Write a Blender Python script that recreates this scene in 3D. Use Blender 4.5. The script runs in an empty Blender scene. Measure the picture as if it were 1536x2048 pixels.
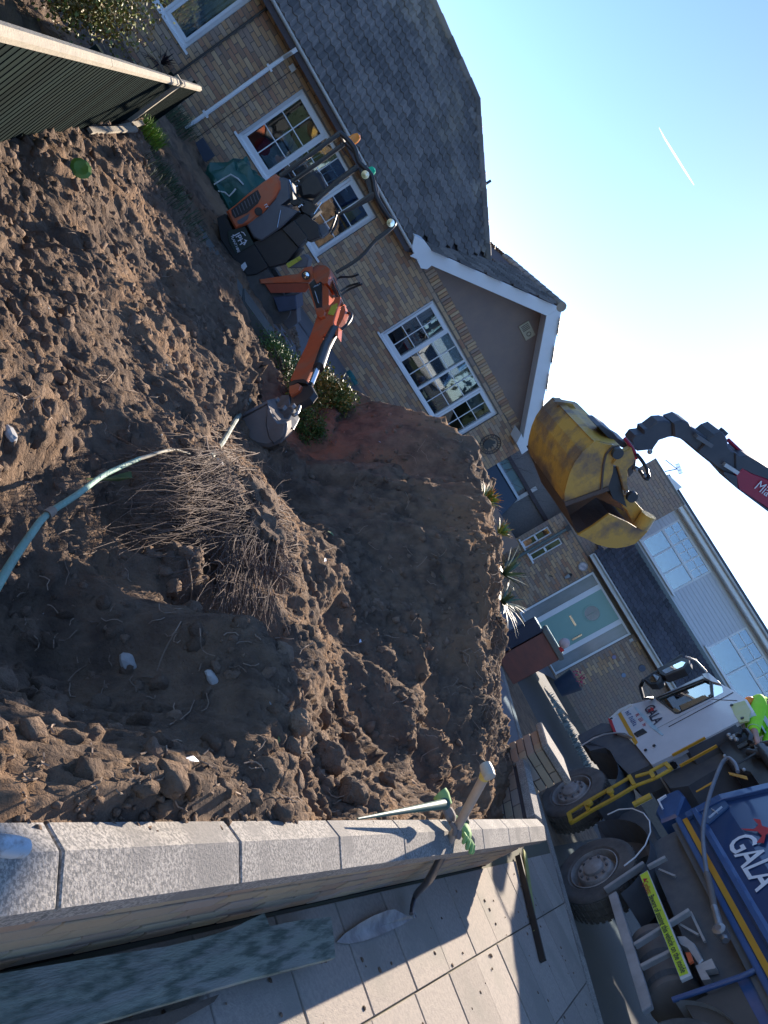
import bpy, bmesh, math, random
import numpy as np
from mathutils import Vector, Matrix
random.seed(7); rng=np.random.default_rng(7)
R=math.radians
SC=bpy.context.scene; COL=SC.collection
# ------------------------------------------------------------------ camera
FOC=1538.; PIT=R(-8.83); ROL=R(59.08)
Fv=np.array([0,math.cos(PIT),math.sin(PIT)]); Uv=np.array([0,-math.sin(PIT),math.cos(PIT)]); Rv=np.array([1.,0,0])
IX=math.cos(ROL)*Rv+math.sin(ROL)*Uv; IY=-math.sin(ROL)*Rv+math.cos(ROL)*Uv
EYE=np.array([0,0,1.6])
cd=bpy.data.cameras.new('camera'); cam=bpy.data.objects.new('camera',cd); COL.objects.link(cam)
cd.sensor_fit='VERTICAL'; cd.sensor_height=36; cd.lens=36*FOC/2048; cd.clip_end=3000; cd.clip_start=.05
cam.matrix_world=Matrix(((IX[0],IY[0],-Fv[0],EYE[0]),(IX[1],IY[1],-Fv[1],EYE[1]),(IX[2],IY[2],-Fv[2],EYE[2]),(0,0,0,1)))
SC.camera=cam
# ------------------------------------------------------------------ light
SUN_YAW=12.; SUN_EL=25.
w=bpy.data.worlds.new('World'); SC.world=w; w.use_nodes=True
nt=w.node_tree; bg=nt.nodes['Background']; sk=nt.nodes.new('ShaderNodeTexSky')
sk.sky_type='NISHITA'; sk.sun_disc=False; sk.sun_elevation=R(SUN_EL); sk.sun_rotation=R(SUN_YAW)
sk.air_density=.66; sk.dust_density=.13; sk.ozone_density=4.0; sk.altitude=50
nt.links.new(sk.outputs[0],bg.inputs[0]); bg.inputs[1].default_value=.115
sd=bpy.data.lights.new('sun','SUN'); sun=bpy.data.objects.new('sun',sd); COL.objects.link(sun)
sd.energy=4.3; sd.angle=R(.5); sd.color=(1,.87,.72)
sv=Vector((math.sin(R(SUN_YAW))*math.cos(R(SUN_EL)),math.cos(R(SUN_YAW))*math.cos(R(SUN_EL)),math.sin(R(SUN_EL))))
sun.rotation_euler=sv.to_track_quat('Z','Y').to_euler(); sun.location=(0,0,30)
vs=SC.view_settings; vs.view_transform='Standard'; vs.look='None'; vs.gamma=1; vs.use_curve_mapping=False; vs.exposure=1.42
SC.cycles.max_bounces=6; SC.cycles.caustics_reflective=False; SC.cycles.caustics_refractive=False; SC.cycles.transparent_max_bounces=12
# ------------------------------------------------------------------ surveying helpers: a sight line met with a real plane
def ray(x,y): return IX*(x-768)/FOC-IY*(y-1024)/FOC+Fv
def hz(x,y,z):
    d=ray(x,y); return EYE+d*(z-1.6)/d[2]
def dep(x,y,D): return EYE+ray(x,y)*D
def yw(deg): return np.array([math.sin(R(deg)),math.cos(R(deg)),0.])
ZU=np.array([0,0,1.])
class Frame:
    """vertical plane: u along it, v outwards (towards the viewer's side), z up"""
    def __init__(s,P,yaw):
        s.P=np.array([P[0],P[1],0.]); s.u=yw(yaw); s.n=yw(yaw+90)
    def __call__(s,u,v,z): return s.P+s.u*u+s.n*v+ZU*z
    def px(s,x,y,v=0.):
        d=ray(x,y); Q=s.P+s.n*v; X=EYE+d*((Q-EYE)@s.n)/(d@s.n); W=X-s.P
        return (float(W@s.u),float(X[2]))
FA=Frame(dep(352,261,12.5),57)          # main house front
FB=Frame(dep(1107,1340,19),97.6)        # neighbour house front
FT=Frame(EYE+(hz(1187,1733,.45)-EYE)*1.15,-6)   # near side of the lorry (u forwards)
FT.n=yw(-96)                             # its side faces left
LN=np.array([math.cos(R(28.8)),-math.sin(R(28.8)),0]); LD=yw(28.8)
def LW(a,d,z=0.): return LN*a+LD*d+ZU*z  # garden wall frame: a across, d along
def toL(P): return float(P[0]*LN[0]+P[1]*LN[1]), float(P[0]*LD[0]+P[1]*LD[1])
# ------------------------------------------------------------------ materials
MATS={}
def mat(name,col,rough=.7,metal=0.,col2=None,scale=6.,amt=.5,bump=0.,bscale=None,spec=.5,island=0.,coat=0.,stretch=None,det=6.,thr=(.35,.65),col3=None,s3=1.5):
    if name in MATS: return MATS[name]
    m=bpy.data.materials.new(name); m.use_nodes=True; N=m.node_tree.nodes; L=m.node_tree.links
    b=N['Principled BSDF']; b.inputs['Roughness'].default_value=rough; b.inputs['Metallic'].default_value=metal
    b.inputs['Specular IOR Level'].default_value=spec
    if coat: b.inputs['Coat Weight'].default_value=coat; b.inputs['Coat Roughness'].default_value=.08
    tc=N.new('ShaderNodeTexCoord'); src=tc.outputs['Object']
    if stretch:
        mp=N.new('ShaderNodeMapping'); mp.inputs['Scale'].default_value=stretch[:3]
        if len(stretch)>3: mp.vector_type='TEXTURE'; mp.inputs['Scale'].default_value=[1/q for q in stretch[:3]]; mp.inputs['Rotation'].default_value=(0,0,stretch[3])
        L.new(src,mp.inputs[0]); src=mp.outputs[0]
    col2=col2 or tuple(c*.6 for c in col)
    n=N.new('ShaderNodeTexNoise'); n.inputs['Scale'].default_value=scale; n.inputs['Detail'].default_value=det; n.inputs['Roughness'].default_value=.62
    L.new(src,n.inputs['Vector'])
    mr=N.new('ShaderNodeMapRange'); mr.inputs[1].default_value=thr[0]; mr.inputs[2].default_value=thr[1]; mr.inputs[4].default_value=amt
    L.new(n.outputs[0],mr.inputs[0])
    mx=N.new('ShaderNodeMix'); mx.data_type='RGBA'; mx.inputs[6].default_value=(*col,1); mx.inputs[7].default_value=(*col2,1)
    L.new(mr.outputs[0],mx.inputs[0]); out=mx.outputs[2]
    if col3:
        n3=N.new('ShaderNodeTexNoise'); n3.inputs['Scale'].default_value=s3; n3.inputs['Detail'].default_value=4
        L.new(src,n3.inputs['Vector']); m3=N.new('ShaderNodeMapRange'); m3.inputs[1].default_value=.5; m3.inputs[2].default_value=.62; m3.inputs[4].default_value=.8
        L.new(n3.outputs[0],m3.inputs[0]); x3=N.new('ShaderNodeMix'); x3.data_type='RGBA'; x3.inputs[7].default_value=(*col3,1)
        L.new(out,x3.inputs[6]); L.new(m3.outputs[0],x3.inputs[0]); out=x3.outputs[2]
    if island:
        g=N.new('ShaderNodeNewGeometry'); oi=N.new('ShaderNodeObjectInfo'); ad=N.new('ShaderNodeMath'); ad.operation='ADD'
        L.new(g.outputs['Random Per Island'],ad.inputs[0]); L.new(oi.outputs['Random'],ad.inputs[1])
        wn=N.new('ShaderNodeTexWhiteNoise'); wn.noise_dimensions='1D'; L.new(ad.outputs[0],wn.inputs['W'])
        if isinstance(island,(list,tuple)):
            rp=N.new('ShaderNodeValToRGB'); rp.color_ramp.interpolation='CONSTANT'; e=rp.color_ramp.elements
            for i,c in enumerate(island):
                if i<2: e[i].position=i/len(island); e[i].color=(*c,1)
                else: q=e.new(i/len(island)); q.color=(*c,1)
            L.new(wn.outputs[0],rp.inputs[0]); mm=N.new('ShaderNodeMix'); mm.data_type='RGBA'; mm.inputs[0].default_value=.72
            L.new(out,mm.inputs[6]); L.new(rp.outputs[0],mm.inputs[7]); out=mm.outputs[2]
        else:
            hs=N.new('ShaderNodeHueSaturation'); m2=N.new('ShaderNodeMapRange'); m2.inputs[3].default_value=1-island; m2.inputs[4].default_value=1+island
            L.new(wn.outputs[0],m2.inputs[0]); L.new(m2.outputs[0],hs.inputs['Value']); L.new(out,hs.inputs['Color']); out=hs.outputs[0]
    L.new(out,b.inputs['Base Color'])
    if bump:
        nb=N.new('ShaderNodeTexNoise'); nb.inputs['Scale'].default_value=bscale or scale*5; nb.inputs['Detail'].default_value=8; nb.inputs['Roughness'].default_value=.65
        L.new(src,nb.inputs['Vector']); bp=N.new('ShaderNodeBump'); bp.inputs['Strength'].default_value=bump; bp.inputs['Distance'].default_value=.02
        L.new(nb.outputs[0],bp.inputs['Height']); L.new(bp.outputs[0],b.inputs['Normal'])
    MATS[name]=m; return m
def glass(name,tint=(.75,.85,.9),fac=.35):
    if name in MATS: return MATS[name]
    m=bpy.data.materials.new(name); m.use_nodes=True; N=m.node_tree.nodes; L=m.node_tree.links
    N.remove(N['Principled BSDF']); t=N.new('ShaderNodeBsdfTransparent'); t.inputs[0].default_value=(*tint,1)
    g=N.new('ShaderNodeBsdfGlossy'); g.inputs['Roughness'].default_value=.02; g.inputs[0].default_value=(.9,.95,1,1)
    lw=N.new('ShaderNodeFresnel'); lw.inputs[0].default_value=1.5; a=N.new('ShaderNodeMath'); a.operation='ADD'; a.inputs[1].default_value=fac-.05; a.use_clamp=True
    x=N.new('ShaderNodeMixShader'); L.new(lw.outputs[0],a.inputs[0]); L.new(a.outputs[0],x.inputs[0]); L.new(t.outputs[0],x.inputs[1]); L.new(g.outputs[0],x.inputs[2])
    L.new(x.outputs[0],N['Material Output'].inputs[0]); MATS[name]=m; return m
BRK=[(.60,.38,.21),(.52,.30,.16),(.32,.19,.13),(.52,.37,.26),(.45,.22,.13),(.66,.44,.25),(.35,.25,.20),(.56,.32,.165),(.46,.32,.22)]
M_brick=mat('mixed_buff_brick',(.34,.25,.17),.9,col2=(.2,.15,.11),scale=30,island=BRK,bump=.3,bscale=90)
M_brickn=mat('near_buff_brick',(.40,.31,.21),.9,col2=(.25,.19,.14),scale=14,island=[(.42,.33,.22),(.38,.31,.23),(.36,.30,.26),(.40,.27,.19),(.45,.36,.24)],bump=.35,bscale=70)
M_mortar=mat('mortar',(.19,.165,.14),.95,scale=20)
M_mortard=mat('dark_mortar',(.10,.085,.09),.95,scale=20)
M_white=mat('white_upvc',(.78,.79,.8),.35,col2=(.7,.7,.7),scale=3,amt=.4)
M_whited=mat('weathered_white_board',(.66,.66,.64),.5,col2=(.45,.45,.42),scale=4,amt=.6)
M_tile=mat('dark_concrete_tile',(.19,.155,.13),.55,col2=(.09,.075,.064),scale=9,island=.35,bump=.3,bscale=60,col3=(.27,.21,.15),s3=.8,spec=.35)
M_tileb=mat('slate_blue_tile',(.085,.08,.095),.5,col2=(.05,.048,.055),scale=9,island=.3,bump=.2)
M_render=mat('mauve_render',(.30,.225,.185),.95,col2=(.2,.165,.16),scale=2.2,bump=.4,bscale=120)
M_glass=glass('window_glass',fac=.13); M_glassb=glass('bright_glass',fac=.5)
M_black=mat('black_plastic',(.022,.023,.026),.42,col2=(.04,.038,.035),scale=8,amt=.5)
M_blackm=mat('black_painted_steel',(.03,.032,.036),.38,col2=(.07,.06,.05),scale=14,amt=.35)
M_rubber=mat('dusty_tyre_rubber',(.085,.08,.076),.85,col2=(.19,.17,.15),scale=5,amt=.7,bump=.2)
M_orange=mat('orange_machine_paint',(.66,.125,.035),.42,col2=(.52,.10,.04),scale=9,amt=.5,col3=(.50,.16,.08),s3=3.5)
M_grey=mat('grey_machine_paint',(.13,.135,.15),.45,col2=(.09,.09,.1),scale=7)
M_steel=mat('dull_steel',(.32,.32,.33),.4,.7,col2=(.2,.17,.14),scale=10)
M_chrome=mat('chrome_rod',(.75,.77,.8),.12,1.,amt=.1)
M_soil=mat('clay_soil',(.255,.178,.122),.95,col2=(.10,.074,.058),scale=7,bump=1.,bscale=60,amt=.9,spec=.15,col3=(.30,.19,.115),s3=1.3,thr=(.35,.65),det=10)
M_clod=mat('soil_clod',(.285,.20,.14),.95,col2=(.13,.095,.075),scale=22,bump=1.,bscale=90,island=.3,spec=.15,det=9)
M_pebble=mat('pale_stone',(.42,.40,.37),.8,island=.3,scale=20)
M_root=mat('pale_root',(.33,.24,.17),.85,col2=(.2,.14,.1),scale=12,island=.3)
M_slab=mat('concrete_slab',(.43,.37,.31),.9,col2=(.28,.25,.225),scale=45,island=.1,bump=.4,bscale=130,col3=(.33,.30,.25),s3=1.9,det=9,thr=(.42,.6))
M_coping=mat('coping_stone',(.43,.39,.34),.9,col2=(.15,.145,.135),scale=120,bump=.3,bscale=160,island=.08,thr=(.44,.56),det=7,amt=.8,col3=(.22,.205,.185),s3=5.)
M_joint=mat('sandy_joint',(.14,.125,.095),.95,col2=(.10,.12,.05),scale=4)
M_asph=mat('asphalt',(.055,.055,.057),.9,col2=(.08,.078,.075),scale=40,bump=.4,bscale=200)
M_drive=mat('pinkish_driveway',(.20,.185,.19),.85,col2=(.15,.145,.15),scale=1.6,bump=.25,bscale=90)
M_green=mat('leaf_green',(.085,.17,.035),.55,col2=(.05,.10,.03),scale=9,island=.35)
M_yleaf=mat('yellow_green_leaf',(.20,.22,.05),.55,col2=(.11,.13,.04),scale=9,island=.45)
M_dleaf=mat('dark_leaf',(.03,.05,.03),.55,island=.3)
M_bark=mat('bark',(.10,.075,.055),.9,bump=.5)
# ------------------------------------------------------------------ mesh building
def tag(o,label=None,cat=None,group=None,kind=None):
    if label: o['label']=label
    if cat: o['category']=cat
    if group: o['group']=group
    if kind: o['kind']=kind
    return o
def empty(name,loc,label,cat,group=None):
    o=bpy.data.objects.new(name,None); o.empty_display_size=.1; o.location=Vector(loc); COL.objects.link(o); tag(o,label,cat,group); return o
def wloc(o):
    v=Vector(o.location)
    while o.parent: o=o.parent; v+=Vector(o.location)
    return v
class MB:
    def __init__(s): s.v=[]; s.f=[]
    def add(s,v,f):
        k=len(s.v); s.v+= [tuple(map(float,p)) for p in v]; s.f+=[tuple(i+k for i in q) for q in f]; return s
    def hexa(s,c):  # 8 corners: bottom 4 ccw, top 4
        return s.add(c,[(0,3,2,1),(4,5,6,7),(0,1,5,4),(1,2,6,5),(2,3,7,6),(3,0,4,7)])
    def box(s,fr,u0,u1,v0,v1,z0,z1):
        return s.hexa([fr(u0,v0,z0),fr(u1,v0,z0),fr(u1,v1,z0),fr(u0,v1,z0),fr(u0,v0,z1),fr(u1,v0,z1),fr(u1,v1,z1),fr(u0,v1,z1)])
    def bar(s,p,q,w,h=None,up=ZU,w2=None,h2=None):
        p=np.array(p,float);q=np.array(q,float);d=q-p;d/=np.linalg.norm(d); a=np.cross(d,up)
        if np.linalg.norm(a)<1e-3: a=np.cross(d,np.array([1.,0,0]))
        a/=np.linalg.norm(a); b=np.cross(a,d); h=h or w; w2=w2 or w; h2=h2 or h
        c=[]
        for P,W,H in ((p,w,h),(q,w2,h2)): c+=[P-a*W/2-b*H/2,P+a*W/2-b*H/2,P+a*W/2+b*H/2,P-a*W/2+b*H/2]
        return s.hexa(c)
    def tube(s,pts,r,seg=8,cap=True):
        pts=[np.array(p,float) for p in pts]; n=len(pts); rr=r if hasattr(r,'__len__') else [r]*n
        V=[];pa=None
        for i,p in enumerate(pts):
            d=pts[min(i+1,n-1)]-pts[max(i-1,0)]; d/=np.linalg.norm(d)+1e-12
            if pa is None:
                t=ZU if abs(d[2])<.9 else np.array([1.,0,0]); pa=np.cross(d,t)
            pa=pa-d*(pa@d); pa/=np.linalg.norm(pa)+1e-12; pb=np.cross(d,pa)
            for k in range(seg):
                a=2*math.pi*k/seg; V.append(p+(pa*math.cos(a)+pb*math.sin(a))*rr[i])
        Fc=[(i*seg+k,i*seg+(k+1)%seg,(i+1)*seg+(k+1)%seg,(i+1)*seg+k) for i in range(n-1) for k in range(seg)]
        if cap: Fc+=[tuple(range(seg-1,-1,-1)),tuple((n-1)*seg+k for k in range(seg))]
        return s.add(V,Fc)
    def prism(s,pts,d,chamfer=0.):
        """closed outline in space swept along vector d"""
        n=len(pts); P=[np.array(p,float) for p in pts]; d=np.array(d,float)
        if chamfer:
            c=sum(P)/n; L=np.linalg.norm(d); e=d/L*chamfer
            rings=[]
            for k,(sh,off) in enumerate(((chamfer,0*e),(0,e),(0,d-e),(chamfer,d))):
                ring=[]
                for i,p in enumerate(P):
                    q=c-p; l=np.linalg.norm(q); ring.append(p+q/l*min(sh,l*.3)+off)
                rings+=ring
            Fc=[tuple(range(n-1,-1,-1)),tuple(3*n+i for i in range(n))]
            for k in range(3): Fc+=[(k*n+i,k*n+(i+1)%n,(k+1)*n+(i+1)%n,(k+1)*n+i) for i in range(n)]
            return s.add(rings,Fc)
        return s.add(P+[p+d for p in P],[tuple(range(n-1,-1,-1)),tuple(n+i for i in range(n))]+[(i,(i+1)%n,(i+1)%n+n,i+n) for i in range(n)])
    def sheet(s,pts,d):
        """open profile swept (no thickness end caps)"""
        n=len(pts); P=[np.array(p,float) for p in pts]
        return s.add(P+[p+np.array(d) for p in P],[(i,i+1,i+1+n,i+n) for i in range(n-1)])
    def lathe(s,c,axis,prof,seg=24,closed=True):
        """prof: (distance along axis, radius)"""
        c=np.array(c,float); ax=np.array(axis,float); ax/=np.linalg.norm(ax); t=ZU if abs(ax[2])<.9 else np.array([1.,0,0])
        a=np.cross(ax,t); a/=np.linalg.norm(a); b=np.cross(ax,a); V=[]
        for h,r in prof:
            for k in range(seg):
                th=2*math.pi*k/seg; V.append(c+ax*h+(a*math.cos(th)+b*math.sin(th))*r)
        n=len(prof); Fc=[(i*seg+k,i*seg+(k+1)%seg,(i+1)*seg+(k+1)%seg,(i+1)*seg+k) for i in range(n-1) for k in range(seg)]
        if closed: Fc+=[tuple(range(seg-1,-1,-1)),tuple((n-1)*seg+k for k in range(seg))]
        return s.add(V,Fc)
    def ball(s,c,r,seg=12,rings=8,sc=(1,1,1)):
        c=np.array(c,float);V=[c+np.array([0,0,-r*sc[2]])]
        for i in range(1,rings):
            ph=-math.pi/2+math.pi*i/rings
            for k in range(seg):
                th=2*math.pi*k/seg; V.append(c+np.array([r*sc[0]*math.cos(ph)*math.cos(th),r*sc[1]*math.cos(ph)*math.sin(th),r*sc[2]*math.sin(ph)]))
        V.append(c+np.array([0,0,r*sc[2]])); n=len(V)-1
        Fc=[(0,1+(k+1)%seg,1+k) for k in range(seg)]+[(n,1+(rings-2)*seg+k,1+(rings-2)*seg+(k+1)%seg) for k in range(seg)]
        Fc+=[(1+i*seg+k,1+i*seg+(k+1)%seg,1+(i+1)*seg+(k+1)%seg,1+(i+1)*seg+k) for i in range(rings-2) for k in range(seg)]
        return s.add(V,Fc)
    def build(s,name,m,parent=None,smooth=False,base=None,label=None,cat=None,group=None,kind=None,bevel=0.):
        o=None
        off=wloc(parent) if parent else (Vector(base) if base is not None else Vector((0,0,0)))
        me=bpy.data.meshes.new(name); me.from_pydata([(x-off.x,y-off.y,z-off.z) for x,y,z in s.v],[],s.f); me.validate()
        bm=bmesh.new(); bm.from_mesh(me); bmesh.ops.recalc_face_normals(bm,faces=bm.faces)
        if bevel:
            es=[e for e in bm.edges if len(e.link_faces)==2 and e.calc_face_angle(0)>.6]
            bmesh.ops.bevel(bm,geom=es,offset=bevel,segments=2,affect='EDGES',clamp_overlap=True)
        bm.to_mesh(me); bm.free()
        me.materials.append(m)
        if smooth:
            for p in me.polygons: p.use_smooth=True
            try: me.set_sharp_from_angle(angle=R(38))
            except Exception: pass
        o=bpy.data.objects.new(name,me); COL.objects.link(o)
        if parent: o.parent=parent
        elif base is not None: o.location=off
        tag(o,label,cat,group,kind); return o
def PX(fr,pts,v=0.): return [fr(fr.px(x,y,v)[0],v,fr.px(x,y,v)[1]) for x,y in pts]
def cr(o,s,pts): return [(o[0]+x/s,o[1]+y/s) for x,y in pts]   # enlarged-view reading -> photograph reading
def text_mesh(name,txt,org,right,up,h,m,parent,depth=.003,bold=.0,space=1.,shear=0.,label=None,align='LEFT'):
    c=bpy.data.curves.new('t','FONT'); c.body=txt; c.size=1; c.extrude=0; c.offset=bold; c.space_character=space; c.shear=shear; c.resolution_u=3; c.align_x=align
    t=bpy.data.objects.new('t',c); COL.objects.link(t); dg=bpy.context.evaluated_depsgraph_get(); dg.update()
    me=bpy.data.meshes.new_from_object(t.evaluated_get(dg)); bpy.data.objects.remove(t); bpy.data.curves.remove(c)
    right=np.array(right,float);right/=np.linalg.norm(right);up=np.array(up,float);up/=np.linalg.norm(up); nn=np.cross(right,up)
    k=h/.72; off=wloc(parent)
    for vtx in me.vertices:
        p=np.array(org)+right*vtx.co.x*k+up*vtx.co.y*k+nn*depth; vtx.co=(p[0]-off.x,p[1]-off.y,p[2]-off.z)
    me.materials.clear(); me.materials.append(m); o=bpy.data.objects.new(name,me); COL.objects.link(o); o.parent=parent
    if label: o['label']=label
    return o
def joined_boxes(name,boxes,m,parent,kind='stuff',label=None):
    """boxes: array (n,8,3) of corners, one mesh"""
    A=np.array(boxes,float).reshape(-1,8,3); off=wloc(parent); A=A-np.array(off)
    n=len(A); V=A.reshape(-1,3); F0=np.array([(0,3,2,1),(4,5,6,7),(0,1,5,4),(1,2,6,5),(2,3,7,6),(3,0,4,7)])
    Fc=(F0[None]+np.arange(n)[:,None,None]*8).reshape(-1,4)
    me=bpy.data.meshes.new(name); me.from_pydata(V.tolist(),[],Fc.tolist()); me.materials.append(m)
    o=bpy.data.objects.new(name,me); COL.objects.link(o); o.parent=parent; tag(o,label,kind=kind); return o
def boxc(fr,u0,u1,v0,v1,z0,z1): return [fr(u0,v0,z0),fr(u1,v0,z0),fr(u1,v1,z0),fr(u0,v1,z0),fr(u0,v0,z1),fr(u1,v0,z1),fr(u1,v1,z1),fr(u0,v1,z1)]
_unit={}
def unit_box(key,L,D,H,m,bev=.004):
    k=(key,round(L,3),round(D,3),round(H,3))
    if k in _unit: return _unit[k]
    bm=bmesh.new(); bmesh.ops.create_cube(bm,size=1)
    for v in bm.verts: v.co=(v.co.x*L,v.co.y*D,v.co.z*H)
    if bev: bmesh.ops.bevel(bm,geom=bm.edges[:],offset=bev,segments=1,affect='EDGES')
    me=bpy.data.meshes.new(key); bm.to_mesh(me); bm.free(); me.materials.append(m); _unit[k]=me; return me
def lay_bricks(parent,fr,u0,u1,z0,z1,m,holes=(),top=None,L=.215,H=.065,J=.01,proud=.007,maxparts=300,bev=.003,depth=.03,v=0.,name='brick',stuffonly=False):
    """courses of stretchers clipped by holes; the nearest become single objects"""
    out=[]; row=0; z=z0
    while z+H<=z1+.001:
        x=u0-(L+J)/2*(row%2); 
        while x<u1:
            a,b=max(x,u0),min(x+L,u1)
            segs=[(a,b)]
            for (h0,h1,k0,k1) in holes:
                if z+H>k0 and z<k1:
                    ns=[]
                    for (p,q) in segs:
                        if q<=h0 or p>=h1: ns.append((p,q))
                        else:
                            if p<h0: ns.append((p,h0))
                            if q>h1: ns.append((h1,q))
                    segs=ns
            for p,q in segs:
                if q-p>.03 and (top is None or top((p+q)/2)>z+H): out.append((p,q,z,z+H))
            x+=L+J
        z+=H+J; row+=1
    out.sort(key=lambda t:np.linalg.norm(fr((t[0]+t[1])/2,0,t[2])-EYE))
    n=0 if stuffonly else maxparts; off=wloc(parent)
    yaw=math.atan2(fr.u[1],fr.u[0])
    for t in out[:n]:
        l=round((t[1]-t[0])/.01)*.01; me=unit_box(name,l,depth,H,m,bev)
        o=bpy.data.objects.new(name,me); COL.objects.link(o); o.parent=parent
        c=fr((t[0]+t[1])/2,v+proud-depth/2+random.uniform(-.002,.002),t[2]+H/2); o.location=Vector(c)-off; o.rotation_euler=(random.uniform(-.01,.01),0,yaw)
    if out[n:]:
        joined_boxes('brickwork',[boxc(fr,t[0],t[1],v-.02,v+proud+random.uniform(-.002,.002),t[2],t[3]) for t in out[n:]],m,parent)
    return len(out)
def wall_holes(mb,fr,u0,u1,z0,z1,holes,th=.25,v=0.):
    us=sorted({u0,u1,*[min(max(h[i],u0),u1) for h in holes for i in (0,1)]})
    for a,b in zip(us,us[1:]):
        zs=z0; hs=sorted([h for h in holes if h[0]<b-1e-4 and h[1]>a+1e-4],key=lambda h:h[2])
        for h in hs:
            if h[2]>zs: mb.box(fr,a,b,v-th,v,zs,h[2])
            zs=h[3]
        if zs<z1: mb.box(fr,a,b,v-th,v,zs,z1)
# ================================================================== GROUND
def vnoise(x,y,seed=0):
    xi=np.floor(x).astype(np.int64); yi=np.floor(y).astype(np.int64); xf=x-xi; yf=y-yi
    def h(a,b):
        n=(a*374761393+b*668265263+seed*1442695041)&0xffffffff; n=((n^(n>>13))*1274126177)&0xffffffff; return ((n^(n>>16))&0xffff)/65535.
    u=xf*xf*xf*(xf*(xf*6-15)+10); v=yf*yf*yf*(yf*(yf*6-15)+10)
    return (h(xi,yi)*(1-u)+h(xi+1,yi)*u)*(1-v)+(h(xi,yi+1)*(1-u)+h(xi+1,yi+1)*u)*v
def cells(x,y,seed=0):
    """distance to the nearest scattered point (rounded lumps)"""
    xi=np.floor(x).astype(np.int64); yi=np.floor(y).astype(np.int64); best=np.full(x.shape,9.); bid=np.zeros(x.shape)
    for i in (-1,0,1):
        for j in (-1,0,1):
            a=xi+i;b=yi+j; n=(a*374761393+b*668265263+seed*97531)&0xffffffff; n=((n^(n>>13))*1274126177)&0xffffffff
            px=a+((n^(n>>16))&0xffff)/65535.; m=(n*2654435761+12345)&0xffffffff; m^=m>>15; py=b+(m&0xffff)/65535.
            q=(x-px)**2+(y-py)**2; t=q<best; best=np.where(t,q,best); bid=np.where(t,((m>>16)&0xffff)/65535.,bid)
    return np.sqrt(best),bid
CP=[]
def cz(x,y,z): a,d=toL(hz(x,y,z)); CP.append((a,d,z))
def cD(x,y,D): P=dep(x,y,D); a,d=toL(P); CP.append((a,d,float(P[2])))
for d,z in ((-1.5,.47),(-.5,.48),(.6,.49),(1.2,.49),(1.8,.48),(2.4,.49),(3,.48),(3.6,.44),(4.2,.36),(4.8,.22),(5.4,.1),(5.9,.06)): CP.append((-.52,d,z))
for q in [(300,1540,.47),(0,1600,.48),(150,1530,.45),(500,1590,.5),(600,1600,.46),(400,1480,.42),(500,1490,.5),(560,1540,.46),(640,1600,.4),(700,1560,.3),
  (480,1310,.52),(452,1250,.50),(498,1400,.52),(430,1080,.42),(540,1200,.42),(330,1000,.22),(500,980,.12),(450,905,.02),(560,1080,.32),
  (100,1350,-.05),(200,1150,-.1),(20,1150,-.05),(300,1300,-.02),(60,1450,.15),(250,1420,.15),(100,1000,-.02),(300,1160,-.05),(380,1200,.1),
  (0,930,.08),(0,830,.12),(0,600,.08),(120,400,.03),(0,300,.02),(300,600,.04),(450,800,.1),(300,800,.1),(200,900,.10),(350,350,0),(420,500,0),(500,700,0),(400,650,.02),(600,800,.02),
  (530,870,-.18),(470,865,-.12),(500,900,-.08),(560,840,-.1),(600,950,.0),(620,1100,.1),(650,1300,.12),(700,1500,.06),(800,1600,.05),(700,1000,.18),(740,1200,.3),(780,1400,.3),(850,1550,.1)]: cz(*q)
for q in [(800,1060,6.6),(745,950,7.2),(860,1080,6.45),(950,1120,6.5),(880,1200,6.2),(900,1320,6.1),(940,1420,6.2),(950,1200,6.9),(950,1130,7.),(955,1060,7.2),(945,1020,7.4),(895,995,7.8),(862,930,8.0),(848,878,8.2),(818,838,8.8),(755,818,10.0),
   (825,970,7.75),(760,890,9.3),(953,1300,6.85),(955,1400,6.75),(957,1470,6.6),(940,1560,6.0),(700,860,9.8)]: cD(*q)
CP+=[(-2.0,8.3,.25),(-2.2,9,0),(-3.1,8.6,.5),(-3.2,9.4,0),(-4.2,8.9,.4),(-4.6,9.8,0),(-5.4,8.6,.3),(-5.8,9.6,0),(-6.8,8.2,0),(-8,9,0),(-9,6,0),(-9,3,0),(-7,12,0),(-4,12,0),(-12,8,0),(-11,5,0),(-7,1,.05),(-4,-1,.1),(-9,-1,.05),(-2,-1.5,.3),(-2,.5,.1),(-12,13,0),(-2,12,0),(-1.3,.8,.15),(-3.55,4.45,-.12),(-3.3,5.0,-.14),(-3.9,5.1,-.1)]
CP=np.array(CP)
def tps(cp,lam=.02):
    P=cp[:,:2];n=len(P); r2=((P[:,None]-P[None])**2).sum(-1); K=.5*r2*np.log(r2+1e-9)+np.eye(n)*lam
    A=np.zeros((n+3,n+3)); A[:n,:n]=K; A[:n,n]=1; A[:n,n+1:]=P; A[n,:n]=1; A[n+1:,:n]=P.T
    return np.linalg.solve(A,np.concatenate([cp[:,2],[0,0,0]]))
TW=tps(CP)
def hbase(a,d):
    sh=a.shape; a=a.ravel(); d=d.ravel(); out=np.full(a.shape,TW[-3])+TW[-2]*a+TW[-1]*d
    for k in range(len(CP)):
        r2=(a-CP[k,0])**2+(d-CP[k,1])**2; out+=TW[k]*.5*r2*np.log(r2+1e-9)
    return out.reshape(sh)
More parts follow.
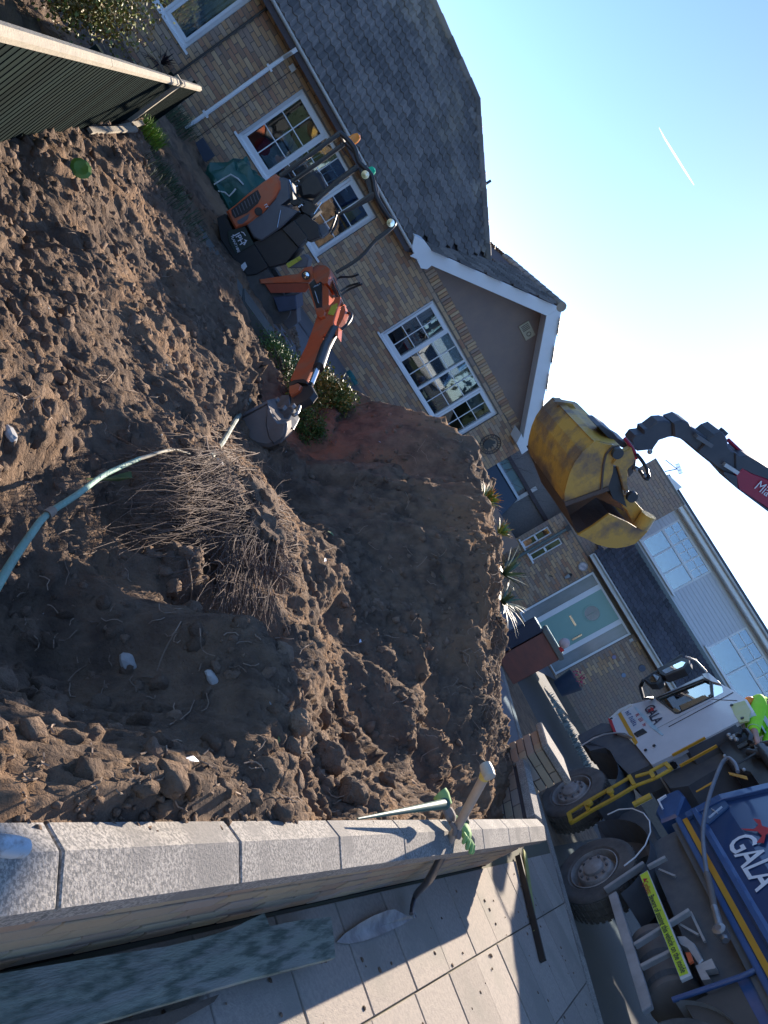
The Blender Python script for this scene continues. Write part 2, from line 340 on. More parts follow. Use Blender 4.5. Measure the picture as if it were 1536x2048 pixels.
def heights(a,d,fine=True):
    z=np.clip(hbase(a,d),-.25,1.5)
    wa=a+.25*(vnoise(a*1.7,d*1.7,3)-.5)+.06*(vnoise(a*9,d*9,4)-.5); wd=d+.25*(vnoise(a*1.7,d*1.7,5)-.5)+.06*(vnoise(a*9,d*9,6)-.5)
    g=np.clip((a+12)/2,0,1)
    far=np.clip((-d+9.8)/1.5,.12,1.)            # trodden flat near the houses
    z=z+.16*(vnoise(wa*1.3,wd*1.3,1)-.5)*far+.09*(vnoise(wa*3.1,wd*3.1,2)-.5)*far
    m=vnoise(a*.9,d*.9,11); rough=(.75+.9*vnoise(a*.55+3,d*.55,12))*(1+1.1*np.clip((d-3.6)/1.5,0,1)*np.clip((a+6.5)/1,0,1))
    def lump(sc,h,seed,sq=.8):
        c,b=cells(wa*sc,wd*sc,seed); return h*np.clip(1-c*c*1.6,0,1)**sq*(b*b*1.5)
    z+=far*rough*(lump(2.6,.04,21)+lump(6.3,.018,22))
    f=np.zeros_like(z); amp=.030; q=5.3
    for k in range(5 if fine else 2):
        nz=vnoise(wa*q+k*7.1,wd*q*1.07+k*3.3,30+k); f+=amp*(1-2*np.abs(nz-.5))*(.4+.6*vnoise(a*q*.37,d*q*.37,50+k)); amp*=.72; q*=2.17
    z+=far*rough*f
    if fine:
        z+=far*(lump(24,.011,24)+lump(47,.008,27)+.014*(vnoise(a*130,d*130,26)-.5))
    # garden bounded by the walls
    rd=6.2+1.38*(-.33-a)
    back=np.where(a>-1.75,np.clip((rd+.02-d)/.05,0,1),np.clip((9.4-d)/.8,0,1)); z=np.where(d>5.,z*back+(-.12)*(1-back),z)
    near=np.clip((a+.75)/.25,0,1); cap=.515-np.clip((d-3.4)*.16,0,.4); z=np.where((a>-.8)&(d<6.3),np.minimum(z,cap+(1-near)*.3),z)
    hd=(-a-7.97)/4.19*7.8                       # keep the soil off the house wall
    return z
def spaced(lo,hi,foc,s0,g):
    up=[foc]
    while up[-1]<hi: up.append(up[-1]+s0+g*abs(up[-1]-foc))
    dn=[foc]
    while dn[-1]>lo: dn.append(dn[-1]-s0-g*abs(dn[-1]-foc))
    return np.array(dn[:0:-1]+up)
ga=spaced(-13.,-.432,-.45,.0105,.0058); ga=np.append(ga[ga<-.44],-.434)
gd=spaced(-1.6,14.5,2.0,.0125,.0052)
AA,DD=np.meshgrid(ga,gd); ZZ=heights(AA,DD)
def grid_mesh(name,X,Y,Z,m,smooth=True):
    nr,nc=X.shape; V=np.stack([X,Y,Z],-1).reshape(-1,3).astype(np.float32); me=bpy.data.meshes.new(name)
    i=np.arange(nr*nc).reshape(nr,nc); Q=np.stack([i[:-1,:-1],i[:-1,1:],i[1:,1:],i[1:,:-1]],-1).reshape(-1,4).astype(np.int32)
    me.vertices.add(len(V)); me.vertices.foreach_set('co',V.ravel()); me.loops.add(Q.size); me.loops.foreach_set('vertex_index',Q.ravel())
    me.polygons.add(len(Q)); me.polygons.foreach_set('loop_start',np.arange(len(Q),dtype=np.int32)*4); me.polygons.foreach_set('use_smooth',np.full(len(Q),smooth)); me.update(calc_edges=True)
    me.materials.append(m); o=bpy.data.objects.new(name,me); COL.objects.link(o); return o
gx=AA*LN[0]+DD*LD[0]; gy=AA*LN[1]+DD*LD[1]
tag(grid_mesh('ground',gx,gy,ZZ,M_soil),label='dug brown clay soil heaped between the garden wall and the brick house',kind='structure')
# clods: lumps of many sizes lying on the dug soil, one mesh
def ico(sub):
    bm=bmesh.new(); bmesh.ops.create_icosphere(bm,subdivisions=sub,radius=1); v=np.array([x.co[:] for x in bm.verts]); f=np.array([[q.index for q in p.verts] for p in bm.faces]); bm.free(); return v,f
def scatter(name,n,amin,amax,dmin,dmax,rlo,rhi,m,sub,seed,lab,pw=2.5,dens=None,sink=.25,lump=.35,flat=(.55,1),fall=3.2):
    g=np.random.default_rng(seed); v0,f0=ico(sub); a=g.uniform(amin,amax,n*3); d=g.uniform(dmin,dmax,n*3)
    dist=np.hypot(a,d); keep=g.random(n*3)<np.clip(fall/dist,.06,1)*np.clip((vnoise(a*2.1,d*2.1,seed)*1.3+vnoise(a*.7,d*.7,seed+1)-.45)*1.6,.3,1)
    keep&=~((d>6.1+1.38*(-.33-a))&(a>-1.8)); keep&=(d<9.4)
    if dens is not None: keep&=g.random(n*3)<dens(a,d)
    a=a[keep][:n]; d=d[keep][:n]; k=len(a); r=rlo+(rhi-rlo)*g.random(k)**pw; r=np.minimum(r,np.abs(a+.42)*.8)
    z=heights(a,d,False)
    V=[];n0=len(v0)
    for i in range(k):
        ax=g.normal(size=3); ax/=np.linalg.norm(ax); M=np.array(Matrix.Rotation(g.uniform(0,6.28),3,Vector(ax)))
        s=g.uniform(*flat,3); p=v0*(1+lump*(g.random((n0,1))-.5)*2)*s*r[i]; p=p@M.T; p[:,0]+=a[i]*LN[0]+d[i]*LD[0]; p[:,1]+=a[i]*LN[1]+d[i]*LD[1]; p[:,2]+=z[i]+r[i]*(1-2*sink)*.6; V.append(p)
    V=np.concatenate(V); Fc=(f0[None]+np.arange(k)[:,None,None]*n0).reshape(-1,3)
    me=bpy.data.meshes.new(name); me.vertices.add(len(V)); me.vertices.foreach_set('co',V.astype(np.float32).ravel()); me.loops.add(Fc.size); me.loops.foreach_set('vertex_index',Fc.astype(np.int32).ravel())
    me.polygons.add(len(Fc)); me.polygons.foreach_set('loop_start',np.arange(len(Fc),dtype=np.int32)*3); me.update(calc_edges=True)
    me.materials.append(m); o=bpy.data.objects.new(name,me); COL.objects.link(o); tag(o,label=lab,kind='stuff'); return o
tag(scatter('soil_clods',8500,-7,-.5,.2,5.2,.010,.048,M_clod,2,31,'crumbly brown clods strewn over the near part of the dug soil',pw=2.4,lump=.36,flat=(.5,1.1)),cat='soil clods')
tag(scatter('soil_clods',17000,-9,-1.0,3.8,9.3,.009,.044,M_clod,1,36,'broken brown clods covering the heap and the far part of the dug soil',pw=2.2,lump=.42,flat=(.5,1.1),fall=20.),cat='soil clods')
tag(scatter('soil_crumbs',46000,-7.5,-.45,.2,8.0,.003,.017,M_clod,1,32,'fine crumbs of brown soil lying between the larger clods',pw=1.5,lump=.45),cat='soil crumbs')
tag(scatter('pebbles',420,-6,-.5,.3,7.5,.006,.024,M_pebble,1,33,'small pale stones scattered through the brown soil',pw=2.),cat='pebbles')
def fast_h(a,d):
    a=np.clip(a,ga[0]+1e-3,ga[-1]-1e-3); d=np.clip(d,gd[0]+1e-3,gd[-1]-1e-3)
    i=np.searchsorted(ga,a)-1; j=np.searchsorted(gd,d)-1; fa=(a-ga[i])/(ga[i+1]-ga[i]); fd=(d-gd[j])/(gd[j+1]-gd[j])
    return (ZZ[j,i]*(1-fa)+ZZ[j,i+1]*fa)*(1-fd)+(ZZ[j+1,i]*(1-fa)+ZZ[j+1,i+1]*fa)*fd
def soil_z(a,d): return float(heights(np.array([float(a)]),np.array([float(d)]),False)[0])
def soil_hit(x,y,lo=1.2,hi=12.):
    """walk a sight line until it meets the soil"""
    D=np.arange(lo,hi,.02); P=EYE[None]+ray(x,y)[None]*D[:,None]; a=P[:,0]*LN[0]+P[:,1]*LN[1]; d=P[:,0]*LD[0]+P[:,1]*LD[1]
    h=fast_h(a,d); i=np.argmax(P[:,2]<h); return P[i]
# big earth lumps by the wall
for i,(x,y,r,lb) in enumerate([(700,1590,.062,'large smooth clay lump nearest the green spade handle'),(650,1520,.07,'tall clay lump with a rooty crest left of the round lumps'),(575,1500,.04,'small dark clay lump on the sunlit ridge'),(770,1565,.05,'fist sized clay lump in the shaded dip'),(640,1440,.055,'upright clay chip standing in the shaded soil'),(590,1450,.05,'crumbling clay piece at the edge of the shade')]):
    P=soil_hit(x,y); v0,f0=ico(4); g=np.random.default_rng(50+i)
    n3=np.array([1+.10*(vnoise(np.array([p[0]*17.+p[2]*11]),np.array([p[1]*17.+i]),43)[0]-.5)+.34*(vnoise(np.array([p[0]*2+i*7.]),np.array([p[1]*2+p[2]*1.7]),40)[0]-.5)+.16*(vnoise(np.array([p[0]*7.+p[2]*3]),np.array([p[1]*7.+i]),41)[0]-.5) for p in v0])
    V=v0*n3[:,None]*np.array([r,r*.85,r*.9])+P+np.array([0,0,r*.25]); mb=MB(); mb.add(V,[tuple(t) for t in f0])
    mb.build('clay_lump',M_clod,base=P,smooth=True,label=lb,cat='clay lump',group='big lumps of clay on the dug soil')
# stones with positions read from the photograph
for i,(x,y,r,lb) in enumerate([(424,1358,.035,'pale grey angular stone in the shaded hollow'),(258,1330,.05,'long pinkish stone half buried in the hollow'),(440,925,.03,'pale round pebble beside the root ball'),(20,870,.04,'flat buff stone at the left edge of the sunlit soil')]):
    P=soil_hit(x,y); v0,f0=ico(2); g=np.random.default_rng(70+i); V=v0*(1+.3*(g.random((len(v0),1))-.5))*np.array([r,r*.6,r*.5])+P
    MB().add(V,[tuple(t) for t in f0]).build('stone',M_pebble,base=P,label=lb,cat='stone')
# road, pavement, kerb, driveway
def flat(name,pts,m,lab,holes=0):
    MB().add([tuple(p) for p in pts],[tuple(range(len(pts)))]).build(name,m,kind='structure',label=lab)
flat('road',[(-300,-300,-.2),(300,-300,-.2),(300,400,-.2),(-300,400,-.2)],M_asph,'dark asphalt road under and beyond the lorry')
def kx(y): return 4.30-.2125*(y-7.6)
MB().add([(-3,9.0,-.03),(kx(9.)-.13,9.,-.03),(kx(13)-.13,13,.02),(kx(13)-.13+3,19.6,.2),(-6.5,19.6,.2),(-9,13,-.02),(-2.5,8.4,-.03)],[(0,1,2,3,4,5,6)]).build('driveway',M_drive,kind='structure',label='pinkish grey driveway leading to the green front door')
pv=MB(); 
def kline(y0,y1,n=2): return [(kx(y)-.14,y) for y in np.linspace(y0,y1,n)]
pts=[LW(-.36,-3),LW(-.36,6.3),LW(-1.1,7.45)]
pv.add([(pts[0][0],pts[0][1],-.012),(kx(-3)-.14,-3,-.012),(kx(9.)-.14,9.,-.012),(-.4,9.,-.012),(pts[2][0],pts[2][1],-.012),(pts[1][0],pts[1][1],-.012)],[(0,1,2,3,4,5)])
pave=pv.build('pavement',M_joint,kind='structure',label='paved footway beside the garden wall')
FL=Frame((0,0),28.8); FL.n=LN.copy()
rows=[(-.345,.118,.0),(.126,.72,.51),(.728,1.33,.22),(1.338,1.94,.4),(1.948,2.6,.1),(2.61,3.2,.3),(3.21,3.8,.0),(3.81,4.4,.3),(4.41,5.0,.2)]
ns=0
for a0,a1,of in rows:
    d=-1.45+of
    while d<9.6:
        j=.006; c=[LW(a0,d+j),LW(a1,d+j),LW(a1,d+.55-j),LW(a0,d+.55-j)]
        # clip to the kerb
        ok=all(p[0]<kx(p[1])-.15 for p in c); anyin=any(p[0]<kx(p[1])-.15 for p in c)
        if anyin and max(p[1] for p in c)<9.3:
            t=random.uniform(-.0035,.0035); q=[]
            # polygon clip against x<kx(y)-.15
            cc=c if ok else []
            if not ok:
                for i in range(4):
                    A,B=c[i],c[(i+1)%4]; fa=A[0]-kx(A[1])+.15; fb=B[0]-kx(B[1])+.15
                    if fa<=0: cc.append(A)
                    if fa*fb<0: cc.append(A+(B-A)*fa/(fa-fb))
            if len(cc)>2:
                ctr=sum(cc)/len(cc); mb=MB()
                top=[(p[0],p[1],t+random.uniform(-.0015,.0015)) for p in cc]; mb.prism([(p[0],p[1],-.03) for p in cc],(0,0,.03+t),chamfer=.004)
                o=mb.build('slab',M_slab,parent=pave); ns+=1
        d+=.55
# kerb stones
kb=MB(); y=-3.
kerb=MB().add([(kx(-3)-.14,-3,-.2),(kx(-3)-.001,-3,-.2),(kx(13)-.001,13,-.2),(kx(13)-.14,13,-.2),(kx(-3)-.14,-3,-.06),(kx(-3)-.004,-3,-.06),(kx(13)-.004,13,-.06),(kx(13)-.14,13,-.06)],[(0,3,2,1),(4,5,6,7),(0,1,5,4),(2,3,7,6),(1,2,6,5),(3,0,4,7)]).build('kerb',M_joint,kind='structure',label='concrete kerb between footway and road')
while y<12.9:
    y1=y+.9; c=[(kx(y+.005)-.137,y+.005,-.19),(kx(y+.005),y+.005,-.19),(kx(y1-.005),y1-.005,-.19),(kx(y1-.005)-.137,y1-.005,-.19)]
    MB().prism(c,(0,0,.195),chamfer=.012).build('kerbstone',M_coping,parent=kerb); y=y1
# ================================================================== GARDEN WALL
WD=6.19
gw=empty('garden_wall',LW(-.4,3,0),'low buff brick garden wall with grey concrete coping running beside the pavement','wall')
wb=MB(); wb.box(FL,-1.5,WD-.05,-.462,-.368,-.02,.47)
wb.build('wall_core',M_mortard,parent=gw)
lay_bricks(gw,FL,-.4,WD-.05,.01,.46,M_brickn,v=-.365,maxparts=230,L=.215,H=.064,proud=.006,depth=.05)
# coping profile (once weathered both ways)
def coping(parent,P,dirv,nv,L0,L1,m=M_coping,zb=.455,w=.078):
    prof=[(-w,zb),(w,zb),(w,zb+.060),(-.013,zb+.092),(-w,zb+.068)]
    pts=[P+dirv*L0+nv*a+ZU*z for a,z in prof]
    return MB().prism(pts,dirv*(L1-L0),chamfer=.004).build('coping_stone',m,parent=parent)
cj=[-1.15,-.53,.09,.7,1.245,1.88,2.5,3.12,3.74,4.06+.3,4.98,5.6]
cj=[-1.23,-.61,.01,.63,1.245,1.88,2.5,3.12,3.74,4.36,4.98,5.6,6.19]
for p,q in zip(cj,cj[1:]): coping(gw,LW(-.404,0),LD,LN,p+.004,q-.004)
# return wall
rdv=LN*(-.94)+LD*1.30; rdv/=np.linalg.norm(rdv); RP=LW(-.404,6.19-.03)
ryaw=math.degrees(math.atan2(rdv[0],rdv[1]))
FR=Frame(RP,ryaw); FR.n=yw(ryaw-90)
rw=empty('return_wall',RP+rdv*.5,'short brick return wall joining the coping corner to the square pier','wall')
MB().box(FR,.0,1.02,-.05,.05,-.02,.47).build('wall_core',M_mortard,parent=rw)
lay_bricks(rw,FR,.02,1.0,-.02,.46,M_brickn,v=.05,maxparts=60,H=.064)
FR2=Frame(RP,ryaw); FR2.n=yw(ryaw+90)
lay_bricks(rw,FR2,.0,1.0,.01,.46,M_brickn,v=.05,maxparts=60,H=.064)
nr=yw(ryaw+90)
for p,q in ((.09,.55),(.558,1.02)): coping(rw,RP,rdv,nr,p,q)
# pier
pc=hz(1116,1500,.80); pc[2]=0
FP=Frame(pc,ryaw); FP.n=yw(ryaw-90)
pr=empty('gate_pier',pc,'square buff brick gate pier with flat pale cap in front of the driveway','pier')
MB().box(FP,-.16,.16,-.16,.16,-.05,.72).build('pier_core',M_mortard,parent=pr)
for k,(yw_,nn) in enumerate(((ryaw,ryaw-90),(ryaw,ryaw+90),(ryaw-90,ryaw+180),(ryaw-90,ryaw))):
    f=Frame(pc,yw_); f.n=yw(nn); f.u=yw(yw_)
    lay_bricks(pr,f,-.17,.17,-.02,.71,M_brickn,v=.17,maxparts=60,H=.064)
MB().prism([FP(-.205,-.205,.72),FP(.205,-.205,.72),FP(.205,.205,.72),FP(-.205,.205,.72)],ZU*.06,chamfer=.01).build('pier_cap',M_coping,parent=pr)
# ================================================================== MAIN HOUSE
hA=empty('brick_house',FA(3,-3,0),'buff brick chalet bungalow with dark tiled roof and white gable boards behind the soil heap','house')
W1=(-2.45,-.82,.80,2.05); W2=(.57,2.95,.77,2.05); W3=(4.83,7.78,1.0,2.20)
TOPZ=2.33
def gtop(u): return TOPZ if not(3.75<u<8.6) else 2.40
mb=MB(); wall_holes(mb,FA,-9,8.85,-.3,TOPZ,[W1,W2,W3]); mb.box(FA,8.60,8.85,-7.6,-.25,-.3,TOPZ); mb.box(FA,-9,8.85,-7.85,-7.6,-.3,TOPZ); mb.box(FA,-9.25,-9,-7.85,0,-.3,TOPZ); mb.box(FA,-9,8.6,-7.6,-.25,TOPZ-.1,TOPZ)
mb.build('wall',M_mortar,parent=hA)
lay_bricks(hA,FA,-3.4,8.85,-.02,2.30,M_brick,holes=[W1,W2,W3],maxparts=300,L=.215,H=.065,proud=.006)
# soldier course over the large window
so=[(4.0+i*.075,4.065+i*.075) for i in range(57)]
for a,b in so:
    me=unit_box('brick',.065,.03,.19,M_brick,.003); o=bpy.data.objects.new('brick',me); COL.objects.link(o); o.parent=hA; o.location=Vector(FA((a+b)/2,-.003,2.40+(random.random()*.03)))-wloc(hA); o.rotation_euler=(0,0,math.atan2(FA.u[1],FA.u[0]))
# gable panel
gp=[FA(3.75,-.01,2.30),FA(8.6,-.01,2.30),FA(8.6,-.01,2.42),FA(6.2,-.01,4.06),FA(3.75,-.01,2.42)]
MB().prism(gp,-FA.n*.15).build('gable_panel',M_render,parent=hA)
# roofs
PR=math.tan(R(35))
def tile_mesh(name,Wd=.30,Ld=.37,m=M_tile):
    bm=bmesh.new(); n=8; th=.018; rows_=[]
    for yy,zt in ((0,.016),(Ld,0.)):
        top=[];bot=[]
        for i in range(n+1):
            t=i/n; hgt=.036*math.exp(-((t-.25)/.13)**2)+.036*math.exp(-((t-.75)/.13)**2)
            top.append(bm.verts.new((t*Wd,yy,zt+hgt+th))); bot.append(bm.verts.new((t*Wd,yy,zt+hgt)))
        rows_.append((top,bot))
    for i in range(n):
        bm.faces.new((rows_[0][0][i],rows_[0][0][i+1],rows_[1][0][i+1],rows_[1][0][i])); bm.faces.new((rows_[0][1][i],rows_[0][1][i+1],rows_[0][0][i+1],rows_[0][0][i]))
    me=bpy.data.meshes.new(name); bm.to_mesh(me); bm.free(); me.materials.append(m); return me
def tiled(parent,O,eu,ev,U0,U1,V1,inside,m,Wd=.29,gauge=.30,maxparts=300,name='roof_tile'):
    """tiles on a slope: O origin on the eave, eu along, ev up the slope"""
    nn=np.cross(eu,ev); nn/=np.linalg.norm(nn)
    if nn[2]<0: nn=-nn
    me=tile_mesh(name,Wd*1.0,gauge*1.2,m); L=[]; 
    r=0; v=-.04
    while v<V1:
        u=U0-(Wd/2 if r%2 else 0)
        while u<U1:
            if inside(u+Wd/2,v+gauge*.5): L.append((u,v))
            u+=Wd
        v+=gauge; r+=1
    L.sort(key=lambda t:np.linalg.norm(O+eu*t[0]+ev*t[1]-EYE)); off=wloc(parent)
    base=np.array([x.co[:] for x in me.vertices]); Fc=[tuple(p.vertices) for p in me.polygons]; B=MB()
    right=np.cross(ev,nn)@eu
    Mx=Matrix(((eu[0],ev[0],nn[0]),(eu[1],ev[1],nn[1]),(eu[2],ev[2],nn[2]))).to_4x4()
    for k,(u,v) in enumerate(L):
        P=O+eu*u+ev*v+nn*(random.uniform(0,.006)); tilt=random.uniform(-.004,.004)
        if k<maxparts:
            o=bpy.data.objects.new(name,me); COL.objects.link(o); o.parent=parent; Mm=Mx.copy(); Mm.translation=Vector(P)-off; o.matrix_local=Mm
        else: B.add([P+eu*b[0]+ev*b[1]+nn*(b[2]+tilt*b[0]*5) for b in base],Fc)
    if B.v:
        o=B.build('roof_tiles',m,parent=parent,kind='stuff')
cs=math.cos(R(35)); sn=math.sin(R(35))
evA=np.array([*(-FA.n[:2]*cs),sn]); EA=.38; ZE=2.33
OA=FA(0,EA,ZE)
Lr=4.08/cs  # up to the ridge
def under(fr,pts,m,name,par,th=.12): return MB().prism([fr(*p) for p in pts],-ZU*th).build(name,m,parent=par)
hipe=3.04+4.08
under(FA,[(-9,EA,ZE-.03),(3.62,EA,ZE-.03),(5.31,-1.42,ZE-.03+1.8*PR),(3.04,-3.7,ZE-.03+4.08*PR),(-9,-3.7,ZE-.03+4.08*PR)],M_mortard,'roof_deck',hA)
under(FA,[(3.04,-3.7,ZE-.03+4.08*PR),(5.31,-1.42,ZE-.03+1.8*PR),(7.12,-2.,ZE-.03),(7.12,-7.5,ZE-.03)],M_tile,'hip_roof',hA)
under(FA,[(-9,-3.75,ZE-.03+4.08*PR),(3.04,-3.75,ZE-.03+4.08*PR),(6.5,-7.8,ZE),(-9,-7.8,ZE)],M_tile,'rear_roof',hA)
def insA(u,v):
    b=v*cs; # horizontal run from the eave
    if u>hipe-b: return False
    # hidden under gable roof: left gable slope above main slope
    zz=ZE+b*PR; vv=EA-b
    if u>3.62 and vv<EA:
        gz=2.42+(u-3.60)*.70
        if gz>zz+.02 and u<8.7: return False
    return b<4.08
tiled(hA,OA,FA.u,evA,-3.2,hipe,Lr,insA,M_tile,Wd=.27,gauge=.275)
# ridge and hip cappings
def caps(par,p,q,n,r=.11,m=M_tile):
    p=np.array(p);q=np.array(q)
    for i in range(n):
        a=p+(q-p)*i/n; b=p+(q-p)*(i+1.06)/n; MB().tube([a,b],[r*1.02,r*.92],seg=10).build('ridge_tile',m,parent=par,smooth=True)
caps(hA,FA(-3.5,-3.7,ZE+4.08*PR+.02),FA(3.04,-3.7,ZE+4.08*PR+.02),15)
caps(hA,FA(3.04,-3.7,ZE+4.08*PR+.02),FA(5.36,-1.38,ZE+1.76*PR+.02),9,.10)
MB().tube([FA(4.3,-2.55,ZE+2.8*PR+.1),FA(4.3,-2.55,ZE+2.8*PR+.28)],.03).build('vent_pipe',M_black,parent=hA)
# gable roof: ridge at u=6.18, z=4.22
GU,GZ=6.18,4.20; SL=.70
for sgn in (-1,1):
    e=FA(GU+sgn*2.55,.40 if sgn<0 else .36,GZ-2.55*SL); r=FA(GU,.40 if sgn<0 else .36,GZ); 
    eu=-FA.n; evg=(r-e)/np.linalg.norm(r-e)
    MB().prism([e+ZU*.03,r+ZU*.03,FA(GU,-5.6,GZ+.03),FA(GU+sgn*2.55,-3.2 if sgn<0 else -5.5,GZ-2.55*SL+.03)],-ZU*.12).build('gable_roof_deck',M_mortard,parent=hA)
    def ins(u,v,s=sgn):
        # left slope stops at the valley with the main roof
        run=v*math.cos(math.atan(SL)); uu=GU+s*(2.55-run); zz=GZ-2.55*SL+run*SL; vv=.42-u
        if run>2.6: return False
        if s<0:
            mz=ZE+(EA-vv)*PR
            return zz>mz-.03
        return vv>-5
    tiled(hA,e,eu,evg,0,5.6,3.2,ins,M_tile,Wd=.29,gauge=.29,maxparts=0 if sgn>0 else 60)
caps(hA,FA(GU,.45,GZ+.03),FA(GU,-3.2,GZ+.03),10,.10)
# white barge boards, box ends, soffit and gutter
def board(par,a,b,h,th,m=M_white,name='barge_board',vb=.42):
    (u0,z0),(u1,z1)=a,b
    return MB().prism([FA(u0,vb,z0-h),FA(u1,vb,z1-h),FA(u1,vb,z1),FA(u0,vb,z0)],FA.n*th).build(name,m,parent=par,bevel=.004)
board(hA,(3.72,4.22-2.46*.70),(6.18,4.20),.29,.022); board(hA,(6.18,4.25),(8.55,4.25-2.37*.70),.35,.024)
MB().prism([FA(3.72,.0,2.30),FA(6.18,0,3.98),FA(6.18,0,4.02),FA(3.72,0,2.34)],FA.n*.42).build('soffit',M_white,parent=hA)
MB().prism([FA(6.18,.0,3.98),FA(8.6,0,2.30),FA(8.6,0,2.34),FA(6.18,0,4.02)],FA.n*.42).build('soffit',M_white,parent=hA)
MB().prism([FA(3.45,.443,2.46),FA(3.62,.443,2.56),FA(4.06,.443,2.62),FA(4.10,.443,2.36),FA(4.02,.443,2.27),FA(3.62,.443,2.30)],-FA.n*.44).build('box_end',M_white,parent=hA,bevel=.004)
MB().prism([FA(8.22,.443,2.40),FA(8.66,.443,2.36),FA(8.68,.443,2.20),FA(8.36,.443,2.22)],-FA.n*.44).build('box_end',M_white,parent=hA,bevel=.004)
MB().box(FA,-9,3.6,.0,.33,2.27,2.30).build('soffit',M_whited,parent=hA)
MB().box(FA,-9,3.62,.33,.352,2.25,2.36).build('fascia',M_white,parent=hA)
def gutter(par,fr,u0,u1,v,z,m=M_whited,r=.055,name='gutter'):
    prof=[(-r,0),(-r,-.02),(-r*.75,-r*.75),(0,-r),(r*.75,-r*.75),(r,-.02),(r,0),(r*.85,0),(r*.6,-r*.6),(0,-r*.82),(-r*.6,-r*.6),(-r*.85,0)]
    return MB().prism([fr(u0,v+a,z+b) for a,b in prof],fr.u*(u1-u0)).build(name,m,parent=par)
gutter(hA,FA,-9,3.6,.41,2.33,M_steel if False else M_whited)
# downpipe
dp=MB(); dp.tube([FA(.04,.42,2.26),FA(.04,.42,2.2),FA(.05,.09,2.05),FA(.05,.09,1.9),FA(.05,.09,0)],.034,seg=10); dp.build('downpipe',M_white,parent=hA,smooth=True)
for z in (1.75,.5): MB().box(FA,-.01,.11,.0,.13,z,z+.035).build('pipe_bracket',M_white,parent=hA)
MB().tube([FA(-.62,.03,2.26),FA(-.62,.03,1.2),FA(-.63,.03,.1)],.018).build('black_pipe',M_black,parent=hA)
MB().tube([FA(.27,.012,2.2),FA(.26,.012,.1)],.005,seg=5).build('wall_cable',M_black,parent=hA)
MB().box(FA,.19,.29,.0,.06,2.03,2.12).build('security_light',M_whited,parent=hA)
# windows
def window(par,fr,rect,lights,bars,mw=M_white,fd=.06,v=-.06,fw=.06,sash=.05,gl=M_glass,sill=True,opening=()):
    u0,u1,z0,z1=rect; P=mb=MB()
    mb.box(fr,u0,u1,v-fd,v+.01,z1-fw,z1); mb.box(fr,u0,u1,v-fd,v+.01,z0,z0+fw); mb.box(fr,u0,u0+fw,v-fd,v+.01,z0+fw,z1-fw); mb.box(fr,u1-fw,u1,v-fd,v+.01,z0+fw,z1-fw)
    F=mb.build('window',mw,parent=par,bevel=.004)
    es=[u0+fw*.5]+[u0+(u1-u0)*t for t in lights]+[u1-fw*.5]
    for i,(a,b) in enumerate(zip(es,es[1:])):
        if i: MB().box(fr,a-fw*.42,a+fw*.42,v-fd+.003,v+.014,z0+fw,z1-fw).build('mullion',mw,parent=F,bevel=.004)
        s=sash if i in opening else .012; p,q=a+fw*.45,b-fw*.45; lo,hi=z0+fw,z1-fw
        if i in opening:
            m2=MB(); vv=v+.028
            m2.box(fr,p,q,v-.03,vv,hi-s,hi);m2.box(fr,p,q,v-.03,vv,lo,lo+s);m2.box(fr,p,p+s,v-.03,vv,lo+s,hi-s);m2.box(fr,q-s,q,v-.03,vv,lo+s,hi-s); m2.build('sash',mw,parent=F,bevel=.004)
            p+=s;q-=s;lo+=s;hi-=s
        MB().box(fr,p,q,v-.035,v-.03,lo,hi).build('pane',gl,parent=F)
        nx,nz=bars
        g=MB()
        for k in range(1,nx): c=p+(q-p)*k/nx; g.box(fr,c-.009,c+.009,v-.028,v-.018,lo,hi)
        for k in range(1,nz): c=lo+(hi-lo)*k/nz; g.box(fr,p,q,v-.0285,v-.0175,c-.009,c+.009)
        if g.v: g.build('glazing_bar',mw,parent=F)
    if sill: MB().box(fr,u0-.07,u1+.07,v-.02,v+.115,z0-.035,z0+.004).build('sill',mw,parent=F,bevel=.004)
    return F
window(hA,FA,W1,(.33,.66),(1,1),opening=(2,)); window(hA,FA,W2,(.335,.665),(2,3),opening=(0,2)); window(hA,FA,W3,(.25,.5,.75),(2,3),opening=(0,3))
# rooms behind the windows
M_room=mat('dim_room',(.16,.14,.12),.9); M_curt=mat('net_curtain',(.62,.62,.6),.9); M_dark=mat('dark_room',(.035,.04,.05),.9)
for (u0,u1,z0,z1),mm in ((W1,M_room),(W2,M_room),(W3,M_dark)):
    b=MB(); 
    for s in ((u0-.3,u1+.3,-2.2,-2.18,z0-.5,z1+.2),(u0-.3,u0-.28,-2.18,-.3,z0-.5,z1+.2),(u1+.28,u1+.3,-2.18,-.3,z0-.5,z1+.2),(u0-.28,u1+.28,-2.18,-.3,z0-.52,z0-.5),(u0-.28,u1+.28,-2.18,-.3,z1+.2,z1+.22)): b.box(FA,*s)
    b.build('room_lining',mm,parent=hA)
def curtain(par,fr,u0,u1,z0,z1,v,m,amp=.02,n=40,name='curtain'):
    pts=[fr(u0+(u1-u0)*i/n,v+amp*math.sin(i*1.9)+amp*.5*math.sin(i*.7),z0) for i in range(n+1)]
    return MB().sheet(pts,ZU*(z1-z0)).build(name,m,parent=par,smooth=True)
curtain(hA,FA,-1.55,-.9,.9,2.0,-.22,M_curt,n=26); curtain(hA,FA,-2.4,-1.6,.9,2.0,-.25,M_curt,n=30)
curtain(hA,FA,4.95,7.6,1.75,2.15,-.25,mat('pale_blind',(.3,.33,.34),.8),amp=.006,n=60,name='blind')
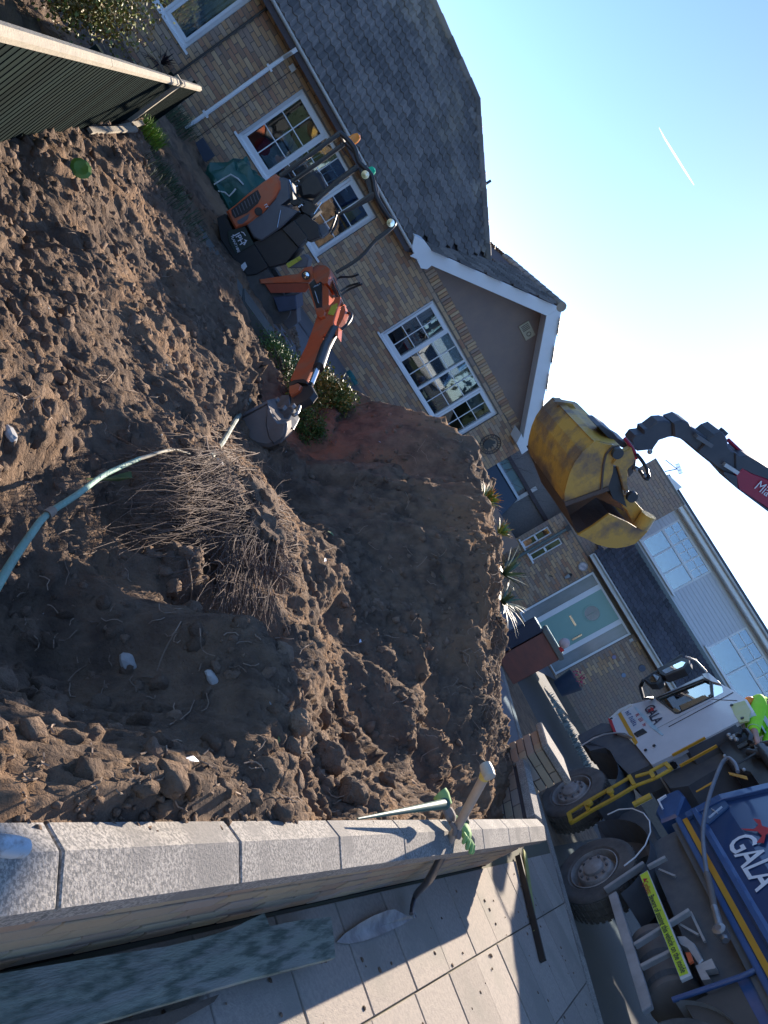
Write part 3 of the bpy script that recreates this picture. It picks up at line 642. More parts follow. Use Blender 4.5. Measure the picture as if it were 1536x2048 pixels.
# shapes made up for the coloured reflections in the three-light window
def sthing(name,mb,m,lab,cat,base,grp=None,smooth=False): return mb.build(name,m,base=base,label=lab,cat=cat,group=grp,smooth=smooth)
b=MB(); b.ball(FA(.98,-.3,1.0),.17,sc=(1,.6,.9)); sthing('reflection_shape',b,mat('red_reflection',(.6,.02,.04),.8),'red cushion inside the left pane of the middle window','reflection_shape',FA(.98,-.3,.85),smooth=True)
b=MB(); b.box(FA,1.05,1.33,-.45,-.2,.9,1.32); sthing('white_reflection_block',b,M_curt,'white block made up for a reflection in the left pane of the middle window','box',FA(1.2,-.3,.9))
b=MB(); b.box(FA,1.0,1.5,-.6,-.35,1.35,1.5); b.box(FA,1.75,2.2,-.5,-.3,.85,1.05); sthing('pale_reflection_slabs',b,M_curt,'pale papers added inside the middle window','reflection_slabs',FA(1.2,-.3,.9))
b=MB(); b.prism([FA(2.55,-.4,1.55),FA(2.62,-.4,1.85),FA(2.82,-.4,1.88),FA(2.86,-.4,1.6)],-FA.n*.1); sthing('yellow_reflection_patch',b,mat('yellow_reflection',(.75,.42,.03),.6),'yellow lampshade behind the right pane of the middle window','reflection_patch',FA(2.7,-.4,1.5))
for k,(u,z) in enumerate(((1.55,1.9),(1.9,1.55),(2.3,1.3))):
    pass
rk=empty('white_reflection_bars',FA(1.9,-.7,.8),'white airer inside the middle window','reflection_bars')
for i in range(6): MB().tube([FA(1.4+.16*i,-.6,.85),FA(1.55+.16*i,-.9,1.95)],.012,seg=6).build('rod',M_white,parent=rk)
for z in (1.1,1.45,1.8): MB().tube([FA(1.35,-.7,z),FA(2.45,-.7,z+.05)],.012,seg=6).build('rail',M_white,parent=rk)
pl=empty('house_plant',FA(7.0,-.35,1.05),'green house plant behind the right panes of the large gable window','plant')
lf=MB()
for i in range(40):
    a=random.uniform(0,6.28); l=random.uniform(.12,.3); p=FA(6.95+random.uniform(-.25,.25),-.4+random.uniform(-.1,.1),1.08+random.random()*.2); q=p+np.array([math.cos(a)*l*.5,math.sin(a)*l*.5,l]); s=np.array([-math.sin(a),math.cos(a),0])*.02; lf.add([p-s,p+s,q],[(0,1,2)])
lf.build('leaves',M_yleaf,parent=pl,kind='stuff')
# wall ornaments of the main house
pq=empty('round_plaque',FA(8.32,.02,1.72),'black openwork metal disc on the brick wall right of the large window','plaque')
c0=FA(8.32,.02,1.74); ring=[c0+(FA.u*math.cos(t)+ZU*math.sin(t))*.235 for t in np.linspace(0,2*math.pi,33)]; ring2=[c0+(FA.u*math.cos(t)+ZU*math.sin(t))*.165 for t in np.linspace(0,2*math.pi,33)]
MB().tube(ring,.009,seg=5).build('outer_ring',M_blackm,parent=pq); MB().tube(ring2,.007,seg=5).build('inner_ring',M_blackm,parent=pq)
for t in np.linspace(0,2*math.pi,24,endpoint=False): e=FA.u*math.cos(t)+ZU*math.sin(t); MB().bar(c0+e*.17,c0+e*.232,.008).build('spoke',M_blackm,parent=pq)
tr=[(-.15,-.05),(-.12,.05),(-.05,.10),(0,.13),(.04,.10),(.02,.04),(.09,.05),(.05,.0),(.12,-.03),(.04,-.06),(.08,-.11),(0,-.15),(-.09,-.13)]
MB().prism([c0+FA.u*a+ZU*b for a,b in tr],FA.n*.006).build('silhouette',M_blackm,parent=pq)
np_=empty('wall_plaque',FA(6.45,.02,3.5),'cream rectangular plaque on the mauve gable below its peak','plaque')
MB().box(FA,6.27,6.62,.0,.03,3.40,3.62).build('backing',mat('cream_plaque',(.55,.50,.36),.7),parent=np_,bevel=.004)
for k in range(4): MB().box(FA,6.30+.035*k,6.315+.035*k,.03,.038,3.43,3.59).build('rib',M_mortar,parent=np_)
MB().lathe(FA(6.52,.03,3.51),FA.n,[(0,.05),(.008,.05),(.008,.035),(0,.035)],seg=16,closed=False).build('rosette',M_mortar,parent=np_)

# ================================================================== NEIGHBOUR HOUSE
hB=empty('neighbour_house',FB(0,-3,.2),'brick neighbour house with green front door, tiled lean-to roof and white boarded dormer','house')
M_brickb=mat('pinkish_brick',(.33,.24,.19),.9,col2=(.24,.17,.14),scale=30,island=[(.36,.27,.20),(.33,.23,.18),(.30,.22,.18),(.37,.26,.18),(.31,.25,.21)])
GZB=.2
def nwq(a,b,c):
    A=FB.px(*a);B=FB.px(*b);Cc=FB.px(*c); return (A[0],Cc[0],A[1],B[1])
NW1=nwq((1042,1083),(1097,1056),(1049,1098)); NW2=nwq((1058,1109),(1120,1079),(1066,1121)); UL=-3.26
DR=(-1.62,.13,.27,2.31)
mb=MB(); wall_holes(mb,FB,UL,5.5,0,2.62,[DR,NW1,NW2]); mb.box(FB,UL+.0,-1.95,-.26,-.005,2.62,5.0); mb.box(FB,-1.95,5.5,-2.3,-2.05,2.6,3.7); mb.box(FB,UL,UL+.25,-6,-.26,0,5.0)
mb.build('wall',M_mortar,parent=hB)
lay_bricks(hB,FB,UL,3.6,.2,2.40,M_brickb,holes=[(DR[0]-.02,DR[1]+.02,DR[2],DR[3]),NW1,NW2],L=.215,H=.065,maxparts=300,proud=.006,bev=0)
lay_bricks(hB,FB,UL,-1.95,2.405,4.95,M_brickb,stuffonly=True,proud=.004)
# lean-to roof
gt=2.56; eB=FB(-2.05,.34,gt); PB=1.10/1.95
evB=np.array([*(-FB.n[:2]),PB]); evB/=np.linalg.norm(evB)
MB().prism([FB(-2.02,.34,gt-.05),FB(5.5,.34,gt-.05),FB(5.5,-1.62,gt+1.06),FB(-2.02,-1.62,gt+1.06)],-ZU*.08).build('lean_to_deck',M_mortard,parent=hB)
tiled(hB,eB,FB.u,evB,0,6.2,2.2,lambda u,v: v<2.15,M_tileb,Wd=.27,gauge=.26,maxparts=180)
MB().box(FB,-2.02,5.5,.33,.35,2.42,2.55).build('fascia',M_whited,parent=hB); gutter(hB,FB,-2.0,5.5,.40,2.56)
MB().box(FB,-2.0,5.5,.0,.33,2.40,2.43).build('soffit',mat('brown_soffit',(.16,.085,.05),.7),parent=hB)
MB().box(FB,-2.0,5.5,-1.60,-1.5,3.62,3.72).build('lead_flashing',mat('lead',(.16,.19,.19),.6),parent=hB)
# boarded upper storey with flat white fascia
VB=-1.62
M_clad=mat('white_shiplap',(.60,.61,.64),.5,col2=(.55,.56,.6),scale=3)
DW1=(-1.78,.55,3.92,4.98); DW2=(2.1,4.6,3.92,4.98)
UW=[]
def upq(x,y): return FB.px(x,y,VB)
u1a,z1a=upq(1283,1082); u1b,z1b=upq(1345,1183+6); 
zc0=upq(1345,1189)[1]; zc1=upq(1380,1030)[1]
ulo=upq(1281,1081)[0]; uhi=upq(1351,1183)[0]; zlo=upq(1281,1081)[1]; zhi=upq(1356,1036)[1]
u2lo=upq(1404,1300)[0]
DW1=(ulo,uhi,zlo,zhi); DW2=(u2lo,u2lo+2.5,zlo,zhi)
mb=MB(); wall_holes(mb,FB,-2.3,6,3.4,zhi+.25,[DW1,DW2],th=.12,v=VB-.02); mb.build('dormer_wall',M_clad,parent=hB)
z=zlo-.25
while z<zhi+.15:
    for a,b in ((-2.3,DW1[0]) if z+.05>DW1[2] and z<DW1[3] else (None,None),(DW1[1],DW2[0]),(DW2[1],6)) if (z+.1>DW1[2] and z<DW1[3]) else ((-2.3,6),(None,None)):
        if a is not None and b-a>.05:
            MB().prism([FB(a,VB-.018,z),FB(a,VB+.008,z),FB(a,VB-.004,z+.098),FB(a,VB-.018,z+.098)],FB.u*(b-a)).build('board',M_clad,parent=hB)
    z+=.1
for rc in (DW1,DW2):
    F=window(hB,FB,rc,(.34,.67),(1,1),v=VB-.01,fw=.05,gl=M_glass,sill=True)
    zt=rc[2]+(rc[3]-rc[2])*.56
    MB().box(FB,rc[0],rc[1],VB-.05,VB+.02,zt-.03,zt+.03).build('transom',M_white,parent=F)
    for i in range(3):
        a=rc[0]+(rc[1]-rc[0])*(.02+.33*i); b=a+(rc[1]-rc[0])*.31; g=MB(); c=(a+b)/2; g.box(FB,c-.01,c+.01,VB-.03,VB-.015,zt,rc[3]-.04); cz_=(zt+rc[3])/2; g.box(FB,a,b,VB-.0305,VB-.0145,cz_-.01,cz_+.01); g.build('glazing_bar',M_white,parent=F)
    mr=MB(); mr.box(FB,rc[0]-.2,rc[1]+.2,VB-1.6,VB-1.58,rc[2]-.4,rc[3]+.2); mr.build('room_lining',M_room,parent=hB)
zt=upq(1341,949)[1]
for a,b,c,d_,z0_,z1_,nm,mm in ((-2.6,6.3,VB+.33,VB+.36,zhi+.10,zhi+.34,'fascia',M_white),(-2.6,6.3,VB,VB+.33,zhi+.08,zhi+.10,'soffit',M_whited)):
    MB().box(FB,a,b,c,d_,z0_,z1_).build(nm,mm,parent=hB)
gutter(hB,FB,-2.5,6.3,VB+.43,zhi+.26,r=.06)
MB().prism([FB(-2.75,VB+.4,zhi+.34),FB(6.3,VB+.4,zhi+.34),FB(6.3,-3.4,zhi+.62),FB(-2.75,-3.4,zhi+.62)],-ZU*.1).build('main_roof',M_tileb,parent=hB)
MB().prism([FB(-2.62,VB+.46,zhi+.06),FB(-2.3,VB+.46,zhi+.06),FB(-2.3,VB+.46,zhi+.42),FB(-2.75,VB+.46,zhi+.30)],-FB.n*.4).build('box_end',M_white,parent=hB)
# lower gable brick to the left of the dormer
# door unit
du=empty('front_door',FB(-.75,0,.25),'pale green front door with round window between glazed side panels','door')
M_door=mat('sage_door',(.25,.42,.36),.4,col2=(.24,.4,.35),scale=2,amt=.3)
a0,a1,b0,b1=DR; s1=a0+.33; s2=s1+.13; s3=a1-.47; s4=a1-.33
f=MB()
for p,q in ((a0,a0+.05),(s1,s2),(s3+.02,s4),(a1-.05,a1)): f.box(FB,p,q,-.09,-.01,b0,b1-.05)
f.box(FB,a0,a1,-.09,-.008,b1-.05,b1); f.box(FB,a0,a1,-.09,.03,b0-.03,b0)
f.build('frame',M_white,parent=du)
M_frost=mat('frosted_glass',(.20,.23,.23),.18,col2=(.35,.38,.4),scale=1.6,amt=.8,spec=.8,stretch=(1,1,.5))
for p,q in ((a0+.05,s1),(s4,a1-.05)): MB().box(FB,p,q,-.06,-.05,b0,b1-.05).build('side_pane',M_frost,parent=du)
lf_=MB().box(FB,s2,s3+.02,-.07,-.03,b0,b1-.05).build('leaf',M_door,parent=du)
dc=FB((s2+s3)/2,-.03,b0+1.50)
MB().lathe(dc,FB.n,[(0,.22),(.015,.22),(.018,.185),(.004,.18)],seg=32,closed=False).build('ring_moulding',M_door,parent=lf_,smooth=True)
MB().lathe(dc+FB.n*.002,FB.n,[(0,.0),(0,.18)],seg=32,closed=False).build('round_pane',M_frost,parent=lf_)
for s in (-1,0,1): MB().bar(dc+FB.n*.008+FB.u*(.0)+ZU*0+(FB.u*math.cos(s*1.05+math.pi/2)+ZU*math.sin(s*1.05+math.pi/2))*-.17,dc+FB.n*.008+(FB.u*math.cos(s*1.05+math.pi/2)+ZU*math.sin(s*1.05+math.pi/2))*.17,.012,.004).build('glazing_bar',M_door,parent=lf_)
M_brassp=mat('polished_metal',(.8,.74,.6),.2,.9)
MB().box(FB,s2+.2,s2+.48,-.03,-.015,b0+.98,b0+1.03).build('letter_plate',M_brassp,parent=lf_)
MB().box(FB,s3-.10,s3-.06,-.03,.0,b0+.75,b0+1.02).build('handle',M_brassp,parent=lf_)
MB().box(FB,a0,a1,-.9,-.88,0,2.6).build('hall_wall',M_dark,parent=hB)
for rc in (NW1,NW2):
    F=window(hB,FB,rc,(),(1,2),v=-.03,fw=.03,gl=M_glass)
    MB().box(FB,rc[0],rc[1],-.05,-.02,(rc[2]+rc[3])/2-.04,(rc[2]+rc[3])/2+.01).build('transom',M_white,parent=F)
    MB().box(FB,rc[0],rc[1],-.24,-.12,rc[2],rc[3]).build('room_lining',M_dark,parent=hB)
UD=(NW1[1]+NW2[0])/2
MB().tube([FB(UD,.09,2.3),FB(UD,.09,.2)],.04,seg=10).build('downpipe',mat('greygreen_pipe',(.14,.18,.17),.6),parent=hB,smooth=True)
MB().box(FB,UD-.07,UD+.07,.0,.14,2.28,2.40).build('hopper',M_black,parent=hB)
# octagonal plate, lantern, other wall ornaments
def disc(name,fr,c,r,m,lab,cat,seg=24,th=.03,rim=True,off=0):
    e=empty(name,c,lab,cat); MB().lathe(c,fr.n,[(0,r),(th,r*.96),(th,0.001)],seg=seg,closed=False).build('face',m,parent=e)
    if rim: MB().lathe(c+fr.n*th,fr.n,[(0,r*.98),(.012,r*.93),(.012,r*.78),(0,r*.74)],seg=seg,closed=False).build('rim',M_steel,parent=e)
    return e
u,z=FB.px(1166,1133); oc=disc('octagonal_plaque',FB,FB(u,.01,z),.125,mat('pinkish_plate',(.62,.55,.55),.5,col2=(.25,.25,.3),scale=14,amt=.7,thr=(.45,.55)),'pale octagonal plaque above the upper left corner of the green door','plaque',seg=8)
u,z=FB.px(1136,1152); ln=empty('wall_lantern',FB(u,.05,z),'black wall lantern left of the green door frame','lantern')
MB().box(FB,u-.03,u+.03,0,.03,z-.1,z+.1).build('back_plate',M_blackm,parent=ln); MB().lathe(FB(u,.09,z-.09),ZU,[(0,.035),(.12,.05),(.16,.02)],seg=8).build('lamp_glass',M_frost,parent=ln); MB().lathe(FB(u,.09,z+.05),ZU,[(0,.06),(.06,.012)],seg=8).build('cap',M_blackm,parent=ln)
for (x,y,r,m_,lb,ct,nm) in ((1284,1336,.085,mat('blue_grey_disc',(.10,.12,.17),.6),'dark blue round wall plate just below the gutter right of the door','wall plate','wall_plate'),(1247,1350,.055,mat('pale_blue_disc',(.22,.3,.42),.5),'small pale blue round plate on the brick right of the door','wall plate','wall_plate'),(1228,1314,.05,mat('lilac_disc',(.30,.26,.4),.5),'small lilac disc nearest the door on the right brick wall','wall plate','wall_plate')):
    u,z=FB.px(x,y); disc(nm,FB,FB(u,.01,z),r,m_,lb,ct,seg=14,rim=False)
u,z=FB.px(1262,1280); mb=MB().box(FB,u-.04,u+.04,.0,.05,z-.05,z+.05); mb.build('door_bell_box',M_steel,base=FB(u,0,z),label='small grey box at the upper right corner of the door frame',cat='wall box',bevel=.004)
u,z=FB.px(1098,1150); MB().bar(FB(u,.02,z),FB(u+.09,.02,z+.06),.02).build('wall_bracket',M_blackm,base=FB(u,0,z),label='small black bracket alone on the brick above the palm leaves',cat='bracket')
# aerial on the roof
ae=empty('tv_aerial',FB(-2.95,-2.6,5.3),'thin television aerial on the roof peak of the neighbour house','aerial')
Pa=dep(1330,943,22.); Pb=dep(1358,936,22.)
MB().tube([Pa,dep(1355,938,22)],.018,seg=5).build('mast',M_steel,parent=ae); MB().tube([dep(1331,920,22),dep(1354,938,22)],.014,seg=5).build('boom',M_steel,parent=ae)
g=MB()
for t in np.linspace(0,1,5):
    p=np.array(dep(1352+4*t,930+2*t,22)); q=dep(1358+4*t-1,947+2*t,22)
    g.bar(dep(1351+t*7,929+t*0-t*2,22),dep(1358+t*7,948-t*2,22),.012)
for t in (0,.33,.66,1): g.bar(dep(1351+7*t*0+7*t*0,929,22) if False else np.array(dep(1351,929,22))*(1-t)+np.array(dep(1358,948,22))*t,np.array(dep(1358,927,22))*(1-t)+np.array(dep(1365,946,22))*t,.012)
g.build('reflector_grid',M_steel,parent=ae,kind='stuff')
# ================================================================== BETWEEN THE HOUSES
FG=Frame(FB(UL-.03,-.6,0),97.6-10)   # garage front, runs to the left of the neighbour
gr=empty('garage',FG(-2,-1,0),'garage with wide pale green door and grey pebbledashed gable between the two houses','garage')
M_gdoor=mat('teal_garage_door',(.16,.27,.27),.45,col2=(.13,.22,.24),scale=1.2,amt=.6); M_dash=mat('pebbledash',(.25,.24,.23),.95,col2=(.15,.15,.15),scale=30,bump=.8,bscale=120,thr=(.4,.6))
MB().box(FG,-4.1,.1,-.3,0,0,2.9).build('wall',M_dash,parent=gr)
dz=1.95
for i in range(10):
    MB().box(FG,-4.0+.3*i,-4.0+.3*i+.29,.0,.035,.1,dz).build('door_board',M_gdoor,parent=gr)
MB().box(FG,-.9,-.80,.0,.06,.1,dz+.25).build('door_post',M_whited,parent=gr)
MB().box(FG,-4.1,.0,.0,.10,dz,dz+.10).build('lintel',M_mortard,parent=gr)
MB().box(FG,-1.9,.1,-.4,.12,2.50,2.6).build('white_ledge',M_white,parent=gr)
window(gr,FG,(-1.3,-.3,2.65,3.3),(.5,),(1,1),v=.08,gl=M_glassb)
MB().box(FG,-2.2,.1,-.35,-.0,2.9,3.6).build('upper_wall',M_brickb,parent=gr)
# parked car of which only the roof and glass rise above the soil
cyaw=-33.; cc=FA(9.95,-2.6,0); FC=Frame(cc,cyaw); FC.n=yw(cyaw-90)
car=empty('parked_car',cc,'dark blue car parked before the teal garage door, only its roof and rear glass showing','car')
M_carp=mat('dark_blue_car_paint',(.02,.04,.07),.25,amt=.2,coat=.8)
body=[(-2.1,.35),(-2.12,.85),(-2.05,1.08),(-1.6,1.12),(1.1,1.10),(1.9,.95),(2.1,.8),(2.1,.35)]
MB().prism([FC(a,.85,b) for a,b in body],-FC.n*1.7,chamfer=.06).build('body',M_carp,parent=car,smooth=True)
MB().prism([FC(a,.72,b) for a,b in [(-2.03,1.08),(-1.75,1.66),(.5,1.68),(1.15,1.10)]],-FC.n*1.44,chamfer=.05).build('cabin_glass',mat('car_glass',(.015,.03,.05),.05,spec=.9,amt=.1),parent=car,smooth=True)
MB().prism([FC(a,.70,b) for a,b in [(-1.80,1.64),(-1.76,1.70),(-1.,1.745),(0,1.74),(.55,1.70),(.5,1.66)]],-FC.n*1.40,chamfer=.03).build('roof',mat('car_roof_highlight',(.62,.66,.66),.25,.3),parent=car,smooth=True)  # pale roof puts the sun's highlight into the dark car's colour
for s in (.84,-.84):
    for a in (-1.3,1.35): MB().lathe(FC(a,s,.33),FC.n*(1 if s>0 else -1),[(-.2,.31),(.02,.31),(.02,.2),(.01,.0)],seg=20).build('wheel',M_rubber,parent=car)
for s in (.55,-.8): MB().box(FC,-2.13,-2.09,s,s+.22,.78,.98).build('tail_light',mat('red_lens',(.5,.01,.01),.3),parent=car)
# low brick wall end by the crest
MB().box(FA,9.4,11.2,-.3,0,0,1.12).build('low_brick_wall',M_brickb,base=FA(10,0,0),label='low pinkish brick wall right of the main house corner',cat='wall')
# ================================================================== THINGS BY THE DOOR
# reddish box
D=12.6; bx=dep(1060,1310,D); FX=Frame(bx,97); 
bo=empty('storage_box',(bx[0],bx[1],.05),'reddish brown storage box with grey flat lid in front of the green door','storage box')
M_rust=mat('reddish_brown_board',(.24,.10,.075),.8,col2=(.15,.08,.07),scale=3,amt=.8,stretch=(1,1,3)); 
q=[FX.px(1013,1292),FX.px(1095,1258),FX.px(1118,1320),FX.px(1042,1362)]
u0=min(q[0][0],q[1][0]); u1=max(q[2][0],q[3][0]); z1=max(p[1] for p in q)
u0,u1=q[1][0]+.02,q[2][0]; z1=(q[1][1]+q[2][1])/2
MB().box(FX,u0,u1,-.55,0,.02,z1-.04).build('body',M_rust,parent=bo,bevel=.01)
MB().box(FX,u0-.03,u1+.02,-.6,.05,z1-.04,z1+.04).build('lid',mat('grey_green_lid',(.16,.17,.15),.7),parent=bo,bevel=.01)
MB().box(FX,u0-.25,u0-.02,-.5,-.02,.02,z1-.05).build('side_shadow',mat('dark_blue_shadow',(.03,.045,.075),.6),parent=bo,bevel=.008)  # shadow at the left of the box built as a dark blue block
# toy-like ornament on the lid
orn=empty('ornament',FX(u1-.2,-.1,z1+.04),'pinkish ornament with a red foot standing on the storage box','ornament')
MB().ball(FX(u1-.18,-.1,z1+.16),.085,sc=(1,1,1.1)).build('body',mat('pale_pink',(.55,.45,.45),.6),parent=orn,smooth=True)
MB().box(FX,u1-.16,u1-.08,-.14,-.06,z1+.04,z1+.10).build('foot',mat('red_paint',(.6,.03,.03),.5),parent=orn)
# dark pot with pink flowers right of the door
pt=dep(1140,1365,17.8); pot=empty('flower_pot',(pt[0],pt[1],.2),'dark blue planter with pink flowers right of the door step','planter')
MB().lathe((pt[0],pt[1],.2),ZU,[(0,.20),(.45,.27),(.47,.27),(.46,.23),(.40,.22)],seg=18,closed=False).build('pot',mat('dark_blue_glaze',(.03,.05,.09),.4),parent=pot,smooth=True)
fl=MB()
for i in range(70):
    a=random.uniform(0,6.28); r=random.uniform(0,.25); p=np.array([pt[0]+r*math.cos(a),pt[1]+r*math.sin(a),.62+random.random()*.25]); s=np.array([random.uniform(-.04,.04) for _ in range(3)]); t=np.array([random.uniform(-.04,.04) for _ in range(3)]); fl.add([p,p+s,p+s+t,p+t],[(0,1,2,3)])
fl.build('flowers',mat('pink_petal',(.55,.05,.12),.6,island=.4),parent=pot,kind='stuff')
# low dark kerb / flower bed strip across the drive
def worldline(x0,y0,x1,y1,D0,D1): return dep(x0,y0,D0),dep(x1,y1,D1)
bd=MB(); 
a=hz(1118,1365,.16); b=hz(1215,1490,.12); bd.bar(np.array([a[0],a[1],.04]),np.array([b[0],b[1],.03]),.22,.10); bd.build('dark_border',mat('dark_bed',(.05,.05,.05),.95),base=a,label='dark planted border strip across the driveway before the brick wall',cat='border')
wp=MB(); g=np.random.default_rng(5)
for i in range(900):
    t=g.random(); p=np.array([*(np.array(hz(1110,1410,.05))*(1-t)+np.array(hz(1190,1560,.05))*t)[:2],.02])+np.array([g.normal()*.18,g.normal()*.18,0]); h=g.uniform(.03,.14); s=g.normal(size=3)*.03; s[2]=abs(s[2]); wp.add([p,p+s,p+s*.5+np.array([0,0,h])],[(0,1,2)])
wp.build('ground_plants',mat('silvery_leaf',(.28,.32,.30),.6,island=.5),label='low silvery plants along the edge of the driveway',cat='plants',kind='stuff')
# ================================================================== CREST PLANTS
def spiky(name,P,n,l,m,lab,cat,droop=.5,wd=.014,up=(.2,1.2),dirs=None,tip=None,g0=1,trunk=0):
    g=np.random.default_rng(g0); e=empty(name,P,lab,cat); B=MB(); T=MB()
    P=np.array(P,float)
    if trunk: MB().tube([P-ZU*.1,P+ZU*trunk],[.05,.04]).build('stem',M_bark,parent=e); P=P+ZU*trunk
    for i in range(n):
        az=g.uniform(0,6.283); el=g.uniform(*up); dv=np.array([math.cos(az)*math.cos(el),math.sin(az)*math.cos(el),math.sin(el)]); ll=l*g.uniform(.7,1.1); s=np.cross(dv,ZU); s/=np.linalg.norm(s); pts=[]
        for k in range(5):
            t=k/4; p=P+dv*ll*t-ZU*droop*ll*t*t; w_=wd*(1-t**2)*(.5+.5*min(1,t*6))+.001; pts.append((p-s*w_,p+s*w_))
        for k in range(4):
            (T if tip and k>2 else B).add([pts[k][0],pts[k][1],pts[k+1][1],pts[k+1][0]],[(0,1,2,3)])
    B.build('leaves',m,parent=e,kind='stuff')
    if T.v: T.build('leaf_tips',tip,parent=e,kind='stuff')
    return e
M_flax=mat('flax_green',(.16,.24,.05),.6,island=.4); M_otip=mat('orange_leaf_tip',(.55,.25,.04),.6,island=.4); M_palm=mat('palm_green',(.10,.17,.10),.55,island=.35)
spiky('torch_lily',dep(962,1005,7.8),70,.30,M_flax,'green and orange tipped spiky plant on the soil crest by the house corner','plant',droop=.25,up=(.7,1.45),tip=M_otip,g0=3)
spiky('torch_lily',dep(995,1068,7.7),44,.22,M_flax,'smaller orange tipped spiky plant lower on the soil crest','plant',droop=.25,up=(.5,1.4),tip=M_otip,g0=4)
spiky('fan_palm',dep(1006,1150,7.3),32,.36,M_palm,'upper green palm fan poking over the soil crest below the narrow windows','palm',droop=.15,up=(.1,1.1),wd=.016,g0=5)
spiky('fan_palm',dep(1002,1205,7.2),40,.34,M_palm,'lower green palm fan over the soil crest left of the door','palm',droop=.3,up=(.0,1.0),wd=.013,g0=6)
spiky('dark_cordyline',dep(318,128,12.),90,.45,mat('purple_black_leaf',(.03,.02,.03),.5,island=.3),'dark spiky cordyline beyond the fence below the left window','plant',droop=.35,up=(-.1,1.4),wd=.012,g0=7)
# ================================================================== FENCE
F0=np.array([-2.238,2.703,0]); F1=np.array([-5.775,9.688,0]); fy=math.degrees(math.atan2(F1[0]-F0[0],F1[1]-F0[1])); LF=float(np.linalg.norm(F1-F0))
FF=Frame(F0,fy); FF.n=yw(fy+90)
fe=empty('timber_fence',F0+(F1-F0)*.5,'dark stained featheredge fence with sunlit pale top rail at the left of the garden','fence')
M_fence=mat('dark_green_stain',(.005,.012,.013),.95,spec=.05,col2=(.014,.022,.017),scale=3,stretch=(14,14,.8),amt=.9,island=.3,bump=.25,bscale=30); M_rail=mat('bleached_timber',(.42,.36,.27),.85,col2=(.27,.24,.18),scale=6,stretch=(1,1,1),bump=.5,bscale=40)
x=-1.6;k=0
while x<LF-.02:
    h=.86+random.uniform(-.006,.006); e=.103
    pts=[FF(x,.0,-.03),FF(x,.011,-.03),FF(x+e+.012,.006,-.03),FF(x+e+.012,-.002,-.03)]
    MB().prism(pts,ZU*h).build('board',M_fence,parent=fe); x+=e-.004
ends=[-1.6,1.1,3.05,5.7,LF]; ends=[-1.6,FF.P is None or 0 or 2.1,5.55,LF+.02]
for a,b in zip(ends,ends[1:]):
    MB().prism([FF(a+.005,-.035,.835),FF(a+.005,.035,.835),FF(a+.005,.035,.865),FF(a+.005,.0,.882),FF(a+.005,-.035,.868)],FF.u*(b-a-.01)).build('top_rail',M_rail,parent=fe)
MB().box(FF,5.52,5.60,-.05,.045,-.05,.895).build('post_cap',M_rail,parent=fe)
for a in (-.1,2.1,5.55,LF-.02): MB().box(FF,a-.04,a+.04,-.10,-.02,-.2,.86).build('post',M_fence,parent=fe)
# hedge beyond the fence
def shrub(name,c,rad,n,m,lab,cat,ls=.05,g0=1,trunk=True,m2=None):
    g=np.random.default_rng(g0); e=empty(name,(c[0],c[1],0),lab,cat); c=np.array(c,float)
    st=MB()
    for i in range(9):
        q=c+g.normal(size=3)*np.array(rad)*.4; st.tube([np.array([c[0]+g.normal()*.05,c[1]+g.normal()*.05,0]),(np.array([c[0],c[1],c[2]*.5])+q)/2,q],[.03,.02,.008],seg=5)
    st.build('branches',M_bark,parent=e,kind='stuff')
    # leaf clumps
    cl=g.normal(size=(60,3)); cl/=np.linalg.norm(cl,axis=1)[:,None]; cl=c+cl*np.array(rad)*g.uniform(.55,1.,(60,1)); k=g.integers(0,60,n); P=cl[k]+g.normal(size=(n,3))*np.array(rad)*.16
    d1=g.normal(size=(n,3)); d1/=np.linalg.norm(d1,axis=1)[:,None]; d2=g.normal(size=(n,3)); d2-=d1*(d1*d2).sum(1)[:,None]; d2/=np.linalg.norm(d2,axis=1)[:,None]; L_=ls*g.uniform(.6,1.2,(n,1))
    V=np.stack([P,P+d1*L_*.5+d2*L_*.28,P+d1*L_,P+d1*L_*.5-d2*L_*.28],1).reshape(-1,3)-np.array([c[0],c[1],0]); Fq=np.arange(n*4).reshape(n,4)
    for mm,s in ((m,slice(0,n if not m2 else int(n*.6))),)+(((m2,slice(int(n*.6),n)),) if m2 else ()):
        Vs=V.reshape(n,4,3)[s].reshape(-1,3); me=bpy.data.meshes.new('foliage'); me.from_pydata(Vs.tolist(),[],np.arange(len(Vs)).reshape(-1,4).tolist()); me.materials.append(mm); o=bpy.data.objects.new('foliage',me); COL.objects.link(o); o.parent=e; o['kind']='stuff'
    return e
hc=FF(4.6,-1.1,1.0)
shrub('hedge_shrub',FF(5.0,-1.3,.85),(.85,.95,.55),20000,M_yleaf,'yellow green rounded shrub beyond the fence top','shrub',ls=.045,g0=2,m2=mat('bronze_leaf',(.22,.15,.05),.6,island=.4))
shrub('hedge_shrub',FF(2.7,-1.9,.7),(.9,1.0,.65),14000,mat('bright_leaf',(.13,.30,.03),.5,island=.3),'bright green leafy shrub at the top left corner beyond the fence','shrub',ls=.08,g0=3)
shrub('garden_shrub',(*dep(662,790,8.45)[:2],.34),(.42,.34,.30),9000,M_yleaf,'light green bush on the ground beyond the digger arm','bush',ls=.04,g0=8,m2=M_green)
shrub('garden_shrub',(*dep(612,842,7.9)[:2],.18),(.24,.2,.16),3000,M_green,'small dark green bush right behind the digger bucket','bush',ls=.035,g0=10)
shrub('garden_shrub',(*dep(560,745,9.0)[:2],.12),(.5,.4,.18),2600,M_green,'low dark green growth under the digger arm','bush',ls=.035,g0=9)
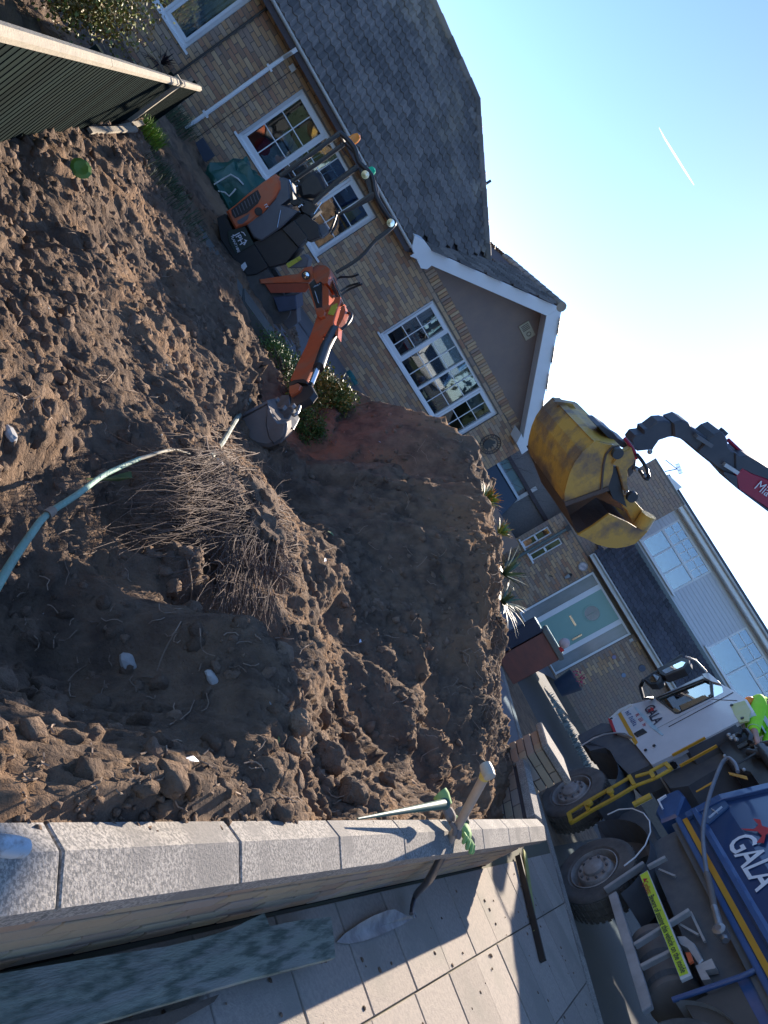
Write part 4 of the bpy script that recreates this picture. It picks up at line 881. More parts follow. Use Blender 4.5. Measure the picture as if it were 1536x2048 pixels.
for i,(x,y,lb) in enumerate(((-17,-22,'unseen tree added across the street to darken window reflections, left of three'),(1,-26,'unseen tree added across the street to darken window reflections, middle of three'),(19,-22,'unseen tree added across the street to darken window reflections, right of three'),(36,1,'unseen tree added beyond the road, well right of the lorry, to darken window reflections'),(40,-13,'unseen tree added farther down the road, behind the lorry, to darken window reflections'))):
    e=shrub('reflection_tree',(x,y,3.6),(7.5,2.4,3.4),5200,M_dleaf,lb,'tree',ls=.55,g0=20+i); v0_,f0_=ico(3); MB().add(v0_*np.array([8.6,2.2,4.2])+np.array([x,y,3.4]),[tuple(t) for t in f0_]).build('crown',M_dleaf,parent=e)  # unseen trees added to darken the reflections in the house windows
# grass tufts at the fence foot
def tuft(P,n,h,sp,m,lab,g0,name='grass_tuft'):
    g=np.random.default_rng(g0); B=MB()
    for i in range(n):
        a=g.uniform(0,6.28); r=sp*math.sqrt(g.random()); p=np.array([P[0]+r*math.cos(a),P[1]+r*math.sin(a),P[2]-.01]); l=h*g.uniform(.5,1.1); b=g.uniform(0,6.28); t=g.uniform(.1,.6); q=p+np.array([math.cos(b)*t*l*.4,math.sin(b)*t*l*.4,l*.6]); e=p+np.array([math.cos(b)*t*l,math.sin(b)*t*l,l*(1-.3*t)]); s=np.array([-math.sin(b),math.cos(b),0])*.004
        B.add([p-s,p+s,q+s*.8,q-s*.8,e],[(0,1,2,3),(3,2,4)])
    return B.build(name,m,base=P,label=lab,cat='grass',kind='stuff')
tuft(soil_hit(295,275),260,.22,.16,mat('sunlit_grass',(.20,.34,.03),.6,island=.3),'bright sunlit tuft of grass at the foot of the fence',1)
tuft(soil_hit(330,225),420,.4,.5,mat('rough_grass',(.07,.10,.05),.7,island=.5),'long rough dark grass between the fence end and the house',2)
tuft(soil_hit(315,345),260,.2,.4,mat('rough_grass2',(.06,.12,.05),.7,island=.4),'dark green weeds below the grass tuft',3)
tuft(soil_hit(350,400),200,.15,.5,mat('rough_grass',(.07,.10,.05),.7),'scattered weeds before the green bag',5)
for i,(x0,y0,x1,y1) in enumerate(((170,268,262,265),(230,262,276,252))):
    p=soil_hit(x0,y0); q=soil_hit(x1,y1); MB().bar(p+ZU*.05,q+ZU*.06,.05,.03).build('timber_offcut',M_rail,base=p,label=['sunlit timber batten lying along the fence foot','shorter timber batten ending at the grass tuft'][i],cat='batten')
p=soil_hit(150,345); lfm=MB(); lfm.lathe(p+np.array([0,0,.05]),np.array([.2,-.7,.6]),[(0,0.001),(.012,.05),(0,.075)],seg=10,closed=False); lfm.build('broad_leaf',mat('fresh_leaf',(.16,.3,.04),.5),base=p,label='broad green leaf lying in the sunlit soil near the fence',cat='leaf')
# ================================================================== GREEN BULK BAG
bp=hz(418,385,.0); D0=float((bp-EYE)@Fv); FBg=Frame(bp,80)
q=[(403,345),(432,312),(475,302),(487,340),(492,395),(470,440),(430,432),(404,385)]
pts=[FBg.px(*t) for t in q]; bag=empty('bulk_bag',FBg((pts[0][0]+pts[4][0])/2,-.3,0),'dark green woven bulk bag slumped against the house behind the digger','bag')
v0,f0=ico(4); um=(min(p[0] for p in pts)+max(p[0] for p in pts))/2; uw=(max(p[0] for p in pts)-min(p[0] for p in pts))/2; zt=max(p[1] for p in pts)
V=[]
for p in v0:
    s=np.sign(p)*np.abs(p)**.55; s/=max(1e-6,1); r=1+.10*math.sin(p[0]*7+p[2]*4)*math.cos(p[1]*5+p[2]*3)+.05*math.sin(p[2]*13+p[0]*3)
    zz=(s[2]*.5+.5); lean=.12*zz; sh=1-.25*zz**2
    V.append(FBg(um+uw*s[0]*1.12*r*sh+lean,-.35+s[1]*.45*r*sh,max(.0,zt*1.05*zz*r)))
MB().add(V,[tuple(t) for t in f0]).build('sack',mat('green_woven_plastic',(.015,.10,.075),.38,col2=(.01,.06,.05),scale=6,bump=.5,bscale=14,spec=.6),parent=bag,smooth=True)
for (a,b,c) in (((432,372),(465,352),(490,372)),((440,385),(462,395),(475,380))):
    P=[FBg(*(lambda t:(t[0],.12,t[1]))(FBg.px(x,y))) for x,y in (a,b,c)]; MB().tube([P[0],(P[0]+P[1])/2+ZU*.03,P[1],(P[1]+P[2])/2+ZU*.02,P[2]],.012,seg=6).build('lifting_strap',M_whited,parent=bag)
# sheet of dark slate leaning by the wall foot
P=hz(395,310,.05); MB().box(Frame(P,60),-.16,.16,-.05,.0,0,.28).build('paving_flag',mat('blue_slate',(.06,.07,.1),.5),base=P,label='dark flat slab leaning on the house beside the downpipe',cat='slab')
# concrete edging slabs in front of the digger
M_edge=mat('mossy_concrete',(.13,.135,.12),.95,col2=(.09,.09,.08),scale=6,bump=.5)
eg=[((375,455),(420,520)),((420,520),(470,590)),((470,590),(535,680))]
for i,(a,b) in enumerate(eg):
    p=hz(a[0]+15,a[1]-4,.12); q=hz(b[0]+15,b[1]-4,.12); p[2]=q[2]=.05; p=p+(q-p)*.02
    MB().bar(p,q,.55,.16).build('edging_slab',M_edge,base=p,label=['mossy concrete edging block nearest the fence side','middle concrete edging block below the digger','concrete edging block at the weeds under the digger arm'][i],cat='edging block',group='concrete edging blocks in front of the digger',bevel=.015)
# paving terrace by the house
MB().add([FA(-3,.02,.012),FA(8.8,.02,.012),FA(8.8,1.5,.012),FA(-3,1.5,.012)],[(0,1,2,3)]).build('terrace',M_drive,kind='structure',label='grey paved strip along the foot of the brick house')
# ================================================================== LORRY
NV=-FT.n      # away from the viewer
def C3(pts): return cr((1150,1200),3.98,pts)
def C5(pts): return cr((1320,1480),5.537,pts)
def CW(pts): return cr((1050,1480),5.12,pts)
def CS(pts): return cr((1200,1700),4.571,pts)
def plate(name,pts,m,par,v=0.,t=.02,ch=0.,fr=FT,smooth=False,bevel=0.,label=None):
    return MB().prism(PX(fr,pts,v),-fr.n*t,chamfer=ch).build(name,m,parent=par,smooth=smooth,bevel=bevel,label=label)
M_cab=mat('pale_lorry_paint',(.62,.63,.66),.35,col2=(.5,.5,.52),scale=2.5,amt=.5,coat=.4)
M_navy=mat('navy_body_paint',(.015,.04,.12),.3,col2=(.022,.055,.15),scale=1.5,amt=.6,coat=.6)
M_rimb=mat('blue_rail_paint',(.05,.11,.26),.3,col2=(.03,.07,.18),scale=6,coat=.5)
M_amber=mat('amber_tape',(.62,.30,.015),.45,col2=(.5,.24,.02)); M_yel=mat('yellow_frame_paint',(.62,.40,.035),.5,col2=(.35,.24,.06),scale=9,amt=.6)
M_chass=mat('dark_chassis',(.085,.09,.10),.6,col2=(.16,.155,.15),scale=6,amt=.5); M_galv=mat('dusty_galvanised',(.52,.53,.54),.45,.4,col2=(.28,.27,.26),scale=5)
M_red=mat('red_print',(.55,.03,.04),.5); M_ink=mat('dark_print',(.03,.03,.06),.5); M_wprint=mat('white_print',(.75,.78,.82),.5,col2=(.7,.7,.75))
M_fluo=mat('fluorescent_yellow_sign',(.62,.75,.05),.55,col2=(.5,.6,.05)); M_hiviz=mat('lime_hi_vis_cloth',(.38,.85,.03),.7,col2=(.28,.7,.03),scale=5,bump=.6,bscale=9); M_refl=mat('reflective_tape',(.6,.6,.6),.4)
M_skin=mat('skin',(.50,.25,.17),.55)
lo=empty('tipper_lorry',FT(0,-1.1,-.19),'white and navy grab lorry with tipping body parked at the kerb','lorry')
# cab
cabq=C3([(272,955),(345,880),(440,832),(640,780),(1010,602),(1110,640),(1270,725),(1370,795),(1428,890),(1300,965),(835,1205),(612,1312),(490,1160),(430,1085),(325,1055)])
winq=C3([(645,782),(1022,630),(1078,652),(1093,770),(822,902),(800,900)])
# cab side as a shell round the window opening
def ring_panel(name,outer,inner,m,par,v=0.,t=.03):
    bm=bmesh.new(); off=wloc(par); O=[bm.verts.new(Vector(p)-off) for p in PX(FT,outer,v)]; I=[bm.verts.new(Vector(p)-off) for p in PX(FT,inner,v)]
    eo=[bm.edges.new((O[i],O[(i+1)%len(O)])) for i in range(len(O))]; ei=[bm.edges.new((I[i],I[(i+1)%len(I)])) for i in range(len(I))]
    r=bmesh.ops.triangle_fill(bm,use_beauty=True,use_dissolve=False,edges=eo+ei); bmesh.ops.recalc_face_normals(bm,faces=bm.faces)
    ex=bmesh.ops.extrude_face_region(bm,geom=bm.faces[:]); vv=[g for g in ex['geom'] if isinstance(g,bmesh.types.BMVert)]; bmesh.ops.translate(bm,verts=vv,vec=Vector(NV*t)); bmesh.ops.recalc_face_normals(bm,faces=bm.faces)
    me=bpy.data.meshes.new(name); bm.to_mesh(me); bm.free(); me.materials.append(m); o=bpy.data.objects.new(name,me); COL.objects.link(o); o.parent=par; return o
cabs=ring_panel('cab_side',cabq,winq,M_cab,lo,t=.06)
MB().prism(PX(FT,C3([(640,780),(1010,602),(1110,640),(1270,725),(1370,795),(1428,890),(1420,900),(1360,805),(1265,738),(1105,652),(1012,617),(650,792)]),-.06),NV*2.1).build('cab_roof',M_cab,parent=lo)
MB().prism(PX(FT,C3([(272,955),(345,880),(440,832),(445,842),(350,890),(282,962)]),-.06),NV*2.1).build('cab_front',M_cab,parent=lo)
MB().prism(PX(FT,C3([(440,832),(640,780),(1010,602),(1012,612),(645,790),(445,840)]),-.08),NV*2.05).build('windscreen',M_glass,parent=lo)
MB().prism(PX(FT,C3([(1300,965),(835,1205),(612,1312),(605,1300),(830,1195),(1295,955)]),-.06),NV*2.1).build('cab_back',M_cab,parent=lo)
MB().prism(PX(FT,C3([(272,955),(612,1312),(600,1318),(265,965)]),-.06),NV*2.1).build('cab_floor',M_chass,parent=lo)
dw=MB().prism(PX(FT,winq,-.02),NV*.006).build('door_window',glass('cab_glass',(.6,.75,.75),.3),parent=lo)
fr_=MB(); wq=PX(FT,winq,.004)
for i in range(len(wq)): fr_.bar(wq[i],wq[(i+1)%len(wq)],.018,.018)
fr_.build('window_seal',M_black,parent=dw)
MB().prism(PX(FT,C3([(1100,655),(1170,690),(1180,735),(1105,775)]),.004),NV*.01).build('rear_window',M_glassb,parent=lo)
p=PX(FT,C3([(1080,655),(1093,770)]),.008); MB().bar(p[0],p[1],.03).build('window_pillar',M_black,parent=lo)
# seams and steps in the cab skin
for nm,a,b,w_,mm in (('door_seam',(745,1010),(1260,735),.008,M_black),('roof_trim',(1085,790),(1290,800),.004,M_black),('body_crease',(655,1020),(1080,800),.006,M_galv)):
    p=PX(FT,C3([a,b]),.004); MB().bar(p[0],p[1],w_,.006).build(nm,mm,parent=lo)
plate('lamp_strip',C3([(262,945),(285,935),(330,1060),(310,1060)]),M_red,lo,v=.012)
plate('amber_stripe',C3([(338,905),(366,893),(500,1130),(480,1155),(468,1140)]),M_amber,lo,v=.006,t=.005)
plate('sunlit_edge',C3([(272,940),(345,872),(440,825),(452,835),(352,890),(285,950)]),mat('painted_sunlit_white',(.75,.73,.68),.4),lo,v=.02,t=.06)  # sunlit front edge of the cab painted as a pale strip
plate('door_handle',C3([(465,1060),(540,1018),(570,1045),(490,1085)]),M_black,lo,v=.02,t=.03,ch=.008)
plate('blue_sticker',C3([(466,848),(480,850),(600,960),(705,1072),(690,1078),(600,1010),(530,930)]),mat('pale_blue_film',(.45,.62,.7),.3),lo,v=.007,t=.004)
plate('hi_vis_reflection',C3([(1240,830),(1350,800),(1400,880),(1380,960),(1310,975),(1262,900)]),mat('yellow_green_reflection',(.55,.58,.2),.45,col2=(.6,.62,.5),scale=2.5),lo,v=.01,t=.02)  # lime jacket's reflection put into a yellow-green panel, no lamp here
for a in ((1247,838),(1332,941),(630,1160),(562,1195),(290,945)): 
    p=PX(FT,C3([a]),.012)[0]; MB().lathe(p,FT.n,[(0,.022),(.01,.02),(.01,.0)],seg=12).build('bolt_cap',M_black,parent=lo)
def tpx(name,txt,a,b,h,m,v=.008,par=lo,fr=FT,**k):
    (p,q)=PX(fr,[a,b],v); r=q-p; return text_mesh(name,txt,p,r,np.cross(np.cross(r,ZU),r)*-1 if False else ZU,h,m,par,depth=.003,**k)
a,b=C3([(548,862),(612,968)]); tpx('lettering','GALA',a,b,.15,M_ink,bold=.01)
a,b=C3([(610,845),(650,900)]); 
def figure(par,o,r,s,m,v): # small leaping figure emblem
    pts=[(0,0),(.35,.12),(.45,.5),(.6,.15),(1.,.12),(.75,-.1),(.8,-.6),(.55,-.25),(.2,-.45),(.32,-.1)]
    return MB().prism([o+r*x*s+ZU*y*s for x,y in pts],-FT.n*.003).build('emblem',m,parent=par)
pa=PX(FT,C3([(600,850)]),.009)[0]; figure(lo,pa,-FT.u,.14,M_red,.01)
def strokes(name,fr,a,b,h,n,m,v,par,seed):
    """print too small to read in the photograph: short upright strokes in a row"""
    (p,q)=PX(fr,[a,b],v); r=q-p; L_=np.linalg.norm(r); r/=L_; g=random.Random(seed); up=ZU-r*(ZU@r); up/=np.linalg.norm(up); B=MB(); w_=L_/n
    for k in range(n):
        if g.random()<.12: continue
        o=p+r*w_*k; hh=h*g.choice((1,1,.8)); B.prism([o,o+r*w_*.28,o+r*w_*.28+up*hh,o+up*hh],-fr.n*.002)
        if g.random()<.7: z_=g.choice((0,.45,.8))*h; B.prism([o+up*z_,o+r*w_*.7+up*z_,o+r*w_*.7+up*(z_+h*.18),o+up*(z_+h*.18)],-fr.n*.0016)
    return B.build(name,m,parent=par,kind='stuff')
a,b=C3([(478,915),(545,1010)]); strokes('small_print',FT,a,b,.055,11,M_red,.009,lo,1)
a,b=C3([(398,895),(475,1020)]); strokes('small_print',FT,a,b,.065,11,mat('blue_print',(.06,.12,.3),.5),.009,lo,2)
# beacon and mirrors
bp=PX(FT,C3([(1380,820)]),-.1)[0]; MB().ball(bp+ZU*.02,.075,sc=(1,1,1)).build('beacon',mat('orange_beacon',(.9,.25,.01),.3,amt=.1),parent=lo,smooth=True)
m_=MB().prism(PX(FT,C3([(650,545),(845,455),(905,470),(905,500),(870,545),(715,605),(672,590)]),.36),NV*.12,chamfer=.012).build('mirror',M_black,parent=lo)
MB().prism(PX(FT,C3([(690,560),(850,487),(880,497),(858,528),(722,585)]),.366),NV*.005).build('mirror_glass',M_glassb,parent=m_)
m_=MB().prism(PX(FT,C3([(540,625),(625,568),(690,600),(692,640),(650,668),(590,670)]),.34),NV*.10,chamfer=.012).build('mirror',M_black,parent=lo)
MB().prism(PX(FT,C3([(582,622),(630,590),(672,610),(648,650),(605,655)]),.346),NV*.005).build('mirror_glass',M_glassb,parent=m_)
arm=PX(FT,C3([(545,640)]),.3)+PX(FT,C3([(520,690),(545,785)]),.2)+PX(FT,C3([(610,780)]),.02); MB().tube(arm,.028,seg=8).build('mirror_arm',M_black,parent=lo,smooth=True)
arm=PX(FT,C3([(880,450)]),.32)+PX(FT,C3([(960,480)]),.25)+PX(FT,C3([(1050,575)]),.03); MB().tube(arm,.014,seg=8).build('mirror_arm',M_galv,parent=lo,smooth=True)
arm=PX(FT,C3([(545,640),(850,440)]),.33); MB().tube(arm,.02,seg=6).build('mirror_rail',M_black,parent=lo)
plate('wind_deflector',C3([(1012,585),(1060,575),(1140,640),(1160,665),(1090,650),(1020,610)]),M_cab,lo,v=.03,t=.12,ch=.01)
# dark rear panel, exhaust stack and orange strips behind the cab
plate('rear_stack',C3([(835,1075),(1240,842),(1300,975),(1250,1010),(900,1190),(840,1160)]),M_grey,lo,v=-.02,t=.6)
plate('lower_guard',C3([(612,1312),(835,1205),(900,1190),(1250,1010),(1320,1000),(1420,1130),(1420,1330),(1250,1270),(900,1480),(760,1500)]),M_chass,lo,v=-.25,t=.5)
for a,b in (((775,1237),(1037,1097)),((835,1322),(1130,1160))):
    p=PX(FT,C3([a,b]),.02); MB().bar(p[0],p[1],.03,.02).build('amber_strip',M_amber,parent=lo)
# crane pedestal with levers
cp=MB(); plate('crane_pedestal',C3([(1130,1160),(1240,1090),(1400,1150),(1536,1190),(1600,1500),(1500,1520),(1400,1380),(1250,1340)]),M_blackm,lo,v=-.12,t=.7,ch=.03)
for k,(x,y) in enumerate(((1225,1075),(1245,1100),(1265,1085),(1285,1110),(1345,1350),(1190,1240))):
    p=PX(FT,C3([(x,y)]),-.04)[0]; MB().ball(p,.028 if k<4 else .02,seg=8,rings=6).build('lever_knob',M_galv,parent=lo,smooth=True)
for a,b,r in (((1480,1180),(1600,1330),.07),((1400,1160),(1550,1140),.035),((1300,1180),(1400,1130),.03),((1240,1100),(1330,1060),.03),((1380,1210),(1500,1230),.045)):
    p=PX(FT,C3([a,b]),-.05); MB().tube(p,r,seg=12).build('hydraulic_ram',M_blackm,parent=lo,smooth=True)
p=PX(FT,C3([(1310,1080),(1330,1040),(1370,1040),(1400,1080),(1390,1130)]),.0); MB().tube(p,.03,seg=8).build('hose',M_black,parent=lo,smooth=True)
# chassis, tanks, guards
MB().box(FT,-7.5,2.3,-.95,-.80,.45,.80).build('chassis_rail',M_chass,parent=lo); MB().box(FT,-7.5,2.3,-1.7,-1.55,.45,.80).build('chassis_rail',M_chass,parent=lo)
MB().box(FT,-7.5,.1,-2.3,-.12,.86,1.235).build('subframe',M_chass,parent=lo)
MB().box(FT,.2,1.1,-1.9,-.3,.4,1.0).build('battery_box',M_chass,parent=lo)
# wheels
def wheel(u,z,R_=.50,par=lo,lab=None):
    c=FT(u,-.02,z); W=MB().lathe(c,FT.n,[(-.30,R_*.62),(-.30,R_*.93),(-.27,R_),(-.02,R_),(.0,R_*.965),(.012,R_*.86),(.004,R_*.76),(.012,R_*.66),(-.01,R_*.60),(-.05,R_*.58)],seg=48,closed=False).build('wheel',M_rubber,parent=par,smooth=True)
    MB().lathe(c,FT.n,[(-.05,R_*.585),(.004,R_*.60),(.008,R_*.575),(-.03,R_*.55),(-.12,R_*.53),(-.115,R_*.47),(-.02,R_*.43),(.0,R_*.40),(.0,R_*.25),(.03,R_*.24),(.045,R_*.19),(.05,R_*.0)],seg=40,closed=False).build('rim',mat('dusty_wheel_rim',(.42,.40,.38),.6,.1,col2=(.22,.19,.17),scale=7,amt=.8),parent=W,smooth=True)
    for k in range(10):
        a=2*math.pi*k/10; e=FT.u*math.cos(a)+ZU*math.sin(a); MB().lathe(c+e*R_*.335,FT.n,[(0,.018),(.028,.016),(.03,0)],seg=6).build('wheel_nut',M_steel,parent=W)
    # tread blocks
    T=MB()
    for k in range(44):
        a=2*math.pi*k/44; e=FT.u*math.cos(a)+ZU*math.sin(a); t=-FT.u*math.sin(a)+ZU*math.cos(a)
        for s in (-.25,-.16,-.07): q=c+FT.n*s+e*(R_+.004); T.bar(q-t*.02,q+t*.02,.07,.012,up=e)
    T.build('tread',M_rubber,parent=W,kind='stuff'); return W
wheel(1.62,.285,.47); wheel(0.0,.27,.475); wheel(-2.62,.40,.50); wheel(-3.9,.40,.50)
# mudguards
def guard(u,z,R0,a0,a1,m,w0=.03,w1=-.42,name='mudguard'):
    n=18; B=MB()
    for k in range(n):
        t0=a0+(a1-a0)*k/n; t1=a0+(a1-a0)*(k+1)/n; c=[]
        for t in (t0,t1):
            e=FT.u*math.cos(t)+ZU*math.sin(t)
            for v in (w0,w1): c.append(FT(u,v,z)+e*R0)
        B.add(c,[(0,1,3,2)])
    return B.build(name,m,parent=lo,smooth=True)
guard(0.02,.30,.66,R(15),R(165),M_grey); guard(1.62,.30,.68,R(35),R(160),M_chass)
pts=PX(FT,CW([(845,765),(960,712),(1100,702),(1215,750),(1275,830),(1285,940),(1230,1080),(1130,1200),(1015,1290)]),.03); MB().tube(pts,.008,seg=6).build('mudguard_edge',M_white,parent=lo,smooth=True)
guard(-2.62,.40,.60,R(20),R(170),M_galv); 
plate('front_mudguard',C3([(20,1095),(60,1150),(180,1085),(300,1055),(400,1080),(470,1150),(510,1160),(600,1310),(560,1330),(430,1390),(330,1290),(280,1200),(240,1175),(120,1200)]),M_chass,lo,v=-.04,t=.35)
pts=PX(FT,C3([(50,1160),(150,1100),(230,1070),(320,1058),(400,1062),(455,1095)]),.02); MB().tube(pts,.012,seg=6).build('mudguard_trim',M_galv,parent=lo,smooth=True)
plate('front_step',C3([(20,1080),(210,980),(275,985),(300,1040),(150,1080),(50,1150)]),M_chass,lo,v=-.02,t=.3)
# yellow stabiliser frame
yf=MB(); V_=.10
def yb(a,b,w_=.05):
    p=PX(FT,CW([a,b]),V_); MB().bar(p[0],p[1],w_,.05).build('yellow_bar',M_yel,parent=lo,bevel=.004)
yb((445,752),(600,655),.022); yb((600,655),(850,512),.028); yb((850,512),(1070,385),.022); yb((1130,375),(1290,330),.02); yb((1280,325),(1440,240),.022)
yb((475,848),(660,735),.03); yb((660,735),(930,590),.03); yb((930,590),(1130,470),.03); yb((1130,470),(1330,395),.02); yb((1330,395),(1495,300),.022)
yb((450,752),(478,850),.05); yb((625,660),(660,735),.06); yb((855,510),(905,590),.06); yb((1070,372),(1125,470),.05); yb((1290,330),(1325,395),.05); yb((1440,240),(1497,300),.045)
for a in ((665,660),(880,540)):
    p=PX(FT,CW([a]),V_+.03)[0]; MB().lathe(p,FT.n,[(0,.045),(.03,.045),(.035,.02),(.035,0)],seg=16).build('pivot_boss',M_yel,parent=lo,smooth=True)
p=PX(FT,CW([(1110,665),(1290,570)]),.06); MB().tube(p,.035,seg=10).build('yellow_canister',M_yel,parent=lo,smooth=True)
p=PX(FT,CW([(1180,300),(1330,390)]),.04); MB().tube(PX(FT,CW([(1130,390),(1200,330),(1290,320),(1340,360)]),.06),.014).build('brake_hose',M_black,parent=lo,smooth=True)
plate('white_bracket',CW([(1352,610),(1440,555),(1446,566),(1375,615),(1412,690),(1400,700)]),M_wprint,lo,v=.02)
plate('oil_tank',C5([(0,640),(60,590),(200,535),(265,610),(180,830),(0,900),(-60,800)]),M_rimb,lo,v=-.05,t=.4,ch=.03)
# side guards
sg=[((50,375),(410,130),.07),((440,162),(605,72),.045),((320,880),(825,560),.055),((380,1075),(740,890),.05)]
for a,b,w_ in sg:
    p=PX(FT,CS([a,b]),.0); MB().bar(p[0],p[1],w_,.04).build('guard_post',M_galv,parent=lo,bevel=.004)
for a,b in (((540,180),(690,242)),((830,570),(960,840)),((735,685),(900,780))):
    p=PX(FT,CS([a,b]),-.06); MB().bar(p[0],p[1],.022).build('stay',M_galv,parent=lo)
rl=plate('side_rail',CS([(75,415),(145,372),(440,1300),(470,1420),(385,1478)]),M_galv,lo,v=.03,t=.05,bevel=.005)
sb=plate('sign_board',CS([(363,228),(435,185),(835,1145),(738,1190)]),mat('white_sign_edge',(.7,.7,.68),.5),lo,v=.045,t=.03)
plate('sign_face',CS([(365,229),(432,190),(800,1110),(812,1135),(735,1165),(728,1150)]),M_fluo,sb,v=.0475,t=.002) if False else MB().prism(PX(FT,CS([(366,229),(432,190),(808,1125),(728,1155)]),.048),NV*.002).build('sign_face',M_fluo,parent=sb)
a,b=CS([(405,318),(740,1160)])
pp=PX(FT,[CS([(398,300)])[0],CS([(762,1148)])[0]],.052); rdir=(pp[1]-pp[0]); Lw=np.linalg.norm(rdir); rdir/=Lw
base0=PX(FT,[CS([(388,298)])[0]],.052)[0]; up_=ZU-rdir*(ZU@rdir)
base0=base0-up_*0.0
t1=text_mesh('sign_lettering','Cyclists: ',base0,rdir,up_,.06,M_red,sb,depth=.001,bold=.008)
wx=max((Vector(v.co)-t1.data.vertices[0].co).length for v in t1.data.vertices)
t2=text_mesh('sign_lettering','Beware of passing this vehicle on the inside',base0+rdir*(wx+.04),rdir,up_,.06,M_ink,sb,depth=.001,bold=.008)
# squeeze both texts to the board length
xs=[(Vector(v.co)+wloc(sb)-Vector(base0)).dot(Vector(rdir)) for v in t2.data.vertices]; k=(Lw-.02)/max(xs)
for t in (t1,t2):
    for v in t.data.vertices:
        q=Vector(v.co)+wloc(sb)-Vector(base0); s=q.dot(Vector(rdir)); q+=Vector(rdir)*(s*(k-1)); v.co=q+Vector(base0)-wloc(sb)
bpz=PX(FT,CS([(392,262)]),.052)[0]; 
wt=MB().prism([bpz+rdir*a+up_*b for a,b in ((0,0),(.05,0),(.025,.045))],-FT.n*.002).build('warning_triangle',M_red,parent=sb)
# round air tank with bands
tc=[FT(-1.15,-.32,.52),FT(-2.15,-.32,.52)]
pA=FT(*( (lambda q:(q[0],-.35,q[1]))(FT.px(*CS([(420,980)])[0],-.35)))); pB=FT(*((lambda q:(q[0],-.35,q[1]))(FT.px(*CS([(560,1260)])[0],-.35))))
tk=MB().lathe(FT(-.95,-.35,.55),-FT.u,[(0,0),(.0,.18),(.04,.25),(.75,.25),(.79,.18),(.79,0)],seg=28).build('air_tank',mat('dusty_brown_tank',(.22,.19,.17),.6,col2=(.15,.13,.12)),parent=lo,smooth=True)
for s in (.12,.36,.62): MB().lathe(FT(-.95-s,-.35,.55),-FT.u,[(0,.254),(.07,.254)],seg=28,closed=False).build('tank_strap',M_chass,parent=tk)
plate('side_marker',CS([(778,935),(822,930),(850,1010),(812,1030)]),mat('orange_marker',(.7,.14,.05),.4),lo,v=.02,ch=.004,t=.03)
plate('round_cover',CS([(700,785),(770,780),(860,850),(940,1000),(900,1040),(800,900),(730,860)]),M_galv,lo,v=-.05,t=.1,ch=.01)
plate('bracket_plate',CS([(870,1060),(1020,990),(1060,1080),(960,1100),(1010,1180),(930,1190)]),M_galv,lo,v=-.04,t=.06)
p=PX(FT,CS([(665,1372),(1290,1160),(1420,1100)]),.03); MB().tube(p,.024,seg=10).build('mudflap_bar',M_rimb,parent=lo,smooth=True)
plate('mudflap',CS([(780,1420),(1250,1195),(1460,1591),(1500,1800),(1000,1900),(900,1620)]),mat('brown_mudflap',(.11,.095,.085),.8,col2=(.08,.07,.065)),lo,v=-.02,t=.015)
plate('rear_panel',CS([(1250,1195),(1400,1130),(1620,1500),(1800,1900),(1500,1800),(1440,1560)]),M_rimb,lo,v=-.03,t=.05)
# tipping body
def pln(x,y,v): return (lambda q: FT(q[0],v,q[1]))(FT.px(x,y,v))
o_=[(180,860),(330,790),(640,600),(700,400),(860,352),(1110,430),(1190,520)]
Q=[C5([t])[0] for t in o_]
q0=FT.px(*Q[0],.05); q2=FT.px(*Q[2],.05)
zb=FT.px(*C5([(180,860)])[0],.05)[1]; ztop=2.75; uf=q0[0]
body=MB(); rim=M_rimb
# geometry in lorry coordinates: wall leans in above the crease
zr=zb+.22; zc=FT.px(*C5([(900,985)])[0],.0)[1]; 
UB=-6.5
MB().prism([FT(uf,-2.35,zb),FT(uf,-.02,zb),FT(uf+.03,-.02,zc),FT(uf-.12,-.16,ztop),FT(uf-.12,-2.2,ztop)],-FT.u*.08).build('front_board',M_navy,parent=lo)
MB().prism([FT(uf-.02,.0,zb+.02),FT(uf-.02,-.08,zb+.02),FT(uf+.0,-.08,zc),FT(uf-.12,-.22,ztop),FT(uf-.12,-.14,ztop),FT(uf+.0,.0,zc)],FT.u*(UB-uf)).build('body_side',M_navy,parent=lo)
MB().prism([FT(uf,-2.3,zb+.02),FT(uf,-2.38,zb+.02),FT(uf,-2.38,ztop),FT(uf,-2.3,ztop)],FT.u*(UB-uf)).build('body_side',M_navy,parent=lo)
MB().prism([FT(uf,.0,zb),FT(uf,-2.4,zb),FT(uf,-2.4,zb-.08),FT(uf,.0,zb-.08)],FT.u*(UB-uf)).build('body_floor',M_chass,parent=lo)
MB().box(FT,UB,uf,.0,.055,zb-.02,zb+.035).build('bottom_rail',M_rimb,parent=lo,bevel=.01)
MB().box(FT,UB,uf-.02,.0,.012,zb+.045,zb+.10).build('amber_stripe',M_amber,parent=lo)
MB().prism([FT(uf,.0,zb+.155),FT(uf,.06,zb+.18),FT(uf,.06,zb+.225),FT(uf,.0,zb+.26)],FT.u*(UB-uf)).build('side_rib',M_rimb,parent=lo)
MB().prism([FT(uf-.10,-.16,ztop-.1),FT(uf-.10,-.08,ztop-.08),FT(uf-.10,-.08,ztop+.03),FT(uf-.10,-.2,ztop+.03)],FT.u*(UB-uf)).build('top_rail',M_rimb,parent=lo)
MB().prism([FT(uf+.03,.0,zb+.1),FT(uf+.03,.045,zb+.1),FT(uf+.05,.045,zc),FT(uf-.08,-.10,ztop),FT(uf-.08,-.15,ztop),FT(uf+.05,.0,zc)],-FT.u*.10).build('corner_post',M_rimb,parent=lo,bevel=.006)
